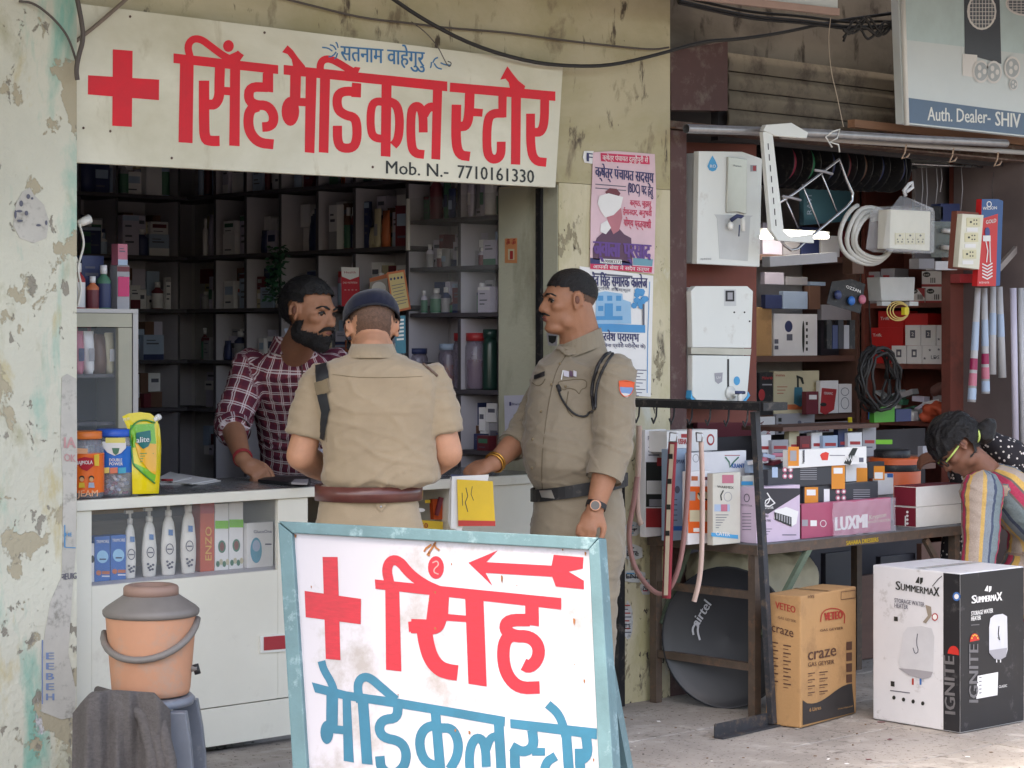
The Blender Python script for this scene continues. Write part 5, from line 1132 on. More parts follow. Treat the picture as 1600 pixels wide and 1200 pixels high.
q = MB(); a = Yp(140, 860, .4); b_ = Yp(480, 860, .4); q.span((a.x, .42, ZD), (b_.x - .05, .44, .86), M('wood_screen', C(160, 148, 130), .8, var=.2, stretch=(1, 1, 8))); q.build('wooden_board', None, 'bleached wooden board standing behind the displayed bottles', 'board')
# goods in the open compartment
def under(px0, px1, py0, py1, m, label, prints=None, y=.06):
    pl = ypl(y); a = Yp(px0, py1, y); c = Yp(px1, py0, y); q = MB(); q.span((a.x, y, .716), (c.x, y + .08, .716 + (py1 - py0) * (a - CAM).dot(FW) / FL), m); o = q.build('carton', None, label, 'carton')
    if prints: q = MB(); prints(q, pl); q.build('printed_face', o)
under(645, 672, 778, 812, M('box_magenta', C(206, 50, 110), .4), 'magenta carton with a white leaf mark in the open compartment', lambda q, pl: (decal(q, [ell(657, 797, 7, 3)], pl, m_paper, .001), decal(q, [[(664, 781), (672, 781), (672, 786), (664, 786)]], pl, M('yellow_ink', C(226, 190, 60), .5), .001)))
q = MB(); pl = ypl(.05); q.hexa([onpl(x, y, pl) for x, y in ((676, 780), (702, 778), (704, 812), (678, 812))], (0, .02, 0), M('foil_orange', C(190, 80, 40), .25, .3)); q.hexa([onpl(x, y, pl, .012) for x, y in ((684, 776), (690, 778), (682, 806), (678, 804))], (0, .008, 0), SM['maroon']); q.build('foil_packet', None, 'shiny orange foil packets in the open compartment', 'packet')
q = MB(); pl = ypl(.03); q.hexa([onpl(x, y, pl) for x, y in ((648, 812), (692, 815), (692, 828), (648, 826))], (0, .05, 0), M('yellow_ink', None)); o = q.build('carton', None, 'yellow carton printed 550 under the magenta one', 'carton'); q = MB(); T(q, '550', (651, 824), (668, 825), 8, pl, SM['red'], .03); q.build('printed_face', o)

# ============================================================ things on the counter
CZ = CT + .0015
def cpos(px, y): p = Yp(px, 760, y); return V((p.x, y, CZ))
# candy jar with an orange wrapper
def sweetjar(px, y, r, h, lidm, lab):
    o = empty('sweet_jar', cpos(px, y), lab, 'jar'); c = cpos(px, y)
    q = MB(); q.lathe(c, [(r * .9, 0), (r, .008), (r, h * .74), (r * .9, h * .84), (r * .8, h * .88)], M('jar_clear', C(190, 190, 200), .08, var=0, alpha=.35), 28); q.build('jar_body', o)
    q = MB(); q.lathe(c + V((0, 0, h * .885)), [(r * .88, 0), (r * .9, .004), (r * .9, h * .11), (r * .84, h * .115)], lidm, 28); q.build('lid', o)
    return o, c
o, c = sweetjar(133, .075, .062, .222, M('lid_orange', C(226, 120, 50), .4), 'orange wrapped sweet jar with an orange lid by the green pillar')
def wrap(o, c, r, bands, n=28):
    for nm, z0, z1, m in bands:
        q = MB(); vs = []
        for k in range(n): a = 2 * pi * k / n; vs += [c + V((cos(a) * r, sin(a) * r, z0)), c + V((cos(a) * r, sin(a) * r, z1))]
        q.add(vs, [(2 * k, 2 * ((k + 1) % n), 2 * ((k + 1) % n) + 1, 2 * k + 1) for k in range(n)], m, True); q.build(nm, o)
wrap(o, c, .0628, [('wrapper', .02, .150, M('wrap_orange', C(240, 110, 36), .35))])
pl = (c - V((FW.x, FW.y, 0)) * .064, -FW); q = MB()
decal(q, [[(121, 717), (132, 714), (146, 716), (147, 727), (136, 736), (128, 733), (121, 724)]], pl, M('hm_red', C(190, 30, 50), .4), .001); T(q, 'HAJMOLA', (118, 726), (145, 725), 6, pl, m_paper, .03, .002)
decal(q, [[(147, 711), (155, 709), (155, 728), (148, 728)]], pl, M('yellow_ink', None), .001); decal(q, [[(120, 700), (137, 701), (137, 709), (120, 709)]], pl, M('peach', C(240, 180, 140), .5), .001)
for x in (128, 143): decal(q, [ell(x, 747, 4.2, 4)], pl, m_ink, .001); decal(q, [ell(x, 749, 3.2, 3.6)], pl, M('face_tan', C(226, 170, 120), .6), .002); decal(q, [[(x - 5, 762), (x - 4, 754), (x + 4, 754), (x + 5, 762)]], pl, (M('yellow_ink', None), SM['pale blue'])[x > 140], .0012)
T(q, 'JEAM', (121, 776), (153, 775), 10, pl, M('peach', None), .02, .002); q.build('printed_wrapper', o)
o, c = sweetjar(178, .10, .066, .225, M('lid_blue', C(36, 92, 196), .4), 'blue labelled cough drop jar with a blue lid between the orange jar and the pouch')
wrap(o, c, .0668, [('wrapper', .080, .168, M('wrap_blue', C(20, 110, 200), .35))])
pl = (c - V((FW.x, FW.y, 0)) * .068, -FW); q = MB()
decal(q, [[(160, 690), (197, 690), (197, 700), (189, 708), (179, 712), (168, 707), (160, 698)]], pl, m_paper, .001); decal(q, [[(165, 684), (196, 684), (196, 692), (165, 692)]], pl, M('pale_yellow', C(226, 214, 120), .5), .0016)
decal(q, [[(175, 700), (187, 700), (185, 708), (181, 711), (177, 708)]], pl, SM['green'], .002); T(q, 'DOUBLE', (171, 721), (191, 721), 5, pl, m_paper, .03, .002); T(q, 'POWER', (171, 727), (192, 727), 5, pl, m_paper, .03, .002)
for k, mm in enumerate((M('pale_yellow', None), M('salmon', C(220, 130, 100), .5), M('aqua', C(60, 170, 200), .5))): decal(q, [[(159 + k * 13, 731), (171 + k * 13, 730), (171 + k * 13, 739), (159 + k * 13, 740)]], pl, mm, .002)
q.build('printed_wrapper', o)
random.seed(9); q = MB()
for k in range(60):
    a = random.uniform(0, 6.28); r = .055 * sqrt(random.random()); p = c + V((cos(a) * r, sin(a) * r, random.uniform(.008, .075))); q.box(p, (.018, .011, .009), (SM['pale blue'], SM['pink'], SM['white'], SM['cream'])[k % 4], mat=Matrix.Rotation(a, 3, 'Z') @ Matrix.Rotation(a * 2, 3, 'X'))
q.build('wrapped_sweets', o, kind='stuff')
# yellow and green stand-up pouch
c = cpos(221, .06); pl = plane(cpos(202, .05), cpos(243, .06), cpos(221, .06) + V((0, .02, .2))); o = empty('refill_pouch', c, 'yellow and green stand up refill pouch with a round spout cap', 'pouch')
out = [(200, 773), (199, 730), (198, 700), (193, 672), (184, 652), (194, 647), (212, 645), (228, 647), (238, 655), (243, 670), (245, 695), (244, 740), (241, 772)]
q = MB(); n = len(out); cen = V((221, 712)); vs = []; fs = []
for s in (1, -1):
    for f, off in ((1, .0), (.82, .012), (.45, .021), (.0, .024)):
        for p in out:
            z = cen.lerp(V(p), f); bulge = off * (.25 + .75 * min(1, max(0, (z.y - 650) / 90))); vs.append(onpl(z.x, z.y, pl, bulge * s + .024))
for s in range(2):
    for r in range(3):
        for k in range(n): a = s * 4 * n + r * n; fs.append((a + k, a + (k + 1) % n, a + n + (k + 1) % n, a + n + k))
q.add(vs, fs, M('pouch_yellow', C(240, 214, 20), .28, coat=.4, bump=.35, bscale=22), True); pb = q.build('pouch_body', o); bv = bvh(pb)
q = MB(); m_pg = M('pouch_green', C(120, 190, 40), .28, coat=.4, bump=.35, bscale=22); m_dg = M('pouch_dark_green', C(50, 140, 60), .3, coat=.4)
patch(q, bv, ((203, 664), (240, 662), (243, 696), (201, 700)), m_pg, .003); patch(q, bv, ((201, 700), (243, 696), (243, 740), (206, 722)), m_pg, .003); patch(q, bv, ((206, 722), (243, 740), (241, 752), (230, 746)), m_pg, .003)
patch(q, bv, ((210, 692), (243, 694), (243, 728), (217, 716)), M('pouch_orange', C(246, 180, 40), .3, coat=.3), .0045); patch(q, bv, ((217, 716), (243, 728), (242, 742), (232, 736)), M('pouch_orange', None), .0045)
surf_tube(q, bv, [(241, 661), (225, 656), (210, 660), (201, 675), (199, 700), (205, 722), (222, 740), (241, 755)], .003, m_dg, .004)
patch(q, bv, ((190, 651), (205, 649), (200, 662), (194, 668)), SM['red'], .004); patch(q, bv, ((211, 677), (233, 673), (234, 688), (213, 692)), M('alite_teal', C(20, 110, 104), .3), .007); patch(q, bv, ((213, 692), (234, 688), (230, 698), (222, 702)), M('alite_teal', None), .007); q.build('printed_film', o)
q = MB(); h = hit(bv, 222, 688, .009)[0]; pt = (h, pl[1]); T(q, 'alite', (213, 692), (233, 690), 9, pt, m_paper, .02, .001)
for k in range(4): decal(q, [[(219, 708 + k * 4), (240 - k * 2, 708 + k * 4), (240 - k * 2, 709.2 + k * 4), (219, 709.2 + k * 4)]], pt, m_dg, .0)
T(q, '₹175', (192, 658), (202, 656), 4, (hit(bv, 197, 657, .006)[0], pl[1]), m_paper, .02, .001); q.build('lettering', o)
q = MB(); s0 = onpl(233, 658, pl, .024); d = (onpl(242, 652, pl, .024) - s0).normalized(); q.tube([s0, s0 + d * .018], .008, m_white, 14); q.tube([s0 + d * .014, s0 + d * .030], .011, m_white, 16); q.build('spout_cap', o)
# papers, pen, phone
q = MB(); z0 = CT + .002
for k, pts in enumerate((((246, 757), (318, 757), (345, 752), (330, 748), (262, 747)), ((248, 752), (300, 757), (338, 750), (280, 741)), ((246, 748), (266, 738), (300, 747), (270, 754)))):
    q.hexa([Zp(x, y, z0 + .004 * k) for x, y in pts], (0, 0, .003), m_paper)
q.build('notebook', None, 'open notebook of curling white pages on the counter behind the pouch', 'notebook')
q = MB(); q.tube([Zp(252, 750, z0 + .016), Zp(270, 750, z0 + .016)], .004, SM['red'], 8); q.build('pen', None, 'red pen lying on the open notebook', 'pen')
q = MB(); q.hexa([Zp(x, y, z0) for x, y in ((403, 754), (420, 748), (486, 749), (482, 759), (450, 758))], (0, 0, .012), m_black); o = q.build('tablet_cover', None, 'black tablet cover lying on the counter by the fist', 'cover', bevel=.002)
q = MB(); q.hexa([Zp(x, y, z0 + .013) for x, y in ((455, 757), (480, 758), (482, 752), (460, 752))], (0, 0, .008), SM['grey']); q.build('phone', None, 'grey phone on the black tablet cover', 'phone', bevel=.002)
q = MB(); pp = plane(W(484, 716, 7.6), W(510, 700, 7.6), W(490, 705, 7.75)); q.hexa([onpl(x, y, pp) for x, y in ((482, 706), (510, 700), (512, 726), (494, 720))], FW * .002, M('paper_lilac', C(206, 210, 236), .7)); q.build('sheet_of_paper', None, 'pale lilac sheet held up beside the elbow of the officer', 'paper')

# ============================================================ aluminium display cabinet on the counter
YB = .34; pc = ypl(YB); X = lambda px: Yp(px, 600, YB).x; zc = lambda px, py: Yp(px, py, YB).z
cab = empty('display_cabinet', (X(160), YB, CT), 'aluminium framed glass cabinet on the left end of the counter', 'cabinet')
m_alu = M('anodised_aluminium', C(176, 172, 172), .4, .5, var=.06); m_cream = M('cabinet_cream', C(176, 172, 154), .5)
def kb(n, a, b_, m): q = MB(); q.span(a, b_, m); return q.build(n, cab)
zt = zc(215, 483); z1 = zc(205, 489)
kb('frame', (XL - .2, YB, zt - .014), (X(216), YB + .25, zt), m_alu); kb('frame', (X(208), YB, CT + .001), (X(216), YB + .25, zt - .015), m_alu)
kb('door_rail', (XL - .2, YB + .004, zc(200, 511)), (X(207), YB + .022, zt - .016), m_cream); kb('door_stile', (X(186), YB + .004, CT + .001), (X(207), YB + .022, zc(200, 512)), m_cream)
kb('back_panel', (XL - .2, YB + .235, CT + .001), (X(207), YB + .245, zt - .015), m_dark)
for z in (zc(150, 585), zc(150, 660)): kb('shelf_board', (XL - .2, YB + .03, z - .012), (X(186), YB + .23, z), M('red_shelf_edge', C(150, 50, 50), .5) if z > 1.4 else m_edge)
q = MB(); q.span((XL - .1, YB + .010, CT + .002), (X(186) - .001, YB + .013, zc(200, 512) - .001), m_pane); q.build('glass_pane', cab)
z1 = zc(150, 585); z2 = zc(150, 660)
random.seed(4)
for k, (px, kd, cl, w, h) in enumerate(((127, 'tube', 'pink', .045, .15), (143, 'tube', 'white', .045, .15), (160, 'packet', 'brown', .05, .14), (175, 'tube', 'cream', .04, .145))):
    p = Yp(px, 590, YB + .05); stock(kd, cl, (p.x, YB + .05, z1 + .0005), w, .04, h, (0, -1, 0), f'{cl} {kd}, {ORD[k]} from the left on the red shelf of the cabinet', 'tubes on the cabinet shelf')
for k, (px, cl) in enumerate(((129, 'pink'), (150, 'pink'))):
    p = Yp(px, 540, YB + .05); stock('carton', cl, (p.x, YB + .13, z1 + .0005), .06, .04, .24, (0, -1, 0), f'tall {cl} carton standing {("leftmost", "right")[k]} behind the tubes in the cabinet', 'cartons in the cabinet')
for k, px in enumerate((124, 144, 165, 182)):
    for r in (0, 1):
        p = Yp(px - r * 6, 660, YB + .06 + r * .07); c = V((p.x, p.y, CT + .001)); hh = .155 + .03 * r; o = empty('sanitiser_bottle', c, f'pale bottle with green cap, {ORD[k]} in the {("front", "back")[r]} row at the cabinet bottom', 'bottle', 'pale green capped bottles in the cabinet')
        q = MB(); q.lathe(c, [(.022, 0), (.023, .004), (.023, hh * .6), (.012, hh * .78), (.009, hh * .82)], M('bottle_pale', C(196, 204, 196), .3), 16, sy=.7); q.build('bottle_body', o); q = MB(); q.lathe(c + V((0, 0, hh * .82)), [(.010, 0), (.010, hh * .12), (.014, hh * .13), (.014, hh * .18)], SM['green'], 12); q.build('cap', o)
        q = MB(); q.span((c.x - .013, c.y - .0166, CT + .02), (c.x + .013, c.y - .0162, CT + .06), SM['navy'] if r == 0 else SM['green']); q.build('label', o)
# bottles and cartons on top of the cabinet
zt += .0005
for px, kd, cl, w, h, lab in ((128, 'bottle', 'red', .05, .16, 'red bottle on top of the cabinet beside the pillar'), (150, 'bottle', 'orange', .045, .115, 'small amber bottle with a white cap on the cabinet'), (168, 'bottle', 'green', .052, .155, 'green and white mouthwash bottle on the cabinet')):
    p = Yp(px, 480, YB + .08); stock(kd, cl, (p.x, YB + .08, zt), w, w, h, (0, -1, 0), lab, None)
p = Yp(193, 480, YB + .08); stock('carton', 'grey', (p.x, p.y, zt), .05, .05, .155, (0, -1, 0), 'grey carton with a magenta label on the cabinet top', None); q = MB(); q.span((p.x - .024, p.y - .003, zt + .045), (p.x + .022, p.y - .0015, zt + .115), M('box_magenta', None)); q.build('label', COL.objects[-1] if False else bpy.data.objects[[o.name for o in bpy.data.objects if o.get('label') == 'grey carton with a magenta label on the cabinet top'][0]])
stock('carton', 'pink', (p.x - .004, p.y, zt + .1565), .04, .04, .075, (0, -1, 0), 'small pink carton balanced on top of the grey and magenta one', None)
stock('carton', 'navy', (Yp(145, 430, YB + .16).x, YB + .16, zt), .09, .05, .19, (0, -1, 0), 'navy carton behind the amber bottle on the cabinet', None)
b = MB(); c0 = Yp(122, 354, .1); b.tube([Yp(122, 350, .05), Yp(140, 342, .05)], [.012, .016], m_lotion, 12); b.build('plug_end', None, 'white plastic socket end poking out from behind the green pillar', 'plug')
cable('wire', [Yp(x, y, .04) for x, y in ((124, 350), (130, 370), (131, 385), (125, 405), (121, 420), (128, 450), (122, 478))], .004, m_lotion, 'white flex hanging beside the green pillar')
cable('wire', [Yp(x, y, .05) for x, y in ((119, 402), (124, 415), (120, 440), (124, 460), (120, 480))], .003, m_lotion, 'second thin white flex by the pillar edge')
# ============================================================ the electrical shop
m_purple = None
def pbox(px0, px1, ytop, sd, y, z, m, label, name='carton', side=None, pf=None, ps=None, cat='carton', bev=.002, parent=None, h=None, top=None):
    """carton with its front on the plane y, standing at height z; sd = how many photo pixels of its left side show"""
    a = Yp(px0, 800, y); c = Yp(px1, 800, y); t = (a - CAM).dot(FW); zt = Yp(px0, ytop, y).z if h is None else z + h; d = .03
    for _ in range(60):
        if px0 - proj((a.x, y + d, z))[0] >= sd: break
        d += .01
    q = MB(); q.box(((a.x + c.x) / 2, y + d / 2, (z + zt) / 2), (c.x - a.x, d, zt - z), m); o = q.build(name, parent, label, cat if label else None, bevel=bev)
    w = []
    F = ypl(y); S_ = xpl(a.x); zb = proj((a.x, y, z))[1]
    if side: q = MB(); q.span((a.x - .0012, y + .003, z + .003), (a.x - .0002, y + d - .003, zt - .003), side); q.build('side_print', o)
    if pf: q = MB(); pf(q, F, zb); q.build('printed_face', o)
    if ps: q = MB(); ps(q, (V((a.x - .0013, 0, 0)), V((-1, 0, 0))), zb); q.build('side_lettering', o)
    return o
D = lambda q, pts, pl, m, off=.001: decal(q, pts if len(pts[0]) > 2 or isinstance(pts[0][0], (list, tuple, Vector)) else [pts], pl, m, off)
Rr = lambda x0, y0, x1, y1: [(x0, y0), (x1, y0), (x1, y1), (x0, y1)]
K = SM
m_kraft = M('kraft_board', C(184, 142, 96), .8, var=.1, scale=4, dirt=(C(160, 122, 84), .3, 7), bump=.08)
# wall board behind the purifiers
q = MB(); q.hexa([Yp(x, y, .125) for x, y in ((1072, 222), (1182, 226), (1182, 660), (1072, 660))], (0, .02, 0), M('brick_red_ply', C(120, 62, 50), .7, var=.2, scale=4)); q.build('plywood_board', None, 'brick red plywood board the two water purifiers hang on', 'board')
m_ro = M('purifier_white', C(222, 224, 220), .3, var=.03, scale=3, dirt=(C(196, 192, 184), .12, 6)); m_ros = M('purifier_side', C(198, 200, 200), .4); m_silver = M('silver_plastic', C(190, 188, 180), .3, .6, var=.1)
ro = empty('water_purifier', Yp(1130, 415, 0), 'upper white water purifier with a silver panel and blue drop sign', 'water purifier', 'purifiers on the red board'); P0 = ypl(-.03)
q = MB(); q.hexa([onpl(*p, P0) for p in ((1092, 236), (1160, 237), (1191, 248), (1187, 417), (1089, 412))], (0, .03, 0), m_ro); q.build('front_cover', ro, bevel=.003)
q = MB(); q.hexa([onpl(*p, P0, -.031) for p in ((1095, 238), (1160, 239), (1189, 250), (1185, 415), (1092, 410))], (0, .085, 0), m_ros); q.build('case', ro, bevel=.003)
q = MB(); q.hexa([onpl(*p, P0, .012) for p in ((1135, 245), (1164, 249), (1163, 335), (1150, 331), (1133, 332))], (0, .0115, 0), m_silver); q.build('tank_window', ro, bevel=.002)
q = MB(); q.hexa([onpl(*p, P0, .0015) for p in ((1116, 335), (1176, 337), (1172, 340), (1168, 408), (1124, 404), (1120, 341))], (0, .001, 0), m_ros); q.build('tap_recess', ro)
q = MB(); c = onpl(1136, 353, P0, .02); q.ball(c, (.016, .012, .018), m_white, 12); q.tube([onpl(1136, 345, P0, .02), onpl(1141, 338, P0, .04), onpl(1147, 340, P0, .05)], .009, K['navy'], 10); q.tube([onpl(1147, 340, P0, .05), onpl(1147, 362, P0, .05)], .010, m_white, 10); q.tube([onpl(1143, 352, P0, .045), onpl(1142, 370, P0, .045)], .003, K['navy'], 6); q.build('tap', ro)
q = MB(); D(q, [(1113, 243), (1118, 252), (1121, 260), (1118, 266), (1113, 268), (1108, 266), (1105, 260), (1108, 252)], P0, M('drop_blue', C(70, 160, 210), .4), .0012); T(q, 'RO', (1109, 262), (1118, 262), 5, P0, m_paper, .02, .002)
D(q, Rr(1172, 258, 1182, 268), P0, K['grey'], .0012); D(q, Rr(1176, 259, 1181, 267), P0, K['red'], .002); T(q, 'AQUAGRAND', (1094, 406), (1111, 406), 3, P0, m_print, 0); T(q, 'Pureo', (1146, 260), (1158, 261), 3, (P0[0] + V((0, -.012, 0)), P0[1]), m_print, 0); q.build('decals', ro)
ro = empty('water_purifier', Yp(1125, 632, 0), 'lower white water purifier with a silver belt and blue base rim', 'water purifier', 'purifiers on the red board')
q = MB(); q.hexa([onpl(*p, P0) for p in ((1087, 447), (1168, 447), (1177, 455), (1176, 480), (1174, 544), (1082, 543), (1081, 480), (1080, 455))], (0, .03, 0), m_ro); q.build('upper_cover', ro, bevel=.004)
q = MB(); q.hexa([onpl(*p, P0) for p in ((1082, 555), (1173, 556), (1168, 618), (1158, 630), (1092, 629), (1082, 618))], (0, .03, 0), m_ro); q.build('lower_cover', ro, bevel=.004)
q = MB(); q.hexa([onpl(*p, P0, .0) for p in ((1080, 543), (1174, 545), (1173, 555), (1080, 553))], (0, .02, 0), m_silver); q.build('belt', ro)
q = MB(); q.hexa([onpl(*p, P0, -.003) for p in ((1081, 610), (1083, 620), (1092, 630), (1158, 631), (1169, 619), (1170, 612), (1173, 618), (1160, 636), (1090, 634), (1080, 622))], (0, .03, 0), M('rim_blue', C(70, 170, 220), .3)); q.build('base_rim', ro)
q = MB(); q.hexa([onpl(*p, P0, -.031) for p in ((1084, 449), (1168, 449), (1175, 457), (1168, 618), (1158, 629), (1094, 628), (1084, 616))], (0, .08, 0), m_ros); q.build('case', ro)
q = MB(); D(q, Rr(1131, 452, 1150, 478), P0, m_ros); D(q, Rr(1133, 454, 1147, 471), P0, m_black, .002); D(q, Rr(1136, 457, 1144, 468), P0, K['grey'], .003); D(q, Rr(1136, 561, 1139, 607), P0, m_black); D(q, [(1116, 583), (1129, 582), (1128, 596), (1122, 600), (1117, 596)], P0, K['grey'], .0012); D(q, ell(1151, 595, 5, 7), P0, M('drop_blue', None), .0012); T(q, 'UV', (1119, 592), (1126, 592), 4, P0, m_paper, 0, .002)
for x, y in ((1147, 488), (1163, 488), (1171, 502)): D(q, ell(x, y, 1.5, 1.5, 8), P0, m_black)
q.build('decals', ro)
q = MB(); q.lathe(onpl(1140, 614, P0, .002), [(.030, 0), (.028, .012), (.012, .014), (.012, .035)], m_ro, 20, axis=P0[1].to_track_quat('Z', 'Y').to_matrix()); q.tube([onpl(1146, 612, P0, .035), onpl(1146, 630, P0, .035)], .010, m_white, 12); q.tube([onpl(1138, 613, P0, .04), onpl(1152, 613, P0, .04)], .007, K['navy'], 8); q.build('tap', ro)

m_chr0 = M('chrome_rod', C(180, 180, 184), .25, .8)
# ---- shelving of the electrical shop
pf_ = .95
m_shw = M('shelf_brown', C(104, 74, 64), .6, var=.2, scale=5, stretch=(.5, 4, 4))
u = empty('shelf_unit', (8.2, 1.1, 0), 'brown shelf unit along the back of the electrical shop', 'shelf unit')
XBL = XP + .004; YS = 1.03
zsh = [Yp(1250, y, YS).z for y in (556, 648, 700)]; zsh = [1.93, zsh[0], 1.115, .84, .4]
for z in zsh: q = MB(); q.span((XBL, YS, z - .03), (9.10, 1.395, z), m_shw); q.build('shelf_board', u)
q = MB(); q.span((9.104, YS - .01, 0), (9.13, 1.39, 2.45), m_shw); q.build('upright', u)
u = empty('shelf_unit', (9.3, .6, 0), 'reddish shelf unit on the right wall of the electrical shop', 'shelf unit'); XF = 9.135
m_redply = M('reddish_ply', C(122, 66, 56), .6, var=.2, scale=4, dirt=(C(90, 54, 46), .3, 5))
zr = [Xp(1435, 473, XF).z, Xp(1450, 569, XF).z, Xp(1400, 657, XF).z]
for z in zr + [.55]: q = MB(); q.span((XF, .425, z - .025), (9.49, 1.02, z), m_redply); q.build('shelf_board', u)
q = MB(); q.span((9.47, .425, 0), (9.495, 1.02, 2.4), m_redply); q.build('back_panel', u)
for yy in (.437, 1.0): q = MB(); q.span((XF - .002, yy - .012, 0), (9.465, yy + .012, 2.4), m_redply); q.build('upright', u)
q = MB(); q.span((9.02, .36, 0), (9.129, .415, 1.95), m_redply); q.build('plank', None, 'reddish brown plank wall edge behind the bending woman', 'board')
# tube light, emitting
q = MB(); q.tube([Yp(1186, 370, .9), Yp(1293, 370, .9)], .010, M('tube_lit', (1, .97, .92), .4, var=0, emit=6.), 12); o = q.build('tube_light', None, 'lit white tube light behind the white frame', 'lamp'); q = MB(); q.box(Yp(1240, 364, .93), (.52, .04, .03), m_white); q.build('batten', o)
q = MB(); q.bar(Yp(1197, 409, .8), Yp(1302, 402, .8), .05, .05, K['white']); q.build('carton', None, 'long white tube light carton under the lit tube', 'carton')
# back shelf goods (front plane YB2)
YB2 = YS + .01; zA, zB, zC = zsh[1] + .001, zsh[2] + .001, zsh[3] + .001
def prA(q, F, zb):
    D(q, ell(1232, 510, 6, 9), F, K['navy']); D(q, Rr(1229, 522, 1238, 532), F, m_print); D(q, ell(1255, 526, 2, 25), F, m_ink)
    for k in range(5): D(q, Rr(1259, 503 + k * 10, 1262, 508 + k * 10), F, m_ink)
    D(q, Rr(1210, 530, 1216, 537), F, m_print); D(q, Rr(1210, 540, 1216, 546), F, m_print)
pbox(1209, 1277, 490, 4, YB2, zA, K['white'], 'white appliance carton with a dark slot and five marks, on the upper back shelf', pf=prA)
pbox(1180, 1206, 480, 6, YB2, zA, m_kraft, 'brown kraft carton left of the white appliance carton', )
pbox(1283, 1330, 500, 6, YB2 + .1, zA, M('charcoal_box', C(44, 44, 52), .5), 'charcoal carton in the dark right end of the upper back shelf')
zb_ = zB
def prB(q, F, zb):
    T(q, 'inalsa', (1212, 588), (1226, 588), 4, F, K['red'], .01); D(q, Rr(1210, 632, 1277, 640), F, K['orange']); D(q, [(1241, 605), (1253, 605), (1257, 630), (1250, 636), (1240, 630)], F, M('mixer_teal', C(60, 120, 140), .4), .0015); D(q, Rr(1245, 588, 1248, 605), F, m_ink); D(q, [(1244, 586), (1254, 590), (1256, 600), (1253, 600), (1250, 592), (1244, 590)], F, m_ink, .0018)
    for k in range(3): D(q, Rr(1214, 604 + k * 5, 1230 - k * 3, 605 + k * 5), F, K['red'])
pbox(1209, 1280, 580, 3, YB2, zB, K['cream'], 'cream carton printed with a teal hand blender on the middle back shelf', pf=prB)
def prBl(q, F, zb): T(q, 'Maharaja', (1191, 593), (1207, 592), 5, F, K['red'], .02); D(q, Rr(1191, 600, 1206, 602), F, K['grey']); D(q, ell(1190, 617, 5, 9), F, K['red']); D(q, Rr(1187, 630, 1192, 641), F, K['maroon'])
pbox(1187, 1208, 582, 2, YB2 - .02, zB, m_black, 'narrow black carton with a red fruit picture beside the cream one', pf=prBl)
pbox(1140, 1183, 580, 2, YB2, zB, K['grey'], 'grey carton half hidden behind the lower purifier', pf=lambda q, F, zb: D(q, ell(1172, 615, 9, 14), F, m_print))
def prC(q, F, zb): D(q, [(1284, 606), (1307, 608), (1303, 640), (1290, 648), (1281, 644)], F, K['red']); T(q, 'CERAMIC', (1287, 616), (1301, 617), 4, F, m_paper, .01, .002); D(q, ell(1286, 632, 5, 3), F, m_ink, .0025)
pbox(1282, 1310, 595, 2, YB2 - .05, zB, K['white'], 'white iron carton with a crimson swoosh', pf=prC)
pbox(1311, 1331, 600, 1, YB2 - .04, zB, K['white'], 'white carton with faint oval drawings at the right end of the middle shelf', pf=lambda q, F, zb: (D(q, ribbon(ell(1320, 630, 6, 9) + ell(1320, 630, 6, 9)[:1], .8), F, m_print), D(q, ribbon(ell(1320, 612, 6, 6) + ell(1320, 612, 6, 6)[:1], .8), F, m_print)))
pbox(1260, 1279, 612, 2, YB2 - .09, zB, K['maroon'], 'small crimson carton standing before the blender carton', pf=lambda q, F, zb: D(q, Rr(1264, 617, 1276, 624), F, m_paper))
def prV(q, F, zb): T(q, 'VENTO', (1203, 685), (1203, 664), 6, F, K['red'], .02, up=(-1, 0)); T(q, 'TVA', (1192, 686), (1193, 658), 8, F, K['maroon'], .02, up=(-1, 0))
pbox(1179, 1211, 652, 6, YB2 - .05, zC, K['white'], 'pinkish white carton lettered VENTO sideways', pf=prV)
def prW(q, F, zb):
    for k in range(4): D(q, Rr(1216, 653 + k * 9, 1221, 659 + k * 9), F, m_ink)
    D(q, ribbon([(1233, 664), (1244, 664), (1242, 684), (1236, 684), (1233, 664)], 1), F, m_ink); D(q, ell(1249, 660, 3, 3), F, m_print)
    for k in range(5): D(q, Rr(1256, 660 + k * 5, 1271, 661 + k * 5), F, m_print)
pbox(1213, 1273, 647, 2, YB2 - .03, zC, K['grey'], 'big grey white carton with a trimmer outline on the low back shelf', pf=prW)
pbox(1275, 1332, 660, 2, YB2 - .06, zC, K['grey'], 'grey carton marked Usha beside the trimmer carton', pf=lambda q, F, zb: T(q, 'Usha', (1278, 674), (1295, 674), 8, F, K['maroon'], .03))
pbox(1090, 1178, 655, 0, YB2 - .1, zC, K['maroon'], 'dark red carton behind the belt rack')
q = MB(); q.tube([Yp(1328, 652, .7), Yp(1329, 700, .7)], .011, M('tool_yellow', C(220, 200, 50), .4), 10); q.build('tool_handle', None, 'yellow tool handle standing by the back shelf', 'tool')
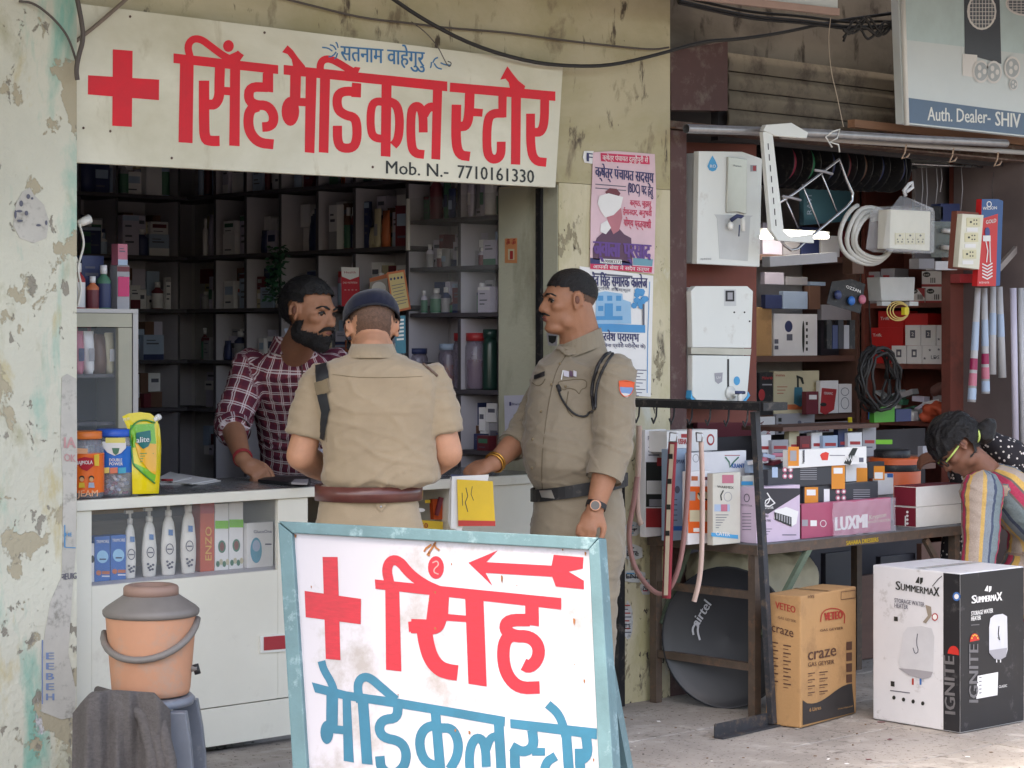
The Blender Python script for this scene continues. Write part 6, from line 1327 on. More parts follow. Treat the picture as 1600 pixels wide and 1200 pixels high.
# goods high on the back shelf (dim)
random.seed(21)
for k, (x0, x1, yt, cl) in enumerate(((1195, 1225, 425, 'pale lilac'), (1228, 1262, 432, 'grey'), (1266, 1290, 440, 'pale blue'), (1345, 1372, 415, 'white'))):
    pbox(x0, x1, yt, 2, YB2 + .05, 1.78 if k < 3 else 1.7, K[cl], f'{cl} carton, {ORD[k]} in the dim row under the long white carton')
q = MB(); q.hexa([Yp(x, y, .95) for x, y in ((1256, 290), (1330, 288), (1330, 345), (1256, 352))], (0, .03, 0), M('teal_board', C(64, 108, 124), .6)); o = q.build('printed_board', None, 'teal printed board behind the chrome wire rack', 'board'); q = MB(); T(q, 'RAVI', (1268, 335), (1268, 305), 8, ypl(.95), K['pale blue'], .01, up=(-1, 0)); q.build('lettering', o)
random.seed(51)
for k, (x0, x1, yt, cl, hh) in enumerate(((1192, 1222, 330, 'pale lilac', .16), (1224, 1250, 345, 'grey', .12), (1252, 1280, 336, 'navy', .15), (1283, 1312, 350, 'white', .11), (1314, 1334, 340, 'maroon', .14))):
    pbox(x0, x1, yt, 2, YB2 + .02, 1.932, K[cl], f'{cl} carton, {ORD[k]} on the dim top back shelf behind the wire rack', h=hh)
for k, (x0, x1, z0, cl, hh) in enumerate(((1196, 1222, 1.655, 'navy', .07), (1224, 1262, 1.655, 'pale blue', .09), (1264, 1282, 1.655, 'brown', .12), (1284, 1330, 1.60, 'grey', .08))):
    pbox(x0, x1, 470, 2, YB2 - .02 + .01 * k, z0 - (.0 if k < 3 else .0), K[cl], f'{cl} carton, {ORD[k]} heaped on top of the upper back shelf cartons', h=hh)
for k in range(5):
    q = MB(); x = 1292 + k * 9; q.hexa([Yp(a, b_, .45) for a, b_ in Rr(x, 500 + (k % 2) * 8, x + 8, 545)], (0, .02, 0), (m_black, K['navy'], M('charcoal_box', C(44, 44, 52), .5), K['grey'], m_black)[k]); q.build('hanging_packet', None, ('black', 'navy', 'charcoal', 'grey', 'dull black')[k] + f' packet, {ORD[k]} in the strip hanging left of the cable coil', 'packet', 'dark packets hanging in strips')
q = MB(); q.tube([Yp(1424, 256, .25), Yp(1560, 262, .25)], .006, m_chr0, 8); q.build('rod', None, 'thin bright rod behind the hooks at the right', 'rod')
for k, (x, y0, y1) in enumerate(((1440, 258, 330), (1447, 258, 345), (1463, 262, 318), (1470, 260, 300), (1502, 262, 330))):
    q = MB(); q.tube([Yp(x, y0, .24), Yp(x + 2, (y0 + y1) / 2, .24), Yp(x - 1, y1, .24)], .0022, K['grey'], 5); q.build('string', None, f'pale hanging string, {ORD[k]} from the bagged socket box', 'string', 'strings hanging from the rod')
for k, (x, y, w, h_, m) in enumerate(((1440, 322, 34, 22, m_black), (1470, 318, 30, 34, K['navy']), (1436, 404, 24, 16, K['grey']), (1462, 408, 34, 14, K['white']), (1332, 398, 18, 30, K['brown']), (1500, 428, 20, 14, K['red']))):
    q = MB(); q.hexa([Yp(a, b_, .3) for a, b_ in Rr(x, y, x + w, y + h_)], (0, .06, 0), m); o = q.build('carton', None, ('black net pack high', 'navy pack', 'small grey pack', 'white flat pack', 'brown pack', 'red pack')[k] + (' behind the bagged socket box', ' beside the clear adapter card', ' under the adapter card', ' below the adapter card and strip', ' left of the white hose coil', ' under the socket strip')[k], 'packet', bevel=.003)
q = MB(); q.hexa([Yp(a, b_, .5) for a, b_ in ((1430, 262), (1500, 262), (1545, 300), (1545, 430), (1430, 420))], (0, .02, 0), M('dull_backboard', C(104, 98, 100), .8)); q.build('back_board', None, 'dull grey board behind the hanging socket boxes', 'board')
# right wall goods on plane X=9.14 facing left
def rbox(px0, px1, ytop, z, m, label, pr=None, d=.12, name='carton', xf=XF):
    a = Xp(px0, 600, xf); c = Xp(px1, 600, xf); t = (a - CAM).dot(FW); q = MB(); h = Xp(px0, ytop, xf).z - z
    q.span((xf, min(a.y, c.y) + .001, z), (xf + d, max(a.y, c.y) - .001, z + h), m); o = q.build(name, None, label, 'carton', bevel=.0015)
    if pr: q = MB(); pr(q, xpl(xf)); q.build('printed_face', o)
    return o
XW = XF + .01
def prS(x0, x1, y, num):
    def f(q, pl):
        if num: D(q, Rr((x0 + x1) / 2 - 4, y - 20, (x0 + x1) / 2 + 4, y - 8), pl, m_print); T(q, num, ((x0 + x1) / 2 - 1.5, y - 11), ((x0 + x1) / 2 + 2, y - 11), 6, pl, m_paper, .02, .002)
        else:
            for a, b_ in ((4, 6), (12, 19), (20, 7), (26, 20), (33, 10)):
                if x0 + a < x1 - 2: D(q, [(x0 + a + (2.6 if i % 2 == 0 else 1.1) * sin(i * pi / 5), y - b_ - (2.6 if i % 2 == 0 else 1.1) * cos(i * pi / 5)) for i in range(10)], pl, m_print)
            if x1 - x0 > 28: T(q, 'LDS', (x0 + 14, y - 5), (x0 + 27, y - 5), 6, pl, m_print, .01)
    return f
W2 = {True: 'upper', False: 'lower'}
for row, (z, yt, yb) in enumerate(((zr[1] + .001, 540, 566), (None, 508, 536))):
    zz_ = z if z else zr[1] + .001 + (Xp(1400, 540, XW).z - zr[1])
    for k, (x0, x1, n) in enumerate(((1393 if row == 0 else 1414, 1416 if row == 0 else 1438, '1' if row == 0 else '2'), (1417 if row == 0 else 1439, 1440 if row == 0 else 1462, '1' if row == 0 else '2'), (1441 if row == 0 else 1463, 1476, ''), (1477, 1517, ''))):
        rbox(x0, x1, yt, zz_, K['white'], f'white star printed carton, {ORD[k]} in the {W2[row == 1]} row on the red shelf', prS(x0, x1, yb, n), xf=XW)
for k, (x0, x1, yt, zz_) in enumerate(((1362, 1391, 540, zr[1] + .001), (1360, 1411, 512, zr[1] + .048), (1372, 1412, 486, zr[1] + .12))):
    rbox(x0, x1, yt, zz_, M('box_scarlet', C(200, 40, 40), .45), f'scarlet carton, {ORD[k]} from the bottom of the red stack beside the star cartons', lambda q, pl, x0=x0, yt=yt: T(q, 'Trifk', (x0 + 4, yt + 14), (x0 + 18, yt + 14), 5, pl, m_paper, .01), xf=XW + .01 + .005 * k)
rbox(1413, 1450, 490, zr[1] + .155, M('box_scarlet', None), 'scarlet carton lying on the upper star cartons', xf=XW + .03)
def prT(x0, x1, y):
    def f(q, pl): D(q, ell(x0 + 8, y - 19, 6, 4), pl, m_ink); T(q, 'bell', (x0 + 4, y - 17.5), (x0 + 12, y - 17.5), 3, pl, m_paper, 0, .002); D(q, [(x1 - 12, y - 24), (x1, y - 24), (x1, y - 8)], pl, K['red']); D(q, Rr(x0, y - 4, x1, y), pl, K['red']); [D(q, Rr(x0 + 14 + k * 3, y - 14, x0 + 15.5 + k * 3, y - 6), pl, m_ink) for k in range(3)]
    return f
for k, (x0, x1, yt, zz_, yb) in enumerate(((1420, 1445, 452, zr[0] + .001, 474), (1446, 1488, 450, zr[0] + .001, 474), (1489, 1520, 452, zr[0] + .001, 474), (1440, 1488, 424, zr[0] + .075, 448), (1489, 1522, 424, zr[0] + .075, 448))):
    rbox(x0, x1, yt, zz_, K['white'], f'white and red bell carton, {ORD[k % 3]} in the {W2[k > 2]} row of the top red shelf', prT(x0, x1, yb), xf=XW)
for k, (x0, x1, yt) in enumerate(((1352, 1375, 425), (1376, 1398, 420))): rbox(x0, x1, yt, zr[0] + .001, K['grey'], f'grey packet with red grille print, {ORD[k]} from the left on the top red shelf', lambda q, pl, x0=x0: D(q, Rr(x0 + 4, 430, x0 + 14, 442), pl, K['red']), xf=XW + .02)
# third board: blister packs, plug boxes, orange cloth
random.seed(31)
for k in range(26):
    px = random.uniform(1378, 1480); py = random.uniform(588, 640); p = Xp(px, py, XF + .05); q = MB(); cl = random.choice(['white', 'grey', 'pale blue', 'white', 'green', 'pale lilac', 'navy'])
    q.box((p.x, p.y, zr[2] + .012 + (640 - py) * .0026), (.05, random.uniform(.06, .13), random.uniform(.015, .035)), K[cl] if k % 3 else M('blister', C(190, 196, 200), .1, .2, alpha=.8), mat=Matrix.Rotation(random.uniform(-.5, .5), 3, 'X')); q.build('blister_pack', None, f'{cl} blister pack {("low", "high")[py < 614]} in the jumble {("by the black coil", "amid the third shelf", "by the orange bundle")[int((px - 1378) / 34.1)]}', 'packet', 'blister packs jumbled on the third red shelf')
rbox(1382, 1428, 642, zr[2] + .001, K['white'], 'long white switch carton at the front of the third red shelf', xf=XF - .01)
rbox(1356, 1381, 636, zr[2] + .001, M('box_blue', None), 'blue carton at the left end of the third red shelf', xf=XF + .0)
q = MB()
for k in range(16): q.ball(Xp(1448 + k * 4.4, 648 - 10 * sin(k * .35) + random.uniform(-5, 4), XF - .02), (.05, .04, .028), _tmpm, 10)
remesh(q, .008, 'cloth_bundle', None, M('orange_cloth', C(196, 84, 54), .6, bump=.3, bscale=40), 2, lambda co, n: co + n * .012 * noise.noise(co * 28)); tag(bpy.data.objects['cloth_bundle'], 'crumpled orange plastic bundle on the shelf above the woman', 'bundle')
q = MB()
for k in range(12): q.ball(Xp(1470 + k * 4, 610 - 4 * sin(k * .8), XF + .06), (.06, .05, .035), _tmpm, 10)
o = remesh(q, .009, 'cloth_bundle', None, M('brown_cloth', C(110, 76, 70), .8, bump=.3, bscale=40), 2, lambda co, n: co + n * .012 * noise.noise(co * 20)); tag(o, 'folded brown bundle above the orange one', 'bundle')

# ---- spools of wire on a rod
rod = MB(); rod.tube([Yp(1196, 244, .35), Yp(1432, 262, .35)], .008, m_black, 8); rod.build('rod', None, 'dark rod carrying the row of wire spools', 'rod')
for k, (px, cl) in enumerate(((1214, 'pink'), (1243, 'green'), (1275, 'navy'), (1300, 'maroon'), (1325, 'brown'), (1352, 'navy'), (1385, 'navy'))):
    c = Yp(px, 254 + k * 1.5, .35); o = empty('wire_spool', c, f'black flanged spool of {cl} wire, {ORD[k]} from the purifiers on the rod', 'spool', 'wire spools hung on a rod'); R = V((1, .15, .0)).to_track_quat('Z', 'Y').to_matrix(); wm = {'pink': M('wire_red', C(150, 40, 70), .5), 'green': M('wire_green', C(40, 130, 90), .5)}.get(cl, K[cl])
    for s in (-.03, .03):
        e = MB(); e.lathe(c + V((s, 0, 0)), [(.115, -.002), (.118, 0), (.115, .002)], m_black, 32, axis=R); e.build('flange', o)
    e = MB(); 
    for j in range(7): e.lathe(c + V((-.024 + j * .0075, 0, 0)), [(.080, -.004), (.090, 0), (.080, .004)], wm, 28, axis=R)
    e.build('wire_winding', o)
# ---- white steel bracket frame
fr = empty('metal_frame', Yp(1215, 300, -.2), 'white slotted metal bracket frame hung from the pipe', 'frame'); PW = ypl(-.2)
q = MB(); q.hexa([onpl(*p, PW) for p in ((1192, 206), (1207, 206), (1225, 362), (1236, 370), (1271, 366), (1272, 380), (1216, 376), (1205, 360))], (0, .02, 0), m_ro); q.build('channel', fr, bevel=.002)
q = MB(); q.hexa([onpl(*p, PW, .003) for p in ((1192, 204), (1196, 195), (1236, 192), (1262, 207), (1260, 216), (1210, 212))], (0, .022, 0), m_ro); q.build('top_plate', fr, bevel=.002)
for k in range(8):
    q = MB(); x = 1199 + k * 1.7; y = 224 + k * 17; D(q, [(x, y), (x + 1.6, y), (x + 2.2, y + 10), (x + .6, y + 10)], PW, m_dark); q.build('slot', fr)
# chrome wire rack
wr = empty('wire_rack', Yp(1280, 320, -.12), 'bent chrome wire rack hanging behind the white frame', 'rack'); PC = ypl(-.12); m_chr = M('chrome_wire', C(196, 196, 200), .2, .9)
q = MB(); q.tube([onpl(*p, PC) for p in ((1216, 318), (1240, 303), (1311, 249), (1322, 280), (1332, 302), (1331, 314), (1322, 324), (1262, 374), (1246, 389), (1236, 391), (1226, 384), (1217, 370))], .0065, m_chr, 8); q.build('outer_wire', wr)
for a, b_ in (((1229, 311), (1248, 356)), ((1255, 288), (1284, 360)), ((1283, 266), (1312, 338))):
    q = MB(); q.tube([onpl(*a, PC, -.005), onpl(*b_, PC, -.005)], .004, m_chr, 6); q.build('cross_wire', wr)
for a in ((1276, 268), (1226, 309)):
    q = MB(); q.tube([onpl(a[0] - 6, a[1] - 2, PC, .01), onpl(a[0] + 6, a[1], PC, .014), onpl(a[0] + 22, a[1] + 4, PC, .01)], .006, K['grey'], 6); q.build('tie', wr)
q = MB(); q.tube([onpl(*p, ypl(-.14)) for p in ((1300, 230), (1290, 214), (1300, 206), (1312, 202), (1308, 216), (1296, 222), (1310, 226), (1312, 238))], .004, m_white, 6); q.build('wire_tie', None, 'white twisted wire knotted round the pipe', 'wire')
# ---- PVC coil
c0 = (1361, 366); q = MB(); pts = []
for k in range(4 * 28 + 1):
    a = k / 28 * 2 * pi + 1.9; tn = k / 28; rx = 46 - 4.6 * tn + 3 * sin(a * .5 + tn); ry = 48 - 4.6 * tn; pts.append(onpl(c0[0] + rx * .92 * cos(a) + tn * 1.2, c0[1] - ry * sin(a) + tn * 1.5, ypl(-.08), .01 * (tn - 2) + .008 * sin(a * 3)))
q.tube(pts, .0105, M('pvc_offwhite', C(196, 196, 192), .4, var=.06), 10); q.build('hose_coil', None, 'thick coil of off white plastic hose hanging in the shop front', 'hose')
# ---- socket box in a polythene bag
sb = empty('switch_board', Yp(1422, 360, -.2), 'cream three socket box wrapped in clear polythene, hung on a hook', 'switch board'); PB = ypl(-.2); m_crm = M('bakelite_cream', C(222, 218, 200), .35)
q = MB(); q.hexa([onpl(*p, PB) for p in ((1392, 327), (1454, 330), (1453, 392), (1390, 388))], (0, .07, 0), m_crm); q.build('box', sb, bevel=.004)
for cx in (1405, 1421, 1437):
    q = MB(); q.hexa([onpl(*p, PB, .004) for p in Rr(cx - 7, 364, cx + 7, 382)], (0, .0035, 0), M('socket_cream', C(214, 206, 170), .35)); s = q.build('socket', sb, bevel=.001); q = MB()
    for dx, dy, r in ((0, -5, 1.7), (-4, 1, 1.1), (4, 1, 1.1), (-3, 5, 1.3), (3, 5, 1.3)): D(q, ell(cx + dx, 373 + dy, r, r, 8), PB, m_black, .0046)
    q.build('pin_holes', s)
q = MB(); m_bag = M('polythene', C(220, 222, 228), .15, var=0, alpha=.26, bump=.5, bscale=30); ring = [(1384, 330), (1392, 322), (1454, 325), (1457, 332), (1456, 394), (1450, 396), (1388, 393), (1376, 388)]
q.hexa([onpl(*p, PB, .012) for p in ring], (0, .095, 0), m_bag); q.add([onpl(*p, PB, .012) for p in ring[:4]] + [onpl(1412, 306, PB, -.02), onpl(1418, 306, PB, -.02)], [(0, 1, 4), (1, 2, 5, 4), (2, 3, 5)], m_bag); q.build('bag', sb)
q = MB(); q.tube([onpl(1415, 306, PB), onpl(1412, 298, PB), onpl(1420, 288, PB), onpl(1425, 285, PB), onpl(1426, 293, PB), onpl(1416, 300, PB)], .008, M('polythene_white', C(210, 212, 216), .3), 8); q.build('bag_knot', sb)
q = MB(); q.tube([onpl(1415, 288, PB), onpl(1417, 265, PB), onpl(1414, 244, PB)], .002, m_black, 5); q.build('string', sb)
# ---- socket strip and heater carton
ss = empty('socket_strip', Yp(1518, 376, -.25), 'upright cream socket strip with a rusty wooden back', 'switch board'); PQ = ypl(-.25)
q = MB(); q.hexa([onpl(*p, PQ) for p in ((1504, 334), (1537, 336), (1530, 421), (1497, 417))], (0, .03, 0), m_crm); q.build('face', ss, bevel=.002)
q = MB(); q.hexa([onpl(*p, PQ, -.031) for p in ((1504, 329), (1538, 332), (1531, 422), (1498, 419))], (0, .03, 0), M('rust_wood', C(130, 74, 60), .7)); q.build('backing', ss)
for cx, cy in ((1521, 347), (1518, 371), (1515, 397)):
    q = MB(); q.hexa([onpl(*p, PQ, .003) for p in Rr(cx - 11, cy - 7, cx + 10, cy + 7)], (0, .0025, 0), M('socket_cream', None)); s = q.build('socket', ss, bevel=.001); q = MB()
    for dx, dy, r in ((-5, 0, 1.8), (0, -3, 1.2), (0, 3, 1.2), (4, -3, 1.2), (4, 3, 1.2)): D(q, ell(cx + dx, cy + dy, r, r, 8), PQ, m_black, .0036)
    q.build('pin_holes', s)
for cx, cy in ((1519, 359), (1516, 384), (1512, 410)):
    q = MB(); q.hexa([onpl(*p, PQ, .003) for p in Rr(cx - 9, cy - 3, cx + 8, cy + 3)], (0, .0025, 0), m_paper); q.build('switch', ss)
PH = ypl(-.22); hb = empty('heater_carton', Yp(1546, 380, -.22), 'hanging blue and red carton printed WILSON with a heating coil', 'carton'); m_wb = M('wilson_blue', C(40, 84, 140), .4); m_wr = M('wilson_red', C(206, 40, 44), .4)
q = MB(); q.hexa([onpl(*p, PH) for p in ((1534, 311), (1560, 311), (1556, 447), (1527, 447))], (0, .03, 0), m_wr); q.hexa([onpl(*p, PH, -.002) for p in ((1560.2, 311), (1568, 314), (1563, 446), (1556.2, 447))], (0, .026, 0), m_wb); q.build('box', hb)
q = MB(); D(q, [(1534, 311), (1560, 311), (1559, 334), (1533, 342)], PH, m_wb); T(q, 'WILSON', (1535, 328), (1557, 327), 5, PH, m_paper, .02, .002); D(q, ribbon(ell(1545, 319, 3.4, 4) + ell(1545, 319, 3.4, 4)[:1], 1.3), PH, m_paper, .002); T(q, 'GOLD', (1540, 350), (1556, 347), 6, PH, m_paper, .02, .002)
D(q, ribbon([(1539, 372), (1543, 392), (1541, 410)], 1.6), PH, m_paper, .002); D(q, ribbon([(1546, 372), (1547, 410)], 1.6), PH, m_paper, .002); D(q, ell(1542, 363, 4, 8), PH, M('dark_knob', C(60, 70, 130), .4), .003); D(q, Rr(1535, 368, 1547, 377), PH, m_paper, .0034)
for k in range(5): D(q, ribbon([(1534, 412 + k * 5), (1542, 416 + k * 5), (1550, 411 + k * 5)], 2), PH, m_paper, .0026)
T(q, 'WATER HEATER', (1529, 443), (1545, 443), 3, PH, m_paper, 0, .002); q.build('printed_face', hb)
q = MB(); q.tube([Yp(1551, 311, -.22), Yp(1550, 290, -.22), Yp(1553, 268, -.22)], .0015, m_black, 5); q.build('string', hb)
# hooks on the rail
for k, (x, y) in enumerate(((1413, 226), (1487, 232), (1557, 238))):
    q = MB(); q.tube([Yp(x + 3, y, -.1), Yp(x + 1, y + 12, -.1), Yp(x - 4, y + 22, -.1), Yp(x + 5, y + 19, -.12), Yp(x + 8, y + 14, -.12)], .004, M('hook_tan', C(176, 150, 130), .5), 6); q.build('hook', None, f'bent wire hook, {ORD[k]} from the left under the iron rail', 'hook', 'hooks under the rail')
# cards and bottles hanging
PD = ypl(.1); q = MB(); q.hexa([onpl(*p, PD) for p in Rr(1455, 346, 1497, 402)], (0, .004, 0), M('card_clear', C(120, 130, 130), .2, alpha=.6)); o = q.build('blister_card', None, 'clear card of green capped adapters beside the bagged box', 'packet')
for x, y in ((1492, 362), (1491, 388)): q = MB(); q.ball(onpl(x, y, PD, .015), (.016, .016, .017), M('cap_green', C(40, 150, 110), .4), 12); q.build('green_cap', o); q = MB(); q.tube([onpl(x - 22, y - 2, PD, .012), onpl(x - 6, y, PD, .012)], .012, m_white, 10); q.build('adapter', o)
q = MB(); q.hexa([onpl(*p, PD, .0) for p in ((1330, 436), (1352, 444), (1344, 490), (1292, 474), (1300, 440))], (0, .004, 0), m_black); o = q.build('blister_card', None, 'black card of blue and pink earphones above the dark coil', 'packet')
for x, y, m in ((1306, 461, K['navy']), (1327, 470, M('box_blue', None)), (1344, 468, K['pink'])): q = MB(); q.ball(onpl(x, y, PD, .012), (.022, .015, .022), m, 14); q.build('round_case', o)
q = MB(); T(q, 'OZZAN', (1322, 450), (1344, 458), 5, PD, m_paper, .02); q.build('lettering', o)
mb_ = empty('meter_box', Yp(1403, 450, .2), 'pale grey meter box above the yellow plug lead', 'box'); PM = ypl(.2); q = MB(); q.hexa([onpl(*p, PM) for p in ((1375, 433), (1430, 433), (1428, 470), (1378, 470))], (0, .08, 0), m_ros); q.build('case', mb_, bevel=.004); q = MB(); q.span(Yp(1378, 471, .21), Yp(1384, 478, .24), m_ros); q.build('foot', mb_); q = MB(); q.span(Yp(1421, 471, .21), Yp(1427, 478, .24), m_ros); q.build('foot', mb_)
q = MB(); 
for k in range(3): q.tube([onpl(1403 + (17 - k * 2.5) * cos(a) + k, 486 + (15 - k * 2) * sin(a), ypl(.12), .004 * k) for a in [2 * pi * i / 24 for i in range(25)]], .003, M('lead_yellow', C(206, 180, 110), .5), 6)
q.box(Yp(1414, 486, .115), (.03, .02, .035), M('tool_yellow', None)); q.build('plug_lead', None, 'coiled yellow plug lead hanging from the meter box', 'cable')
q = MB(); random.seed(8)
for k in range(9):
    rx = random.uniform(20, 30); ry = random.uniform(38, 52); q.tube([onpl(1362 + rx * cos(a) + random.uniform(-1, 1), 592 + ry * sin(a), ypl(.3), random.uniform(-.02, .02) + .01 * k) for a in [2 * pi * i / 20 for i in range(21)]], .007, m_cable2, 6)
q.build('cable_coil', None, 'big black coil of cable hanging between the two shelf units', 'cable')
q = MB(); q.tube([Yp(1362, 545, .28), Yp(1358, 480, .28), Yp(1360, 440, .28)], .003, m_black, 5); q.build('string', None, 'dark string holding the black cable coil', 'string')
# fluorescent tubes in sleeves
for k, (x0, y0, x1, y1) in enumerate(((1528, 450, 1518, 628), (1538, 450, 1540, 615), (1552, 448, 1550, 585), (1562, 448, 1566, 590))):
    o = empty('tube_pack', Yp(x0, y0, -.15 + .02 * k), f'plastic sleeved tube pack, {ORD[k]} from the left under the WILSON carton', 'tube', 'sleeved tubes hanging at the right')
    a = Yp(x0, y0, -.15 + .02 * k); b_ = Yp(x1, y1, -.15 + .02 * k); q = MB(); q.tube([a, b_], [.014, .020], M('tube_white', C(196, 196, 200), .3, alpha=.9), 12); q.build('tube', o)
    for f0, f1, m in ((.30, .55, K['pale blue']), (.62, .72, M('band_magenta', C(150, 30, 80), .4)), (.75, .86, K['pink']), (.88, .98, K['pale blue'])):
        if k < 2 or f0 < .5: q = MB(); q.tube([a.lerp(b_, f0), a.lerp(b_, f1)], [.0145 + .006 * f0, .0148 + .006 * f1], m, 12, cap=False); q.build('printed_band', o)
for k, x in enumerate((1583, 1595)):
    q = MB(); q.tube([Yp(x, 450, -.1), Yp(x + 4, 700, -.1)], .016, M('tube_white', None) if k else K['pale lilac'], 10); q.build('tube_pack', None, ('lilac', 'white')[k] + ' plastic sleeve hanging at the right picture edge', 'tube')
q = MB(); q.bar(Yp(1560, 420, .05), Yp(1640, 330, .05), .02, .03, M('strap_pale', C(170, 160, 156), .5, alpha=.7)); q.build('plastic_strip', None, 'slanting clear plastic strip at the right edge', 'plastic')

# ============================================================ trestle table and its goods
TZ = .70
tb = empty('table', (7.0, -.33, 0), 'long dark iron table heaped with appliance cartons', 'table'); m_tt = M('table_top_grey', C(110, 112, 116), .6, var=.25, scale=5, dirt=(C(76, 74, 74), .4, 9)); m_leg = M('iron_leg', C(96, 82, 72), .6, .2, var=.3, scale=14, dirt=(C(120, 92, 74), .3, 20)); m_gleg = M('green_iron', C(104, 118, 100), .6, .2, var=.3, scale=14)
xA, xB = 6.42, 7.80; yA, yB_ = -.62, -.03
q = MB(); q.span((xA + .01, yA + .01, TZ - .012), (xB - .01, yB_ - .01, TZ), m_tt); q.build('top', tb)
for a, b_, in (((xA, yA, TZ - .04), (xB, yA + .009, TZ - .003)), ((xA, yB_ - .009, TZ - .04), (xB, yB_, TZ - .003)), ((xA, yA + .01, TZ - .04), (xA + .009, yB_ - .01, TZ - .003)), ((xB - .009, yA + .01, TZ - .04), (xB, yB_ - .01, TZ - .003))): q = MB(); q.span(a, b_, m_leg); q.build('apron', tb)
for x, y in ((xA + .02, yA + .03), (xA + .02, yB_ - .03), (xB - .06, yA + .03), (xB - .06, yB_ - .03)): q = MB(); q.bar((x, y, .02), (x, y, TZ - .041), .035, .035, m_leg); q.build('leg', tb)
for z in (.22, .50): q = MB(); q.bar((xA + .02, yA + .05, z), (xA + .02, yB_ - .05, z), .025, .03, m_leg); q.build('rung', tb)
q = MB(); q.bar((xA + .045, yA + .012, .34), (xA + .33, yA + .012, TZ - .03), .02, .025, m_gleg); q.build('brace', tb); q = MB(); q.bar((xB - .09, yA + .02, .42), (xB - .28, yA + .02, TZ - .045), .02, .025, m_leg); q.build('brace', tb)
q = MB(); q.bar((xA + .03, yB_ - .05, .34), (xA + .16, yB_ - .09, .66), .02, .02, m_gleg); q.build('brace', tb)
q = MB(); pa = ypl(yA); T(q, 'SAHARA DRESSERS', (1322, 852), (1372, 846), 7, pa, M('yellow_paint', C(196, 160, 40), .6), .03); q.build('painted_lettering', tb)
TT = TZ + .001
F1, F2, F3 = -.585, -.36, -.20
def zat(px, py, y): return Yp(px, py, y).z
# left end, back to front
def prB1(q, F, zb): T(q, 'USHA', (1060, 694), (1072, 694), 9, F, K['red'], .03); D(q, Rr(1064, 678, 1074, 684), F, K['red']); D(q, ell(1110, 687, 6, 9), F, K['red']); D(q, ell(1110, 687, 4, 6), F, m_paper, .0015)
o1 = pbox(1042, 1121, 672, 28, F3, TT + .344, m_paper, 'white and red appliance carton high at the back left of the table', pf=prB1, h=.085)
pbox(1046, 1112, 760, 10, F3, TT, K['grey'], 'grey carton underneath the white and red appliance carton', h=.342)
def prA1(q, F, zb): D(q, Rr(1009, 722, 1040, 778), F, m_ink); D(q, Rr(1010, 751, 1037, 772), F, m_paper, .0016); D(q, Rr(1009, 778, 1039, 792), F, m_ink); D(q, Rr(1014, 780, 1036, 791), F, K['grey'], .0016); D(q, Rr(1009, 794, 1038, 824), F, K['red']); D(q, Rr(1026, 715, 1034, 728), F, K['red'], .002); T(q, 'Fashionn', (1012, 688), (1034, 688), 7, F, m_print, .01); [D(q, Rr(1013, 698 + k * 6, 1030, 700 + k * 6), F, m_print) for k in range(3)]
pbox(1008, 1041, 672, 6, -.10, TT, K['white'], 'tall white, black and red carton at the left end of the table', pf=prA1)
def prB2(q, F, zb): D(q, Rr(1046, 822, 1074, 829), F, M('box_blue', None)); T(q, 'SMART', (1056, 724), (1072, 724), 6, F, K['navy'], .01); D(q, ell(1058, 765, 4, 6), F, m_print); [D(q, Rr(1050, 780 + k * 8, 1058, 781.5 + k * 8), F, m_print) for k in range(5)]
pbox(1045, 1076, 702, 9, -.28, TT, M('box_pale_steel', C(150, 168, 190), .45), 'tall pale blue grey carton behind the hanging belts', pf=prB2)
def prK(q, F, zb): D(q, ribbon(ell(1087, 716, 4.5, 6) + ell(1087, 716, 4.5, 6)[:1], 1), F, K['grey']); D(q, ribbon([(1133, 714), (1139, 722), (1140, 730), (1146, 722), (1154, 714)], 2.2), F, K['green']); T(q, 'KRANTI', (1143, 731), (1164, 731), 7, F, m_bx, .03); D(q, Rr(1132, 711, 1156, 712), F, K['red'])
pbox(1079, 1166, 702, 0, F2 + .02, TT + .246, K['white'], 'white carton lettered KRANTI laid across the upright cartons', pf=prK, h=.102)
pbox(1082, 1160, 745, 0, F2 + .04, TT, K['grey'], 'grey carton hidden under the KRANTI carton', h=.244)
def prD(q, F, zb): D(q, Rr(1075, 760, 1111, 833), F, M('box_orange', C(226, 100, 40), .45)); D(q, Rr(1080, 744, 1090, 751), F, K['orange']); D(q, Rr(1094, 745, 1106, 750), F, K['maroon']); D(q, ell(1098, 775, 9, 8), F, K['cream'], .0018); D(q, ribbon([(1090, 770), (1096, 778), (1104, 781)], 2.5), F, m_ink, .0026); D(q, Rr(1077, 768, 1086, 782), F, K['grey'], .0018); D(q, Rr(1077, 797, 1106, 815), F, K['cream'], .0018); D(q, Rr(1083, 825, 1098, 831), F, m_paper, .0018)
pbox(1075, 1112, 737, 2, -.44, TT, K['white'], 'orange and white fan carton next to the cream belt', pf=prD)
def prE(q, F, zb): D(q, [(1111, 832), (1153, 836), (1153, 842), (1111, 838)], F, M('drop_blue', None)); D(q, Rr(1128, 742, 1146, 755), F, K['pink']); T(q, 'CATER', (1118, 836), (1140, 838), 6, F, m_paper, .02, .002); D(q, ribbon([(1130, 766), (1126, 774), (1127, 782)], 2), F, m_ink); D(q, ribbon(ell(1137, 776, 6, 7) + ell(1137, 776, 6, 7)[:1], 1), F, K['grey']); D(q, Rr(1116, 788, 1140, 799), F, K['pale blue'], .001); D(q, Rr(1126, 788, 1136, 799), F, K['pink'], .0016); [D(q, Rr(1118, 804 + k * 4, 1138 - k * 3, 805 + k * 4), F, m_print) for k in range(6)]; T(q, 'WARMEX', (1120, 762), (1146, 764), 4, F, m_ink, .01)
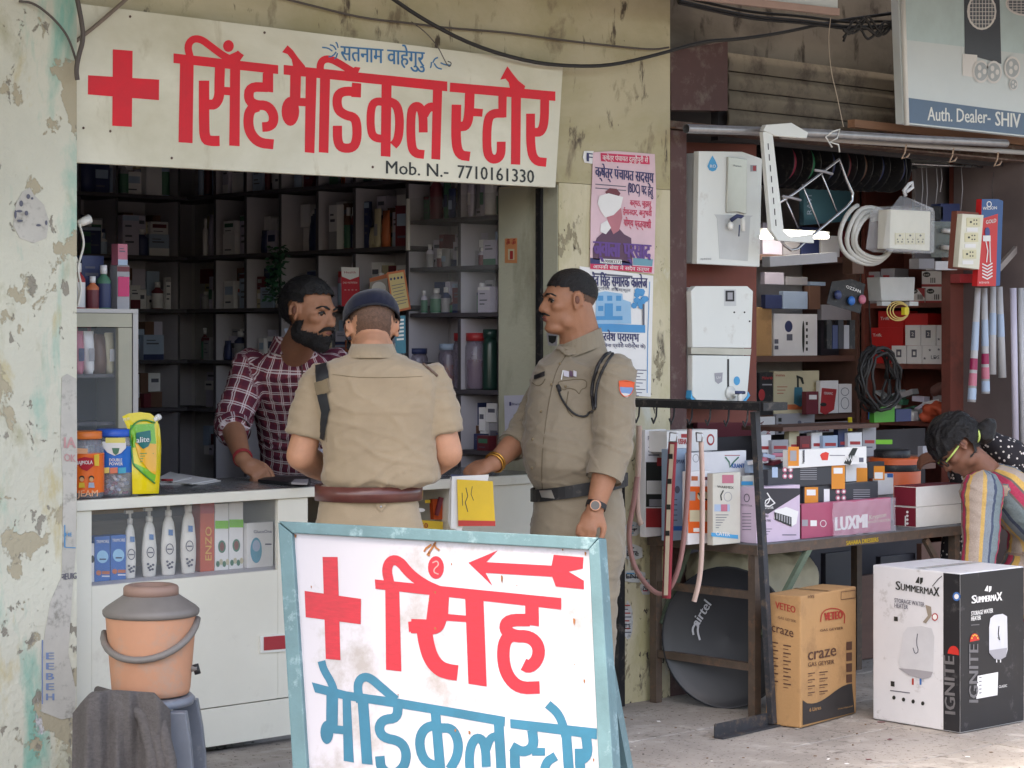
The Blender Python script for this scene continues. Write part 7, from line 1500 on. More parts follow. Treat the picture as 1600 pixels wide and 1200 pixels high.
pbox(1114, 1157, 740, 3, -.52, TT, M('box_ivory', C(206, 202, 190), .5), 'ivory heater carton with a sky blue foot and pink tag', pf=prE)
def prG(q, F, zb): D(q, Rr(1190, 743, 1212, 757), F, M('hot_pink', C(226, 60, 120), .4)); D(q, Rr(1158, 752, 1176, 758), F, M('drop_blue', None))
pbox(1160, 1217, 740, 6, -.46, TT + .2, M('box_ivory', None), 'ivory carton with a hot pink tag lying behind the lilac carton', pf=prG, h=.055)
pbox(1164, 1216, 760, 6, -.44, TT, K['grey'], 'plain grey carton supporting the one with the hot pink tag', h=.198)
def prF(q, F, zb):
    D(q, [(1183, 763), (1250, 763), (1250, 772), (1200, 803), (1182, 800)], F, M('charcoal_print', C(52, 50, 58), .4)); D(q, ribbon([(1198, 770), (1203, 778), (1200, 785), (1194, 790), (1196, 782), (1203, 778), (1210, 786), (1202, 791), (1194, 790)], 1.8), F, m_paper, .002); T(q, 'HOTSTAR', (1191, 795), (1208, 795), 4, F, m_paper, .01, .002)
    D(q, [(1210, 797), (1228, 792), (1247, 799), (1244, 818), (1236, 823), (1209, 810)], F, m_paper, .0018); D(q, [(1209, 800), (1236, 808), (1236, 823), (1210, 812)], F, m_ink, .0026)
    for k in range(6): D(q, Rr(1212 + k * 4, 802 + k * 1.2, 1214 + k * 4, 811 + k * 1.6), F, K['grey'], .0032)
    T(q, 'KURO', (1190, 808), (1200, 808), 4, F, m_ink, .02); T(q, 'HEATER', (1190, 815), (1204, 815), 3.4, F, m_ink, .01); [D(q, Rr(1189, 826 + k * 4, 1206 - k * 3, 827 + k * 4), F, m_print) for k in range(4)]; D(q, Rr(1222, 835, 1244, 836.5), F, m_print)
def psF(q, S, zb): D(q, ribbon(ell(1167, 778, 4, 6) + ell(1167, 778, 4, 6)[:1], 1.2), S, m_print); T(q, 'HOTSTAR', (1158, 790), (1176, 792), 3, S, m_print, 0); [D(q, Rr(1160, 802 + k * 5, 1174, 803 + k * 5), S, m_print) for k in range(6)]
pbox(1182, 1250, 762, 27, F1, TT, M('box_lilac', C(206, 186, 206), .45), 'lilac and charcoal room heater carton at the near corner of the table', pf=prF, ps=psF)
# LUXMI in cling film
def prL(q, F, zb): T(q, 'LUXMI', (1305, 829), (1354, 824), 22, F, m_paper, .05); D(q, Rr(1253, 812, 1262, 822), F, K['grey']); D(q, Rr(1266, 813, 1276, 822), F, m_paper); D(q, ribbon(ell(1286, 818, 4.5, 5) + ell(1286, 818, 4.5, 5)[:1], 1), F, m_paper); T(q, 'Krypton', (1358, 812), (1384, 807), 7, F, K['cream'], .02); T(q, 'ROOM HEATER', (1356, 818), (1390, 814), 4, F, K['cream'], .01); D(q, Rr(1300, 834, 1390, 836), F, K['pink'], .0008)
oL = pbox(1253, 1392, 788, 2, F1 + .01, TT, M('luxmi_rose', C(176, 84, 112), .4), 'rose pink carton lettered LUXMI in cloudy cling film', pf=prL, side=K['maroon'])
a = Yp(1298, 840, F1); c = Yp(1396, 835, F1); zt = zat(1300, 785, F1)
q = MB(); random.seed(2); g = 12; vs = []
for i in range(g + 1):
    for j in range(5):
        f = i / g; z = TT + (zt - TT) * (j / 4); vs.append((a.x + (c.x - a.x) * f + .02 * noise.noise(V((i, j, 1))), F1 - .008 - .006 * random.random(), z + .008 * noise.noise(V((i * .9, j * .7, 3)))))
q.add(vs, [(i * 5 + j, (i + 1) * 5 + j, (i + 1) * 5 + j + 1, i * 5 + j + 1) for i in range(g) for j in range(4)], M('cling_film', C(222, 212, 222), .12, var=0, alpha=.30, bump=.6, bscale=34)); q.build('cling_film', oL)
# the black and orange heater cartons
m_blk = M('carton_charcoal', C(58, 60, 66), .45); m_or = M('carton_orange', C(222, 140, 50), .45)
def prH(x0, x1, y0, flip=False):
    def f(q, F, zb):
        h = zb - y0; D(q, Rr(x1 - 21, y0 + 1, x1, zb), F, m_or) if not flip else D(q, Rr(x0, y0 + 1, x0 + 21, zb), F, m_or)
        lx = x1 - 18 if not flip else x0 + 3; D(q, Rr(lx, y0 + 5, lx + 14, y0 + 14), F, m_paper, .0018)
        cx = x0 + (26 if not flip else 52)
        for dx in (0, 9):
            for dy in (8, 18): D(q, ell(cx + dx, y0 + dy, 3.8, 4.2, 12), F, K['pink']); D(q, ell(cx + dx, y0 + dy, 2, 2.2, 10), F, m_paper, .0018)
        for k in range(6): D(q, Rr(cx + 24, y0 + 5 + k * 3.4, cx + 50, y0 + 6 + k * 3.4), F, K['grey'])
        D(q, Rr(x0 + 6, y0 + 4, x0 + 15, y0 + 20), F, K['pale blue']) if not flip else D(q, Rr(x0 + 30, y0 + 4, x0 + 39, y0 + 24), F, K['white'])
    return f
zL = zat(1300, 786, F1) + .002
pbox(1256, 1372, 760, 2, F1 + .05, zL, m_blk, 'charcoal and orange heater carton lying directly on the LUXMI carton', pf=prH(1257, 1372, 760, True), h=.068)
zM = zL + .0695
pbox(1200, 1320, 728, 4, F1 + .04, zM, m_blk, 'charcoal carton with an orange end, second layer of the heater stack', pf=prH(1200, 1320, 726), h=.075)
pbox(1322, 1355, 728, 1, F1 + .10, zM, K['white'], 'white and orange carton end beside the second layer', pf=lambda q, F, zb: D(q, Rr(1338, 731, 1355, 757), F, m_or), h=.072)
pbox(1357, 1382, 724, 1, F1 + .16, zM, m_blk, 'charcoal carton with a bright orange end at the right of the stack', pf=lambda q, F, zb: (D(q, Rr(1365, 728, 1382, 750), F, m_or), D(q, Rr(1366, 738, 1379, 748), F, m_paper, .0018)), h=.07)
def prKt(q, F, zb): D(q, Rr(1231, 698, 1248, 728), F, m_or); D(q, Rr(1234, 704, 1244, 720), F, K['grey'], .0018); D(q, [(1284, 708), (1290, 706), (1295, 708), (1293, 719), (1284, 719), (1281, 711)], F, M('lamp_red', C(224, 60, 50), .4)); D(q, Rr(1296, 711, 1320, 712), F, m_print); D(q, [(1318, 724), (1332, 700), (1340, 700), (1328, 727)], F, m_ink); [D(q, ribbon([(1320 + k * 4, 712), (1322 + k * 4, 720), (1325 + k * 4, 712)], 1.6), F, m_paper, .002) for k in range(5)]; D(q, Rr(1255, 703, 1257, 722), F, m_print); T(q, 'Immersion', (1256, 724), (1256, 704), 4, F, m_ink, .01, up=(-1, 0)); D(q, Rr(1342, 715, 1349, 722), F, m_print)
pbox(1232, 1354, 700, 3, F1 + .03, zM + .0765, m_paper, 'white and orange immersion rod carton on top of the heater stack', pf=prKt, h=.072)
# transparent packs by the rod carton
random.seed(6)
for k in range(7):
    p = Yp(1184 + k * 7, 722 - (k % 3) * 5, -.42); q = MB(); q.box(p + V((0, 0, 0)), (.07, .05, .015), (K['white'], K['pink'], K['pale blue'], K['maroon'])[k % 4], rz=k * .5, mat=Matrix.Rotation(k * .5, 3, 'Z') @ Matrix.Rotation(.2 * (k % 3 - 1), 3, 'X')); q.build('plastic_packet', None, f'small {("white", "pink", "pale blue", "maroon")[k % 4]} packet, {ORD[k]} from the left in the heap beside the rod carton', 'packet', 'packets heaped by the rod carton')
pbox(1172, 1232, 728, 3, -.40, TT + .26, K['pale blue'], 'pale blue carton under the heap of clear packets', h=.05); pbox(1172, 1228, 740, 2, -.38, TT, K['grey'], 'hidden grey carton propping the pale blue one', h=.258)
# maroon and white pair
zJ = zat(1430, 800, F1 + .02)
for k, (z0, hh) in enumerate(((TT, .085), (TT + .0865, .085))):
    pbox(1432, 1502, 800, 33, F1 + .02, z0, M('carton_ivory_white', C(226, 222, 216), .5), f'{("lower", "upper")[k]} white maroon sided carton at the table right end', side=M('maroon_board', C(124, 34, 50), .45), h=hh,
         ps=(lambda q, S, zb: [D(q, ell(1418, 800 + i * 6, 2, 2), S, m_paper, .0014) for i in range(4)]) if k else (lambda q, S, zb: D(q, Rr(1414, 806, 1416, 822), S, m_paper, .0014)))
q = MB(); a = Yp(1432, 800, F1 + .02); c = Yp(1502, 800, F1 + .02); q.span((a.x, F1 + .022, TT + .172), (c.x, F1 + .13, TT + .174), M('maroon_board', None)); q.build('lid_card', None, 'maroon card lid on the upper white carton', 'card')
pbox(1372, 1396, 738, 1, -.30, TT + .12, K['white'], 'white carton with a blue top edge behind the stack', pf=lambda q, F, zb: D(q, Rr(1386, 740, 1395, 746), F, m_bx), h=.09); pbox(1372, 1396, 770, 1, -.28, TT, K['grey'], 'grey carton below the one with a blue edge', h=.118)
random.seed(71); x = 1186
for k in range(9):
    w = random.randint(14, 26); cl = ('white', 'grey', 'cream', 'maroon', 'white', 'pale blue', 'navy', 'white', 'grey')[k]
    pbox(x, x + w, 670, 2, .30 - .02 * (k % 2), .94, K[cl], f'{cl} carton, {ORD[k]} in the row behind the heater stack on the table', h=random.uniform(.10, .15), pf=lambda q, F, zb, x=x, w=w: (D(q, Rr(x + 3, zb - 26, x + w - 3, zb - 21), F, K['red']), D(q, Rr(x + 3, zb - 16, x + w - 6, zb - 14), F, m_print))); x += w + 1
q = MB(); q.span((7.0, .24, .915), (8.6, .45, .938), m_shw); q.build('ledge', None, 'brown board carrying the row of cartons behind the table', 'board')
# orange drum with a black lid
dr = empty('drum', Yp(1398, 760, -.05), 'orange plastic drum with a dark band and flat black lid', 'drum'); c = Yp(1398, 760, -.12); c.z = .62; m_dr = M('drum_orange', C(206, 92, 40), .45, var=.1)
zt = zat(1398, 716, -.12); q = MB(); q.lathe(c, [(.10, 0), (.112, .02), (.118, zt - .62), (.112, zt - .615)], m_dr, 32); q.build('drum_body', dr); q = MB(); q.lathe(V((c.x, c.y, zt - .055)), [(.1185, 0), (.120, .005), (.120, .025), (.1185, .03)], m_black, 32); q.build('band', dr); q = MB(); q.lathe(V((c.x - .02, c.y, zt + .001)), [(.08, 0), (.082, .005), (.082, .035), (.074, .04)], m_black, 32); q.build('lid', dr)
pbox(1366, 1398, 686, 2, .30, 1.10, M('box_green', C(70, 150, 50), .4), 'bright green carton behind the orange drum', pf=lambda q, F, zb: D(q, Rr(1368, 687, 1394, 694), F, M('lime_band', None)), h=.075)
pbox(1400, 1424, 692, 1, .30, 1.10, K['navy'], 'navy carton right of the bright green one', h=.06)
pbox(1442, 1480, 738, 2, -.02, .93, K['grey'], 'grey steel tin between the drum and the woman', h=.07)
q = MB(); q.span((7.6, .25, 1.08), (8.3, .5, 1.099), m_shw); q.build('ledge', None, 'brown ledge board behind the drum', 'board')
q = MB(); q.span((7.75, -.08, .9), (8.3, .1, .925), m_shw); q.build('ledge', None, 'lower brown ledge board under the grey tin', 'board')
# ---- under the table: dark boxes, sack, dish
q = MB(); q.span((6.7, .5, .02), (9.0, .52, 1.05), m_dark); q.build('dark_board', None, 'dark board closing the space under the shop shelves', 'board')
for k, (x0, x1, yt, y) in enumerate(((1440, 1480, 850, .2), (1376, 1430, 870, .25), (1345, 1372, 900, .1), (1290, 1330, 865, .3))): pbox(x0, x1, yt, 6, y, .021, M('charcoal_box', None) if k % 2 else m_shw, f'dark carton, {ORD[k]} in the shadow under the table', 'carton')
sk = MB(); random.seed(12)
for k in range(7): sk.ball(Yp(1150 + k * 17, 905 + (k % 2) * 12, -.18) + V((0, .1, 0)), (.14, .16, .13), _tmpm, 14)
for k in range(4): sk.ball(Yp(1160 + k * 22, 985, -.18) + V((0, .1, 0)), (.16, .18, .2), _tmpm, 14)
o = remesh(sk, .015, 'sack', None, M('jute_plastic_sack', C(206, 200, 176), .7, var=.15, bump=.3, bscale=30), 2, lambda co, n: co + n * (.018 * noise.noise(V((co.x * 14, co.y * 14, co.z * 5))) + .008 * noise.noise(co * 32))); tag(o, 'bulging cream woven sack stuffed under the table behind the carton', 'sack')
sk = MB(); sk.ball(Yp(1092, 1040, -.02) + V((0, .06, 0)), (.10, .12, .10), _tmpm, 14); sk.ball(Yp(1110, 1062, -.02) + V((0, .06, -.02)), (.10, .1, .06), _tmpm, 14)
o = remesh(sk, .012, 'sack', None, M('jute_plastic_sack', None), 2, lambda co, n: co + n * .012 * noise.noise(co * 16)); tag(o, 'small pale sack on the floor behind the black dish', 'sack')
# satellite dish leaning on its edge
dn = (CAM - W(1130, 1000, 8.7)); dn = (V((dn.x, dn.y, 0)).normalized() * .94 + V((-.45, .0, .12))).normalized(); dc = W(1134, 996, 8.75); ax = dn.to_track_quat('Z', 'Y').to_matrix(); m_dish = M('dish_charcoal', C(32, 35, 42), .4, var=.12)
dsh = empty('satellite_dish', (dc.x, dc.y, .02), 'black oval satellite dish lettered airtel standing under the table', 'dish')
q = MB(); n = 40; vs = []; rr = [0, .3, .6, .85, .97, 1.0, 1.0]; zz_ = [-.045, -.04, -.028, -.012, -.002, .004, -.008]
for r, z in zip(rr, zz_):
    for k in range(n): a = 2 * pi * k / n; vs.append(dc + ax @ V((.265 * r * cos(a), .285 * r * sin(a), z)))
q.add(vs, [(j * n + k, j * n + (k + 1) % n, (j + 1) * n + (k + 1) % n, (j + 1) * n + k) for j in range(len(rr) - 1) for k in range(n)], m_dish, True); dbw = q.build('reflector', dsh)
pd = (dc - dn * .022, dn); q = MB(); m_dl = M('dish_letter', C(190, 192, 198), .5); T(q, 'airtel', (1091, 980), (1112, 945), 15, pd, m_dl, .03, .004, up=(-.75, -.62)); D(q, ribbon(smooth2([(1084, 992), (1082, 982), (1088, 973), (1092, 976), (1090, 986), (1094, 1000)], 2), 3), pd, m_dl, .004); q.build('lettering', dsh)

# ---- hanging rack of belts
m_post = M('rack_grey_iron', C(62, 64, 70), .5, .3, var=.3, scale=12, dirt=(C(110, 96, 84), .3, 24))
rk = empty('belt_rack', (6.28, -.35, 0), 'black iron rack standing out from the column, hung with belts', 'rack'); RX = 6.24; RZ = 1.245
for z, n_ in ((RZ, 0),): 
    for a, b_ in (((RX, -.80, z), (RX, .0, z)), ((RX + .13, -.80, z), (RX + .13, .0, z)), ((RX - .005, -.80, z), (RX + .135, -.80, z)), ((RX - .005, -.0, z), (RX + .135, -.0, z))): q = MB(); q.bar(a, b_, .025, .03, m_black); q.build('rail', rk)
q = MB(); q.bar(V((6.37, -.74, .03)), V((6.27, -.74, RZ - .02)), .026, .026, m_post); q.build('leg', rk); q = MB(); q.bar((6.255, -.03, .02), (6.255, -.03, RZ - .02), .035, .035, m_black); q.build('leg', rk)
q = MB(); q.bar((6.02, -.76, .045), (6.44, -.72, .045), .006, .05, m_post); q.bar((6.02, -.78, .022), (6.44, -.74, .022), .04, .006, m_post); q.build('foot', rk)
for k in range(8):
    yy = -.74 + k * .095; q = MB(); x = RX - .01; q.tube([(x, yy, RZ - .01), (x - .004, yy, RZ - .05), (x - .03, yy - .01, RZ - .075), (x - .05, yy - .02, RZ - .055)], .004, m_black, 6); q.build('hook', rk)
def belt(name, pts, w, m, label, y=None, x=None, stud=None, cat='belt'):
    pl = xpl(x); q = MB(); L = [V(p) for p in smooth2(pts, 2)]; n = len(L); o = None
    for a, b_ in zip(L, L[1:]):
        pass
    rb = ribbon(L, w); vs = []
    for s in (0, .004):
        for r in rb: vs.append(onpl(r[0].x, r[0].y, pl, s)); vs.append(onpl(r[3].x, r[3].y, pl, s))
        vs.append(onpl(rb[-1][1].x, rb[-1][1].y, pl, s)); vs.append(onpl(rb[-1][2].x, rb[-1][2].y, pl, s))
    k = 2 * (len(rb) + 1); fs = []
    for i in range(len(rb)):
        a = 2 * i; fs += [(a, a + 1, a + 3, a + 2), (a + k, a + 2 + k, a + 3 + k, a + 1 + k), (a, a + 2, a + 2 + k, a + k), (a + 1, a + 1 + k, a + 3 + k, a + 3)]
    q.add(vs, fs, m, True); o = q.build(name, None, label, cat, 'belts on the rack')
    return o, pl
m_rose = M('belt_rose', C(176, 132, 130), .5, var=.12); m_blush = M('belt_blush', C(208, 182, 172), .5, var=.1); m_bred = M('belt_red', C(160, 52, 66), .5); m_bcream = M('belt_cream', C(222, 204, 180), .5)
belt('belt', [(999, 665), (999, 700), (997, 745), (996, 780), (998, 810), (1003, 820)], 8, m_blush, 'blush belt with a buckle, leftmost on the rack', x=RX - .02)
belt('belt', [(996, 745), (990, 790), (982, 830), (988, 880), (1010, 915), (1034, 932), (1052, 915), (1066, 870), (1073, 800), (1076, 740), (1078, 670)], 7, m_rose, 'dusty rose belt hanging in a long loop round the red one', x=RX - .03)
o, pl = belt('belt', [(1052, 690), (1048, 760), (1045, 840), (1042, 935)], 13, m_bred, 'red bordered cream stitched belt hanging straight down', x=RX - .05)
q = MB(); D(q, ribbon([(1052, 694), (1048, 760), (1045, 840), (1042, 930)], 6.5), pl, m_bcream, .006); 
for y in (713, 752, 792, 833): D(q, Rr(1044.5 - (y - 752) * .04, y - 4, 1051.5 - (y - 752) * .04, y + 4), pl, m_ink, .0075)
q.build('stitched_face', o)
q = MB(); q.tube([onpl(*p, pl, .005) for p in ((1048, 676), (1060, 677), (1058, 690), (1047, 690), (1048, 676))], .003, m_chr, 6); q.build('buckle', o)
o, pl = belt('belt', [(1096, 690), (1098, 740), (1098, 800), (1097, 870), (1093, 910), (1085, 940)], 7, M('belt_pale', C(224, 196, 186), .5), 'pale pink belt with its tail curling left', x=RX - .04)
q = MB(); q.tube([onpl(*p, pl, .005) for p in ((1089, 676), (1099, 677), (1098, 690), (1090, 690), (1089, 676))], .003, m_chr, 6); q.build('buckle', o)

# ============================================================ cartons on the pavement
def ocarton(name, N_, Lp, Rp, ztop_px, m, label, lside, rside, z0=.021, mr=None, depth_from_left=True):
    """upright carton turned on the floor: near bottom corner N_, left and right bottom corners as photo pixels"""
    n = Zp(*N_, z0); r = Zp(*Rp, z0); e = (r - n); wr_ = e.length; e.normalize(); f = V((-e.y, e.x, 0)); 
    d = .05
    while proj(n + f * d)[0] > Lp[0] and d < 1: d += .005
    h = (proj(n)[1] - ztop_px) * (n - CAM).dot(FW) / FL
    b = empty(name, (n.x, n.y, z0), label, 'carton'); q = MB(); q.box(n + e * wr_ / 2 + f * d / 2 + V((0, 0, h / 2)), (wr_, d, h), m, mat=Matrix((e, f, V((0, 0, 1)))).transposed()); q.build('box', b, bevel=.006)
    PRt = (n - f * .0012, -f); PLf = (n - e * .0012, -e); PT = (n + V((0, 0, h + .0012)), V((0, 0, 1)))
    return b, PLf, PRt, PT, n, e, f, wr_, d, h
b, PLf, PRt, PT, n, e, f, wr_, d, h = ocarton('geyser_carton', (1251, 1138), (1197, 1110), (1338, 1114), 932, m_kraft, 'brown gas geyser carton lettered craze standing under the table edge', None, None)
m_kr = M('kraft_red', C(170, 56, 44), .6); m_kb = M('kraft_brown_ink', C(92, 62, 48), .6); q = MB()
T(q, 'VETEO', (1288, 970), (1316, 966), 13, PRt, m_kr, .06); D(q, ribbon(smooth2([(1282, 972), (1284, 955), (1302, 949), (1320, 956), (1319, 974)], 2), 1.6), PRt, m_kr); T(q, 'GAS GEYSER', (1281, 987), (1317, 983), 4, PRt, m_kb, .02)
T(q, 'craze', (1262, 1032), (1306, 1024), 20, PRt, m_kb, .015); T(q, 'GAS GEYSER', (1262, 1042), (1303, 1037), 7, PRt, m_kb, .01); T(q, 'HYE', (1262, 935), (1272, 934), 5, PRt, m_kb, .02); D(q, ribbon([(1314, 925), (1336, 922), (1336, 934), (1314, 937), (1314, 925)], .8), PRt, m_kb)
for k in range(4): D(q, [(1322, 1003 + k * 17), (1331, 1002 + k * 17), (1331, 1015 + k * 17), (1322, 1016 + k * 17)], PRt, m_kb)
for k in range(4):
    for j in range(2): D(q, [(1262 + j * 18, 1052 + k * 10 - j * 2), (1273 + j * 20, 1050.5 + k * 10 - j * 2), (1273 + j * 20, 1052 + k * 10 - j * 2), (1262 + j * 18, 1053.5 + k * 10 - j * 2)], PRt, m_kb); D(q, [(1262 + j * 18, 1056 + k * 10 - j * 2), (1269 + j * 20, 1055 + k * 10 - j * 2), (1269 + j * 20, 1056 + k * 10 - j * 2), (1262 + j * 18, 1057 + k * 10 - j * 2)], PRt, m_kb)
D(q, [(1254, 1094)] + [(1254 + i * 7, 1094 + 9 * sin(.4 + i * .42) - i * 1.6) for i in range(1, 12)] + [(1335, 1113), (1254, 1133)], PRt, M('kraft_black', C(52, 48, 48), .5)); T(q, '6 Litres', (1264, 1112), (1282, 1108), 6, PRt, m_kraft, .02, .0026); T(q, 'www.veteo.com', (1308, 1109), (1332, 1104), 3, PRt, m_kraft, 0, .0026); q.build('printed_front', b)
q = MB(); T(q, 'VETEO', (1212, 950), (1243, 958), 11, PLf, m_kr, .03); T(q, 'craze', (1206, 986), (1240, 996), 15, PLf, m_kb, .012); T(q, 'GAS GEYSER', (1216, 966), (1244, 973), 4, PLf, m_kb, 0)
for k in range(6):
    for j in range(2): D(q, [(1204 + j * 20, 1002 + k * 12 + j * 5), (1216 + j * 20, 1004 + k * 12 + j * 5), (1216 + j * 20, 1006 + k * 12 + j * 5), (1204 + j * 20, 1004 + k * 12 + j * 5)], PLf, m_kb); D(q, [(1204 + j * 20, 1008 + k * 12 + j * 5), (1212 + j * 20, 1009.5 + k * 12 + j * 5), (1212 + j * 20, 1010.6 + k * 12 + j * 5), (1204 + j * 20, 1009.2 + k * 12 + j * 5)], PLf, m_kb)
q.build('printed_side', b)
q = MB(); q.add([n + e * wr_ * .46 + f * .0 + V((0, 0, h + .0015)), n + e * wr_ * .54 + V((0, 0, h + .0015)), n + e * wr_ * .54 + f * d + V((0, 0, h + .0015)), n + e * wr_ * .46 + f * d + V((0, 0, h + .0015))], [(0, 1, 2, 3)], M('packing_tape', C(170, 136, 96), .25)); q.build('tape', b)
# water heater carton, white and black
b, PLf, PRt, PT, n, e, f, wr_, d, h = ocarton('heater_carton', (1500, 1146), (1365, 1112), (1600, 1127), 896, M('heater_white', C(216, 216, 220), .4, var=.05, scale=4, dirt=(C(170, 168, 168), .12, 12)), 'white and black storage water heater carton lettered SUMMERMAX on the pavement', None, None)
m_hb = M('heater_black', C(36, 36, 40), .35, var=.15, scale=5, dirt=(C(84, 82, 84), .15, 14)); m_hg = M('heater_grey', C(110, 108, 110), .4)
q = MB(); O = n - f * .0012; q.add([O + V((0, 0, .004)), O + e * (wr_ - .004) + V((0, 0, .004)), O + e * (wr_ - .004) + V((0, 0, h - .004)), O + V((0, 0, h - .004))], [(0, 1, 2, 3)], m_hb); q.build('black_face', b)
kx = .2
while proj(n + f * kx)[0] > 1474 and kx > 0: kx += .005
while proj(n + f * kx)[0] < 1474: kx -= .003
q = MB(); O = n - e * .0012; q.add([O + V((0, 0, .004)), O + f * kx + V((0, 0, .004)), O + f * kx + V((0, 0, h - .004)), O + V((0, 0, h - .004))], [(0, 1, 2, 3)], m_hb); q.build('black_band', b)
PR2 = (PRt[0] + PRt[1] * .0006, PRt[1]); PL2 = (PLf[0] + PLf[1] * .0006, PLf[1]); q = MB()
def emblem(q, x, y, s, pl, m): D(q, [(x - 6 * s, y + 3 * s), (x - 2 * s, y - 5 * s), (x - .5 * s, y - 5 * s), (x - .5 * s, y + 4 * s)], pl, m); D(q, [(x + .7 * s, y - 4 * s), (x + 5 * s, y - 4 * s), (x + 4.5 * s, y + 2 * s), (x + 2 * s, y + 5 * s), (x + .7 * s, y + 5 * s)], pl, m)
emblem(q, 1544, 920, 1, PR2, m_paper); T(q, 'S', (1518, 943), (1525, 942), 13, PR2, m_paper, .04); T(q, 'UMMERMA', (1525.5, 942), (1557, 938), 10, PR2, m_paper, .04); T(q, 'X', (1557, 939), (1565, 938), 14, PR2, m_paper, .04)
T(q, 'STORAGE WATER', (1517, 962), (1551, 957), 7, PR2, m_paper, .02); T(q, 'HEATER', (1517, 970), (1532, 968), 7, PR2, m_paper, .02); D(q, [(1517, 976), (1530, 975), (1530, 976.5), (1517, 977.5)], PR2, m_hg)
D(q, [(1547, 966), (1553, 961), (1566, 959), (1573, 963), (1574, 1015), (1571, 1026), (1562, 1031), (1553, 1029), (1545, 1020), (1545, 980)], PR2, M('print_heater_white', C(206, 206, 212), .4), .0016); D(q, [(1545, 1016), (1573, 1012), (1571, 1026), (1562, 1031), (1553, 1029), (1545, 1020)], PR2, K['grey'], .0024); D(q, ribbon([(1560, 978), (1559, 990), (1561, 1000), (1558, 996)], 1.4), PR2, m_ink, .0028)
for x in (1556, 1562): D(q, Rr(x, 1030, x + 1.6, 1035), PR2, m_paper, .0016)
D(q, [(1527, 1056), (1559, 1050), (1558, 1086), (1525, 1092)], PR2, m_paper, .0016); [D(q, [(1529, 1058 + k * 6), (1533, 1057.5 + k * 6), (1533, 1059 + k * 6), (1529, 1059.5 + k * 6)], PR2, m_print, .0024) for k in range(5)]
T(q, 'IGNITE', (1528, 1097), (1528, 1007), 15, PR2, m_hg, .05, .0014, up=(-1, 0)); T(q, 'CLASSIC', (1560, 1075), (1573, 1073), 4, PR2, m_paper, .01)
m_star = M('star_red', C(196, 50, 44), .4)
D(q, [(1515, 1003)] + [(1522.5 + 7.5 * cos(pi - i * pi / 8), 1001.5 - 12 * sin(i * pi / 8)) for i in range(1, 8)] + [(1530, 1000)], PR2, m_star, .0016); [D(q, ell(1522.5 + 5 * cos(a), 1000 - 8 * sin(a), 1.1, 1.4, 6), PR2, M('star_yellow', C(236, 200, 80), .4), .0024) for a in (.4, 1.0, 1.57, 2.14, 2.74)]; q.build('printed_front', b)
q = MB(); emblem(q, 1437, 907, 1.1, PL2, m_ink); T(q, 'S', (1400, 921), (1407, 922), 14, PL2, m_ink, .03); T(q, 'UMMERMA', (1408, 922), (1459, 930), 11, PL2, m_ink, .03); T(q, 'X', (1459, 931), (1468, 932), 15, PL2, m_ink, .03); T(q, 'STORAGE WATER', (1398, 941), (1445, 948), 7, PL2, m_print, .015); T(q, 'HEATER', (1398, 949), (1419, 952), 7, PL2, m_print, .015)
D(q, [(1397, 963), (1403, 964), (1403, 971), (1397, 970)], PL2, m_ink); D(q, [(1392, 1064), (1398, 1065), (1398, 1073), (1392, 1072)], PL2, m_ink); D(q, ell(1461, 964, 5, 6), PL2, K['red']); D(q, ell(1461, 964, 3.4, 4.2), PL2, m_paper, .0016)
D(q, [(1411, 990), (1418, 980), (1440, 978), (1456, 982), (1460, 995), (1458, 1050), (1455, 1056), (1428, 1050), (1406, 1042), (1404, 1035)], PL2, M('print_heater_pale', C(204, 205, 210), .4), .0008); D(q, [(1404, 1044), (1430, 1046), (1458, 1050), (1454, 1058), (1442, 1061), (1420, 1055)], PL2, K['grey'], .0014); D(q, ribbon(smooth2([(1434, 990), (1432, 1005), (1436, 1018), (1430, 1022), (1427, 1012)], 1), 1.4), PL2, m_print, .0018); D(q, [(1446, 945), (1455, 948), (1456, 962), (1447, 974), (1442, 972), (1450, 962)], PL2, M('tear_brown', C(150, 138, 124), .9), .001)
for k in range(4): D(q, ell(1397 + k * 15, 1090 + k * 3, 2.6, 3.2), PL2, m_ink); 
for x in (1425, 1437): D(q, Rr(x, 1060, x + 3, 1070), PL2, (m_kr, m_bx)[x > 1430], .0008)
D(q, [(1391, 1078), (1422, 1082), (1422, 1083.5), (1391, 1079.5)], PL2, m_print); D(q, ribbon([(1457, 916), (1466, 905), (1472, 900)], 1.2), PL2, m_ink); q.build('printed_side', b)
q = MB(); T(q, 'IGNITE', (1493, 1116), (1491, 1026), 17, PL2, m_hg, .05, .0012, up=(-1, -.1)); D(q, [(1481, 1021)] + [(1490 + 9 * cos(pi - i * pi / 8), 1021 - 12 * sin(i * pi / 8)) for i in range(1, 8)] + [(1499, 1024)], PL2, m_star, .0014); D(q, ell(1495, 932, 6, 7), PL2, M('seal_blue', C(60, 110, 180), .4), .0014); D(q, ell(1495, 932, 3.6, 4.2), PL2, m_paper, .002); q.build('band_print', b)
q = MB(); q.add([n + e * .02 + f * (d * .45) + V((0, 0, h + .0015)), n + e * wr_ * .98 + f * (d * .45) + V((0, 0, h + .0015)), n + e * wr_ * .98 + f * (d * .55) + V((0, 0, h + .0015)), n + e * .02 + f * (d * .55) + V((0, 0, h + .0015))], [(0, 1, 2, 3)], M('tape_clear', C(190, 190, 190), .15)); q.build('tape', b)
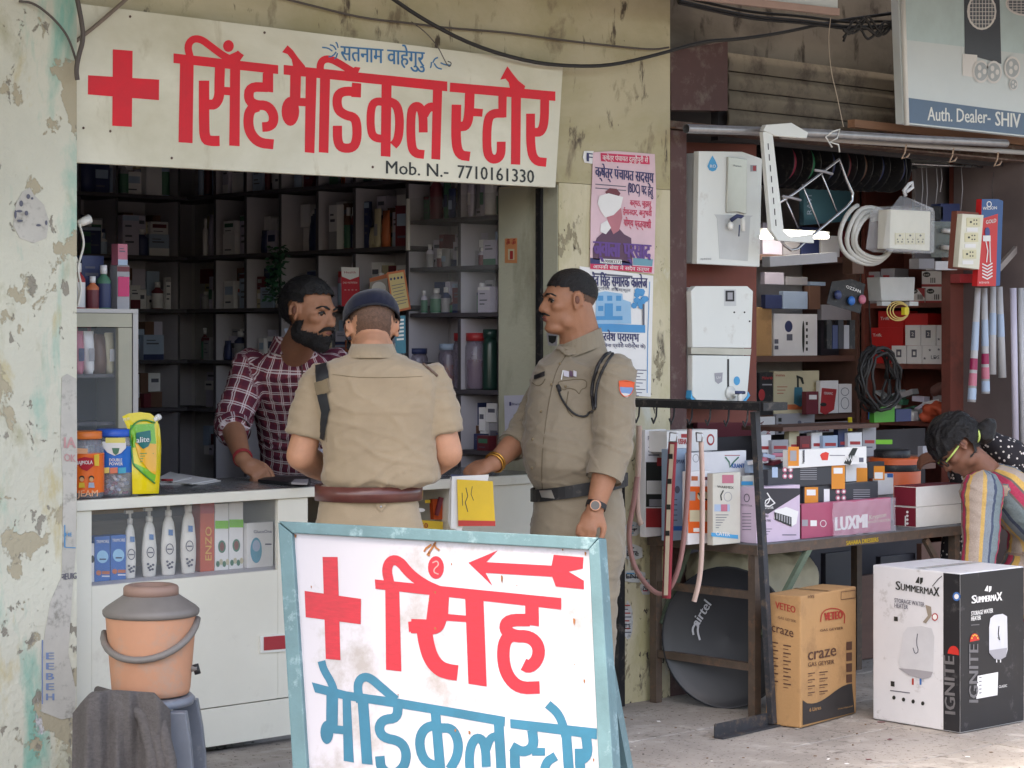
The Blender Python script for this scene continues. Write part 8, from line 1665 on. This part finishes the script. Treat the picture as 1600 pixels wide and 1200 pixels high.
# ============================================================ standing sign board by the kerb
TL, TR = W(436, 817, 5.87), W(936, 842, 5.40); BL = W(470, 1424, 5.68)
nb = (TR - TL).cross(BL - TL).normalized(); nb = -nb if nb.dot(CAM - TL) < 0 else nb; PS2 = (TL, nb)
def bq(x, y, o=0): return onpl(x, y, PS2, o)
bx_ = (TR - TL).normalized(); by_ = (BL - TL); by_ = (by_ - bx_ * by_.dot(bx_)).normalized()
m_bw = M('board_white', C(178, 177, 187), .35, var=.04, scale=3, dirt=(C(150, 146, 146), .3, 5)); m_teal = M('board_teal', C(92, 124, 132), .5, var=.18, scale=9, dirt=(C(150, 176, 184), .22, 12), bump=.1); m_brd = M('board_red', C(172, 24, 44), .35, var=.22, scale=14, stretch=(2, 2, 12)); m_bbl = M('board_blue', C(34, 102, 130), .35, var=.18, scale=9)
sgn = empty('standing_sign', (TL + TR) / 2 - V((0, 0, 1.0)), 'white standing sign board in a teal frame with red Hindi letters and an arrow', 'sign')
lb = lambda y, x0=436, y0=817: x0 + (y - y0) * .056         # left edge leans to the right going down
rb_ = lambda y: 950 + (y - 842) * .045
YB_ = 1424
q = MB(); q.hexa([bq(448, 832, -.012), bq(918, 856, -.012), bq(rb_(YB_) - 22, YB_ + 40, -.012), bq(lb(YB_) + 14, YB_, -.012)], -nb * .002, m_bw); q.build('panel', sgn)
P2_ = (TL - nb * .0118, nb)
def bar2(n, pts, dpt=.045): q = MB(); q.hexa([bq(*p) for p in pts], -nb * dpt, m_teal); q.build(n, sgn, bevel=.003)
bar2('frame_top', [(434, 814), (935, 840), (919, 859), (457, 833)])
bar2('frame_left', [(434, 816), (456, 834), (lb(YB_) + 24, YB_), (lb(YB_), YB_)])
bar2('frame_right', [(919.5, 858), (935.5, 841), (rb_(YB_) , YB_ + 76), (rb_(YB_) - 28, YB_ + 66)])
q = MB(); q.hexa([bq(lb(1390) + 24, 1390), bq(rb_(1400) - 28, 1452), bq(rb_(1400) - 28, 1482), bq(lb(1390) + 24, 1420)], -nb * .045, m_teal); q.build('frame_bottom', sgn)
for x in (470, 900):
    a = bq(x, 860, -.05); q = MB(); q.bar(a, V((a.x - nb.x * .38, a.y - nb.y * .38, .01)), .03, .03, m_teal); q.build('prop_leg', sgn)
Z3 = lambda p: (430 + p[0] / 2.963, 800 + p[1] / 2.963)
q = MB(); A1 = [[(220, 208), (290, 208), (303, 686), (235, 680)], [(137, 365), (398, 402), (397, 520), (142, 487)]]
decal(q, A1, P2_, m_brd, .001, Z3); q.build('red_cross', sgn)
q = MB(); A2 = [[(462, 312), (900, 356), (1325, 398), (1325, 452), (465, 356)], [(510, 350), (575, 358), (585, 738), (514, 730)], [(880, 392), (965, 400), (980, 808), (895, 795)], [(775, 470), (890, 480), (890, 510), (775, 502)], [(1158, 410), (1220, 415), (1222, 530), (1158, 520)]]
A2 += S([(530, 330), (515, 265), (535, 222), (575, 225), (622, 285), (690, 335), (760, 365)], 46)
A2 += S([(755, 370), (762, 440), (762, 500), (745, 535), (700, 530), (630, 528)], [88, 80, 84, 90, 74, 64, 60][:0] or 66)
A2 += [[(716, 372), (806, 380), (800, 500), (745, 548), (620, 555), (616, 508), (700, 500)]]
A2 += S([(690, 540), (700, 610), (722, 680), (760, 725), (805, 740), (845, 745)], 72)
A2 += S([(1180, 500), (1080, 500), (1062, 540), (1100, 575), (1180, 575), (1222, 620), (1218, 680), (1180, 720), (1150, 705)], 58)
A2 += S([(1110, 565), (1062, 590), (1054, 680), (1075, 760), (1130, 815), (1225, 812)], 58)
decal(q, A2, P2_, m_brd, .001, Z3); q.build('red_lettering', sgn)
q = MB(); decal(q, [ell(745, 257, 37, 53)], P2_, m_brd, .001, Z3); decal(q, S([(730, 235), (752, 225), (760, 245), (738, 262), (736, 280), (758, 288)], 6), P2_, M('scraped_pink', C(220, 130, 130), .5), .002, Z3); q.build('red_dot', sgn)
q = MB(); decal(q, [[(895, 235), (1030, 178), (978, 232), (1280, 248), (1290, 198), (1428, 210), (1425, 262), (1360, 276), (1430, 318), (1430, 358), (1300, 345), (1283, 300), (975, 282), (1007, 342)]], P2_, m_brd, .001, Z3); q.build('red_arrow', sgn)
q = MB(); B = [[(170, 788), (330, 830), (560, 862), (1065, 948), (1063, 992), (800, 945), (560, 905), (330, 870), (185, 835)], [(1088, 958), (1490, 1002), (1490, 1052), (1090, 1000)],
    [(238, 840), (292, 850), (290, 1010), (236, 1005)], [(312, 850), (350, 858), (365, 1160), (318, 1152)], [(382, 870), (432, 878), (452, 1170), (402, 1165)], ell(240, 1020, 30, 54), [(260, 985), (330, 992), (330, 1030), (260, 1024)],
    [(720, 925), (765, 932), (800, 1320), (752, 1312)], [(1012, 968), (1058, 975), (1082, 1400), (1036, 1400)], [(1325, 1015), (1370, 1020), (1400, 1400), (1350, 1400)]]
B += S([(215, 690), (225, 730), (262, 790), (280, 850)], 36); B += S([(395, 880), (380, 810), (395, 768), (435, 762), (490, 810), (560, 870)], 40)
B += S([(570, 890), (565, 955), (500, 960), (478, 1000), (500, 1045), (580, 1060), (610, 1110), (600, 1180), (545, 1220), (490, 1190), (485, 1130)], 44)
B += S([(745, 985), (690, 1000), (665, 1060), (685, 1150), (750, 1180)], 44); B += S([(760, 1000), (820, 1000), (850, 1060), (845, 1130), (810, 1190)], 44)
B += S([(990, 1330), (930, 1290), (900, 1200), (900, 1100), (925, 1045), (960, 1050), (975, 1100), (978, 1180)], 42); B += S([(978, 1100), (995, 1045), (1030, 1035)], 38)
B += S([(1190, 1010), (1200, 1085), (1150, 1115), (1095, 1085)], 46); B += S([(1110, 1100), (1110, 1200), (1150, 1290), (1230, 1300)], 46); B += S([(1190, 1110), (1250, 1110)], 36)
B += S([(1300, 1130), (1250, 1160), (1240, 1260), (1290, 1330), (1330, 1280)], 42); B += S([(1262, 890), (1310, 930), (1335, 990), (1345, 1040)], 40)
B += S([(1440, 1040), (1450, 1120), (1420, 1150), (1395, 1140)], 46); B += S([(1410, 1095), (1412, 1200), (1440, 1300), (1490, 1320)], 46)
B = [[(min(p[0], 1490 + (p[1] - 1000) * .05), p[1]) for p in b_] for b_ in B]
decal(q, B, P2_, m_bbl, .001, Z3); q.build('blue_lettering', sgn)
q = MB(); m_rs = M('rust_stain', C(140, 92, 56), .9, var=.3)
random.seed(17)
for x, y, s, L in ((95, 110, 7, 12), (168, 345, 4, 10), (817, 240, 4, 8), (1050, 300, 7, 34), (1385, 500, 8, 26), (1332, 175, 5, 6), (1437, 190, 6, 16), (1432, 780, 6, 14), (570, 845, 3, 6), (140, 960, 4, 30), (835, 1010, 6, 10), (900, 1020, 8, 12), (1120, 340, 3, 5), (1475, 1145, 5, 14), (1388, 705, 3, 6), (742, 372, 5, 8), (715, 405, 5, 9), (742, 540, 7, 6)):
    decal(q, [[(x - s * .6, y - s), (x + s * .4, y - s * .8), (x + s * .8, y), (x + s * .3, y + L), (x - s * .1, y + L * .5), (x - s * .4, y + L * .8)]], P2_, m_rs, .0016, Z3)
for pts in ([(745, 140), (725, 170), (705, 200)], [(735, 145), (745, 165), (762, 178)], [(725, 150), (700, 168), (690, 184)], [(715, 185), (712, 205)]): decal(q, ribbon(pts, 9), P2_, m_rs, .0018, Z3)
decal(q, ribbon([(83, 95), (95, 400), (110, 700), (140, 1060), (150, 1180)], 3.5), P2_, m_rs, .0012, Z3); decal(q, ribbon([(90, 95), (600, 122), (1440, 170)], 2.5), P2_, m_rs, .0012, Z3)
q.build('rust_stains', sgn, kind='stuff')

# ============================================================ water drum on a cloth covered plastic stool
dr = empty('water_drum', W(236, 1086, 6.7), 'faded orange insulated water drum with a grey lid and carrying handle', 'water drum'); c = W(236, 1084, 6.7); s = 6.7 / 3400
m_od = M('faded_orange_plastic', C(200, 146, 116), .6, var=.1, scale=5, dirt=(C(176, 150, 134), .45, 6)); m_gl = M('grey_plastic', C(124, 118, 114), .5, var=.15, scale=8, dirt=(C(140, 128, 122), .25, 9))
q = MB(); q.lathe(c, [(56 * s, 0), (59 * s, 2 * s), (61 * s, 10 * s), (70 * s, 118 * s), (71 * s, 126 * s), (70 * s, 127 * s)], m_od, 48); q.build('drum_body', dr)
q = MB(); q.lathe(c + UP * 127 * s, [(73 * s, -4 * s), (75 * s, 0), (75 * s, 5 * s), (70 * s, 10 * s), (46 * s, 26 * s), (42 * s, 29 * s)], m_gl, 48); q.build('lid', dr)
q = MB(); q.lathe(c + UP * 154 * s, [(43 * s, 0), (43 * s, 12 * s), (41 * s, 15 * s), (36 * s, 17 * s), (27 * s, 16 * s), (25 * s, 12 * s), (5 * s, 12 * s)], M('cap_brown_grey', C(150, 122, 110), .6, var=.15), 40); q.build('cap', dr)
q = MB(); hp = []
for k in range(17):
    a = pi * k / 16; hp.append(c + RT * (cos(pi - a) * 73 * s) - FW * (sin(a) * 70 * s) + UP * s * (96 - 44 * sin(a * 1.0) + 22 * (k / 16)))
q.tube(hp, [.010] + [.011] * 15 + [.010], m_gl, 10); q.build('handle', dr)
q = MB(); t0 = c + RT * 62 * s + UP * 40 * s; q.tube([t0 - RT * .01, t0 + RT * .02 - FW * .0], .011, m_gl, 12); q.tube([t0 + RT * .014 + UP * .012, t0 + RT * .022 - UP * .018], .010, m_black, 12); q.build('tap', dr)
st = empty('plastic_stool', (c.x, c.y, .02), 'grey plastic stool under the water drum, half covered by a cloth', 'stool'); m_st = M('stool_grey', C(120, 126, 138), .35, var=.15, scale=7, dirt=(C(160, 162, 166), .25, 8)); sz = c.z - .004
R = Matrix((RT, FW, UP)).transposed()
q = MB(); q.lathe(V((c.x, c.y, sz - .03)) - RT * .03, [(.10, 0), (.16, .004), (.165, .02), (.155, .03)], m_st, 4 * 8, axis=R @ Matrix.Rotation(pi / 4, 3, 'Z')); q.build('seat', st)
for qx in (-1, 1):
    for qy in (-1, 1):
        o0 = V((c.x, c.y, 0)) + RT * (-.03 + qx * .115) + FW * qy * .115; L_ = []
        for f in (0, .25, .5, .75, 1): L_.append(o0 + RT * qx * (.035 * f + .05 * f * (1 - f)) + FW * qy * .03 * f + UP * (sz - .03 - (sz - .05) * f))
        q = MB(); vs = []
        for i, p in enumerate(L_):
            w = .042 - .014 * i / 4
            for a, b_ in ((-1, -1), (1, -1), (1, 1), (-1, 1)): vs.append(p + RT * a * w + FW * b_ * w * .5)
        q.add(vs, [(i * 4 + k, i * 4 + (k + 1) % 4, i * 4 + 4 + (k + 1) % 4, i * 4 + 4 + k) for i in range(4) for k in range(4)] + [(0, 1, 2, 3), (16, 17, 18, 19)], m_st); q.build('leg', st, bevel=.004)
# knitted grey cloth draped over the stool's left side
q = MB(); nx, ny = 44, 40; vs = []
for i in range(nx + 1):
    for j in range(ny + 1):
        u_ = i / nx; v_ = j / ny
        x = -122 + 150 * u_ ; top = 1078 + 160 * max(0, u_ - .84) + 10 * abs(u_ - .45) + (18 * max(0, .2 - u_) / .2) ** 1.2
        y = top + (1335 - top) * max(0, (v_ - .22) / .78); dep = 6.45 - .02 * math.sin(u_ * 9) + .26 * max(0, 1 - v_ / .22) ** 1.0
        fold = (.024 * sin(u_ * 19 + v_ * 3.2) + .010 * sin(u_ * 41 - v_ * 2)) * min(1, v_ * 1.6) + .014 * noise.noise(V((u_ * 6, v_ * 5, 2))); xr = 236 + x + 10 * v_ * (u_ - .3) + 20 * max(0, u_ - .85) * v_
        vs.append(W(xr, y, dep + fold - .05 * sin(pi * min(1, max(0, u_))) * min(1, v_ * 3)))
q.add(vs, [(i * (ny + 1) + j, (i + 1) * (ny + 1) + j, (i + 1) * (ny + 1) + j + 1, i * (ny + 1) + j + 1) for i in range(nx) for j in range(ny)], M('grey_knit', C(108, 103, 102), .95, var=.25, scale=70, bump=.9, bscale=240, stretch=(1, 1, 2)), True)
cl = q.build('cloth', None, 'dark grey knitted cloth draped over the left of the plastic stool', 'cloth')
for k in range(3):
    q = MB(); q.tube([W(150 + k * 8 + 2, 1078 + k * 5, 6.56), W(190 + k * 12, 1092 + k * 5, 6.46), W(224 + k * 14, 1120 + k * 6, 6.42), W(240 + k * 13, 1190, 6.40), W(244 + k * 12, 1290, 6.40)], [.012, .018, .02, .02, .016], M('grey_knit', None), 10); q.build('fold', cl)

# ============================================================ posters and scraps of paper on the column
PP = ypl(-.002)
def sheet(name, pts, label, m=m_paper, off=.003, cat='poster', curl=True):
    q = MB(); q.hexa([onpl(*p, PP, off) for p in pts], (0, .0012, 0), m); return q.build(name, None, label, cat)
P_ = lambda o: (PP[0] + V((0, -o, 0)), PP[1])
PO = P_(.0042)
po = sheet('poster', ((926, 238), (960, 236), (1022, 241), (1024, 300), (1021, 428), (975, 423), (921, 421), (922, 330)), 'pink election poster with a torn face and purple name lettering', M('poster_pink', C(222, 190, 198), .6, var=.12, scale=5), .004)
m_pk = M('poster_crimson', C(206, 50, 90), .6); m_pu = M('poster_purple', C(104, 70, 140), .6); m_nv = M('poster_navy', C(56, 56, 104), .6)
q = MB(); D(q, [(938, 239), (1014, 244), (1015, 257), (939, 252)], PO, m_pk); T(q, 'क्षेत्र पंचायत दुल्हैपुरी से', (941, 250), (1012, 254), 7, PO, m_paper, .01, .0022, cap=.62); T(q, 'क्षेत्र पंचायत सदस्य', (930, 276), (1021, 286), 15, PO, m_nv, .03, cap=.62); T(q, '(BDC) पद हेतु', (981, 300), (1020, 306), 14, PO, m_nv, .02, cap=.66)
T(q, 'कर्मठ, जुझारू', (984, 321), (1018, 323), 8, PO, m_pk, .02, cap=.62); T(q, 'ईमानदार, अनुभवी', (973, 335), (1018, 338), 8, PO, m_pk, .02, cap=.62); T(q, 'योग्य प्रत्याशी', (974, 353), (1017, 357), 10, PO, m_pk, .02, cap=.62)
for k in range(2): D(q, [(930, 287 + k * 6), (978, 291 + k * 6), (978, 292.5 + k * 6), (930, 288.5 + k * 6)], PO, m_print)
D(q, [(926, 405), (926, 388), (932, 372), (945, 360), (950, 352), (968, 358), (975, 366), (986, 372), (988, 412)], PO, M('poster_jacket', C(96, 66, 88), .6)); D(q, [(946, 330), (950, 350), (958, 366), (967, 360), (972, 340), (970, 325), (960, 322)], PO, M('poster_face', C(190, 120, 130), .6), .0018)
D(q, [(945, 300), (952, 294), (963, 295), (969, 302), (966, 308), (950, 308)], PO, K['maroon'], .0018); D(q, [(936, 306), (950, 302), (973, 308), (969, 325), (958, 336), (945, 340), (938, 330), (933, 318)], PO, m_paper, .0026); D(q, [(938, 350), (948, 344), (954, 356), (946, 366), (937, 362)], PO, m_paper, .0026)
T(q, 'ज्वाला', (927, 399), (968, 402), 22, PO, m_pu, .05, .003, cap=.62); T(q, 'प्रसाद', (974, 402), (1016, 405), 22, PO, m_pu, .05, .003, cap=.62); D(q, [(922, 403), (988, 409), (988, 416), (922, 412)], PO, m_nv); D(q, [(937, 404), (971, 406), (971, 413), (937, 411)], PO, m_paper, .0018); T(q, '9690083272', (938, 410), (970, 412), 5, PO, m_ink, .02, .0026); D(q, [(989, 403), (1020, 405), (1019, 416), (989, 414)], PO, M('poster_teal', C(110, 160, 176), .6)); D(q, [(922, 412), (1019, 417), (1018, 426), (922, 420)], PO, m_pk); T(q, 'आपकी सेवा में सदैव तत्पर', (926, 419), (1014, 424), 5, PO, m_paper, .01, .0022, cap=.62); q.build('printed_face', po)
po = sheet('poster', ((905, 416), (1020, 431), (1016, 620), (905, 612)), 'blue and white college poster behind the shoulder of the standing officer', m_paper, .003)
PO2 = P_(.0036); m_sky = M('poster_sky', C(74, 148, 200), .6, var=.1); q = MB(); T(q, 'देव िसंह स्मारक कालेज', (924, 446), (1011, 450), 15, PO2, m_nv, .03, cap=.62); D(q, [(925, 426), (988, 431), (988, 434), (925, 429)], PO2, m_print); T(q, 'जूनियर हाईस्कूल', (930, 452), (985, 456), 4, PO2, m_print, 0, cap=.62)
D(q, [(928, 505), (1008, 508), (1008, 520), (928, 518)], PO2, m_sky); D(q, [(931, 462), (932, 458), (945, 455), (958, 457), (972, 459), (973, 468), (985, 472), (986, 506), (930, 506)], PO2, M('poster_paleblue', C(150, 190, 220), .6), .0016)
for x in (934, 948, 962): 
    for y in (462, 478): D(q, Rr(x, y, x + 8, y + 8), PO2, m_sky, .0024)
D(q, Rr(944, 474, 957, 494), PO2, m_sky, .0028); D(q, Rr(931, 494, 972, 500), PO2, m_sky, .0026)
random.seed(3)
for k in range(14): D(q, ell(1000 + random.uniform(-10, 8), 466 + random.uniform(-12, 16), 5, 5, 7), PO2, m_sky, .0016 + k * .0002)
D(q, Rr(1003, 475, 1006, 508), PO2, m_print, .0044); T(q, 'प्रवेश प्रारम्भ', (936, 532), (998, 534), 12, PO2, m_nv, .03, cap=.62); T(q, '(िबना प्रवेश परीक्षा के)', (940, 542), (1008, 544), 5, PO2, m_nv, .01, cap=.62)
for k in range(9): D(q, [(960, 576 + k * 5), (1010 - (k * 5 % 14), 578 + k * 5), (1010 - (k * 5 % 14), 579.2 + k * 5), (960, 577.2 + k * 5)], PO2, m_print if k % 4 else m_nv)
D(q, ribbon([(1015, 440), (1012, 520), (1011, 614)], 1.2), PO2, m_sky); q.build('printed_face', po)
po = sheet('torn_paper', ((912, 236), (927, 236), (926, 256), (913, 254), (910, 246)), 'torn scrap printed with a blue letter left of the pink poster', m_paper, .0025, 'paper scrap'); q = MB(); T(q, 'F', (917, 252), (925, 253), 14, P_(.003), m_nv, .05); q.build('printed_face', po)
random.seed(14)
for k, (x, y, w, h, lab) in enumerate(((972, 850, 34, 26, 'torn newspaper scrap printed with black type by the dark post'), (970, 890, 40, 20, 'blue headed paper scrap low on the yellow column'), (972, 940, 18, 60, 'tall torn strip with small red type near the column foot'), (1000, 905, 20, 26, 'pinkish torn scrap under the blush belt'), (976, 815, 26, 22, 'small teal stained scrap beside the officer trousers'))):
    pts = [(x + w * cos(a) * random.uniform(.4, .56) + w / 2, y + h * sin(a) * random.uniform(.42, .56) + h / 2) for a in [2 * pi * i / 11 for i in range(11)]]
    po = sheet('torn_paper', pts, lab, M('paper_grimy', C(196, 198, 200), .8, var=.15, dirt=(C(120, 118, 116), .3, 30)), .002, 'paper scrap'); q = MB()
    for j in range(int(h / 7)): D(q, Rr(x + w * .22, y + 5 + j * 6, x + w * random.uniform(.5, .8), y + 7 + j * 6), P_(.0025), (m_ink, m_sky, m_kr, m_pk, M('poster_teal', None))[k] if j % 2 == 0 else m_print)
    T(q, ('elle', 'ENE', 'E E', 'on', 'Er')[k], (x + w * .2, y + h * .7), (x + w * .75, y + h * .7), 8, P_(.0026), m_ink, .02)
    q.build('printed_face', po)
# scraps and rubbed lettering on the green pillar
PG = ypl(-.1)
def gsheet(pts, label, m): q = MB(); q.hexa([onpl(*p, PG, .0025) for p in pts], (0, .001, 0), m); return q.build('torn_paper', None, label, 'paper scrap')
m_old = M('old_paper', C(192, 188, 180), .85, var=.15, dirt=(C(150, 146, 138), .3, 25)); PG2 = (V((0, -.1035, 0)), V((0, -1, 0)))
o = gsheet([(20, 352), (24, 320), (34, 300), (46, 293), (52, 304), (60, 312), (68, 320), (76, 345), (72, 372), (52, 380), (30, 372)], 'oval torn poster with blotted blue print high on the green pillar', m_old); q = MB()
for x, y, a, b_ in ((44, 307, 3, 4), (33, 318, 3, 5), (50, 310, 2, 2), (30, 330, 5, 2), (41, 333, 3, 4), (24, 335, 2, 7), (31, 345, 5, 2), (72, 348, 2, 4), (60, 352, 4, 2)): D(q, ell(x, y, a, b_, 9), PG2, m_print)
q.build('blotted_print', o)
o = gsheet([(96, 590), (104, 584), (119, 592), (120, 700), (118, 860), (112, 930), (106, 1020), (118, 1080), (116, 1120), (96, 1124), (64, 1112), (66, 1010), (78, 940), (96, 900), (98, 760), (94, 680)], 'long strip of torn grey poster down the edge of the green pillar', m_old); q = MB()
T(q, 'IA', (100, 700), (118, 700), 18, PG2, M('faded_red', C(196, 150, 150), .8), .03); T(q, 'OK', (100, 720), (118, 722), 12, PG2, M('faded_red', None), .03); D(q, ribbon([(101, 820), (101, 855), (118, 856)], 1.5), PG2, m_sky); T(q, 'HE', (102, 838), (112, 838), 6, PG2, m_sky, .02); T(q, 'नEUIG', (96, 906), (119, 904), 10, PG2, m_print, .03)
for k in range(5): T(q, ('E', 'E', 'B', 'E', 'H')[k], (72, 1030 + k * 16), (84, 1030 + k * 16), 11, PG2, M('faded_blue', C(120, 140, 180), .8), .05)
D(q, ribbon([(66, 1000), (66, 1100)], 2), PG2, M('faded_blue', None)); q.build('faded_print', o)
# sticker and payment notice on the whitewashed return
PX = (V((XS - .0005, 0, 0)), V((-1, 0, 0)))
q = MB(); q.hexa([onpl(*p, PX, .001) for p in ((789, 373), (808, 372), (808, 411), (789, 411))], (.0008, 0, 0), M('sticker_orange', C(206, 140, 96), .6)); o = q.build('sticker', None, 'small orange religious sticker on the whitewashed column', 'sticker'); PX2 = (PX[0] - V((.0012, 0, 0)), PX[1]); q = MB(); T(q, 'ॐ ॐ', (791, 383), (806, 383), 7, PX2, K['red'], .03, cap=.62); D(q, Rr(794, 389, 804, 406), PX2, K['cream']); D(q, Rr(797, 392, 802, 405), PX2, K['red'], .0016); q.build('printed_face', o)
q = MB(); q.hexa([onpl(*p, PX, .002) for p in ((788, 618), (828, 617), (828, 690), (790, 690))], (.0012, 0, 0), M('notice_lilac', C(196, 196, 214), .5)); o = q.build('notice', None, 'pale lilac payment notice on the column left of the standing officer', 'notice'); q = MB(); T(q, 'BharatPe', (800, 633), (820, 633), 4, (PX[0] - V((.0022, 0, 0)), PX[1]), m_nv, .01); D(q, Rr(796, 628, 799, 634), (PX[0] - V((.0022, 0, 0)), PX[1]), m_nv); q.build('printed_face', o)
q = MB(); q.hexa([onpl(*p, PX, .001) for p in ((854, 520), (872, 522), (870, 540), (857, 540))], (.0008, 0, 0), K['grey']); o = q.build('sticker', None, 'worn grey sticker with a dark shield right of the shutter guide', 'sticker'); q = MB(); D(q, [(857, 524), (870, 525), (868, 534), (863, 537), (858, 534)], PX2, m_ink); q.build('printed_face', o)
for k, (x, y) in enumerate(((797, 545), (806, 560), (800, 575), (820, 540))):
    pass

random.seed(40); q = MB()
for k in range(70):
    p = Zp(random.uniform(950, 1600), random.uniform(1105, 1210), .019); r = random.uniform(.002, .006)
    q.ball(p, (r * random.uniform(.8, 1.6), r, r * .6), (M('grit_dark', C(116, 108, 102), .9), M('grit_pale', C(178, 172, 164), .9), M('grit_brown', C(120, 96, 76), .9))[k % 3], 6)
for k in range(16):
    p = Zp(random.uniform(960, 1590), random.uniform(1110, 1200), .0195); q.box(p, (random.uniform(.01, .03), random.uniform(.006, .018), .001), (m_paper, m_old, M('grit_brown', None), K['maroon'])[k % 4], rz=random.uniform(0, 3))
q.build('grit', None, 'loose grit and crumbs scattered on the paving in front of the cartons', 'grit', kind='stuff')
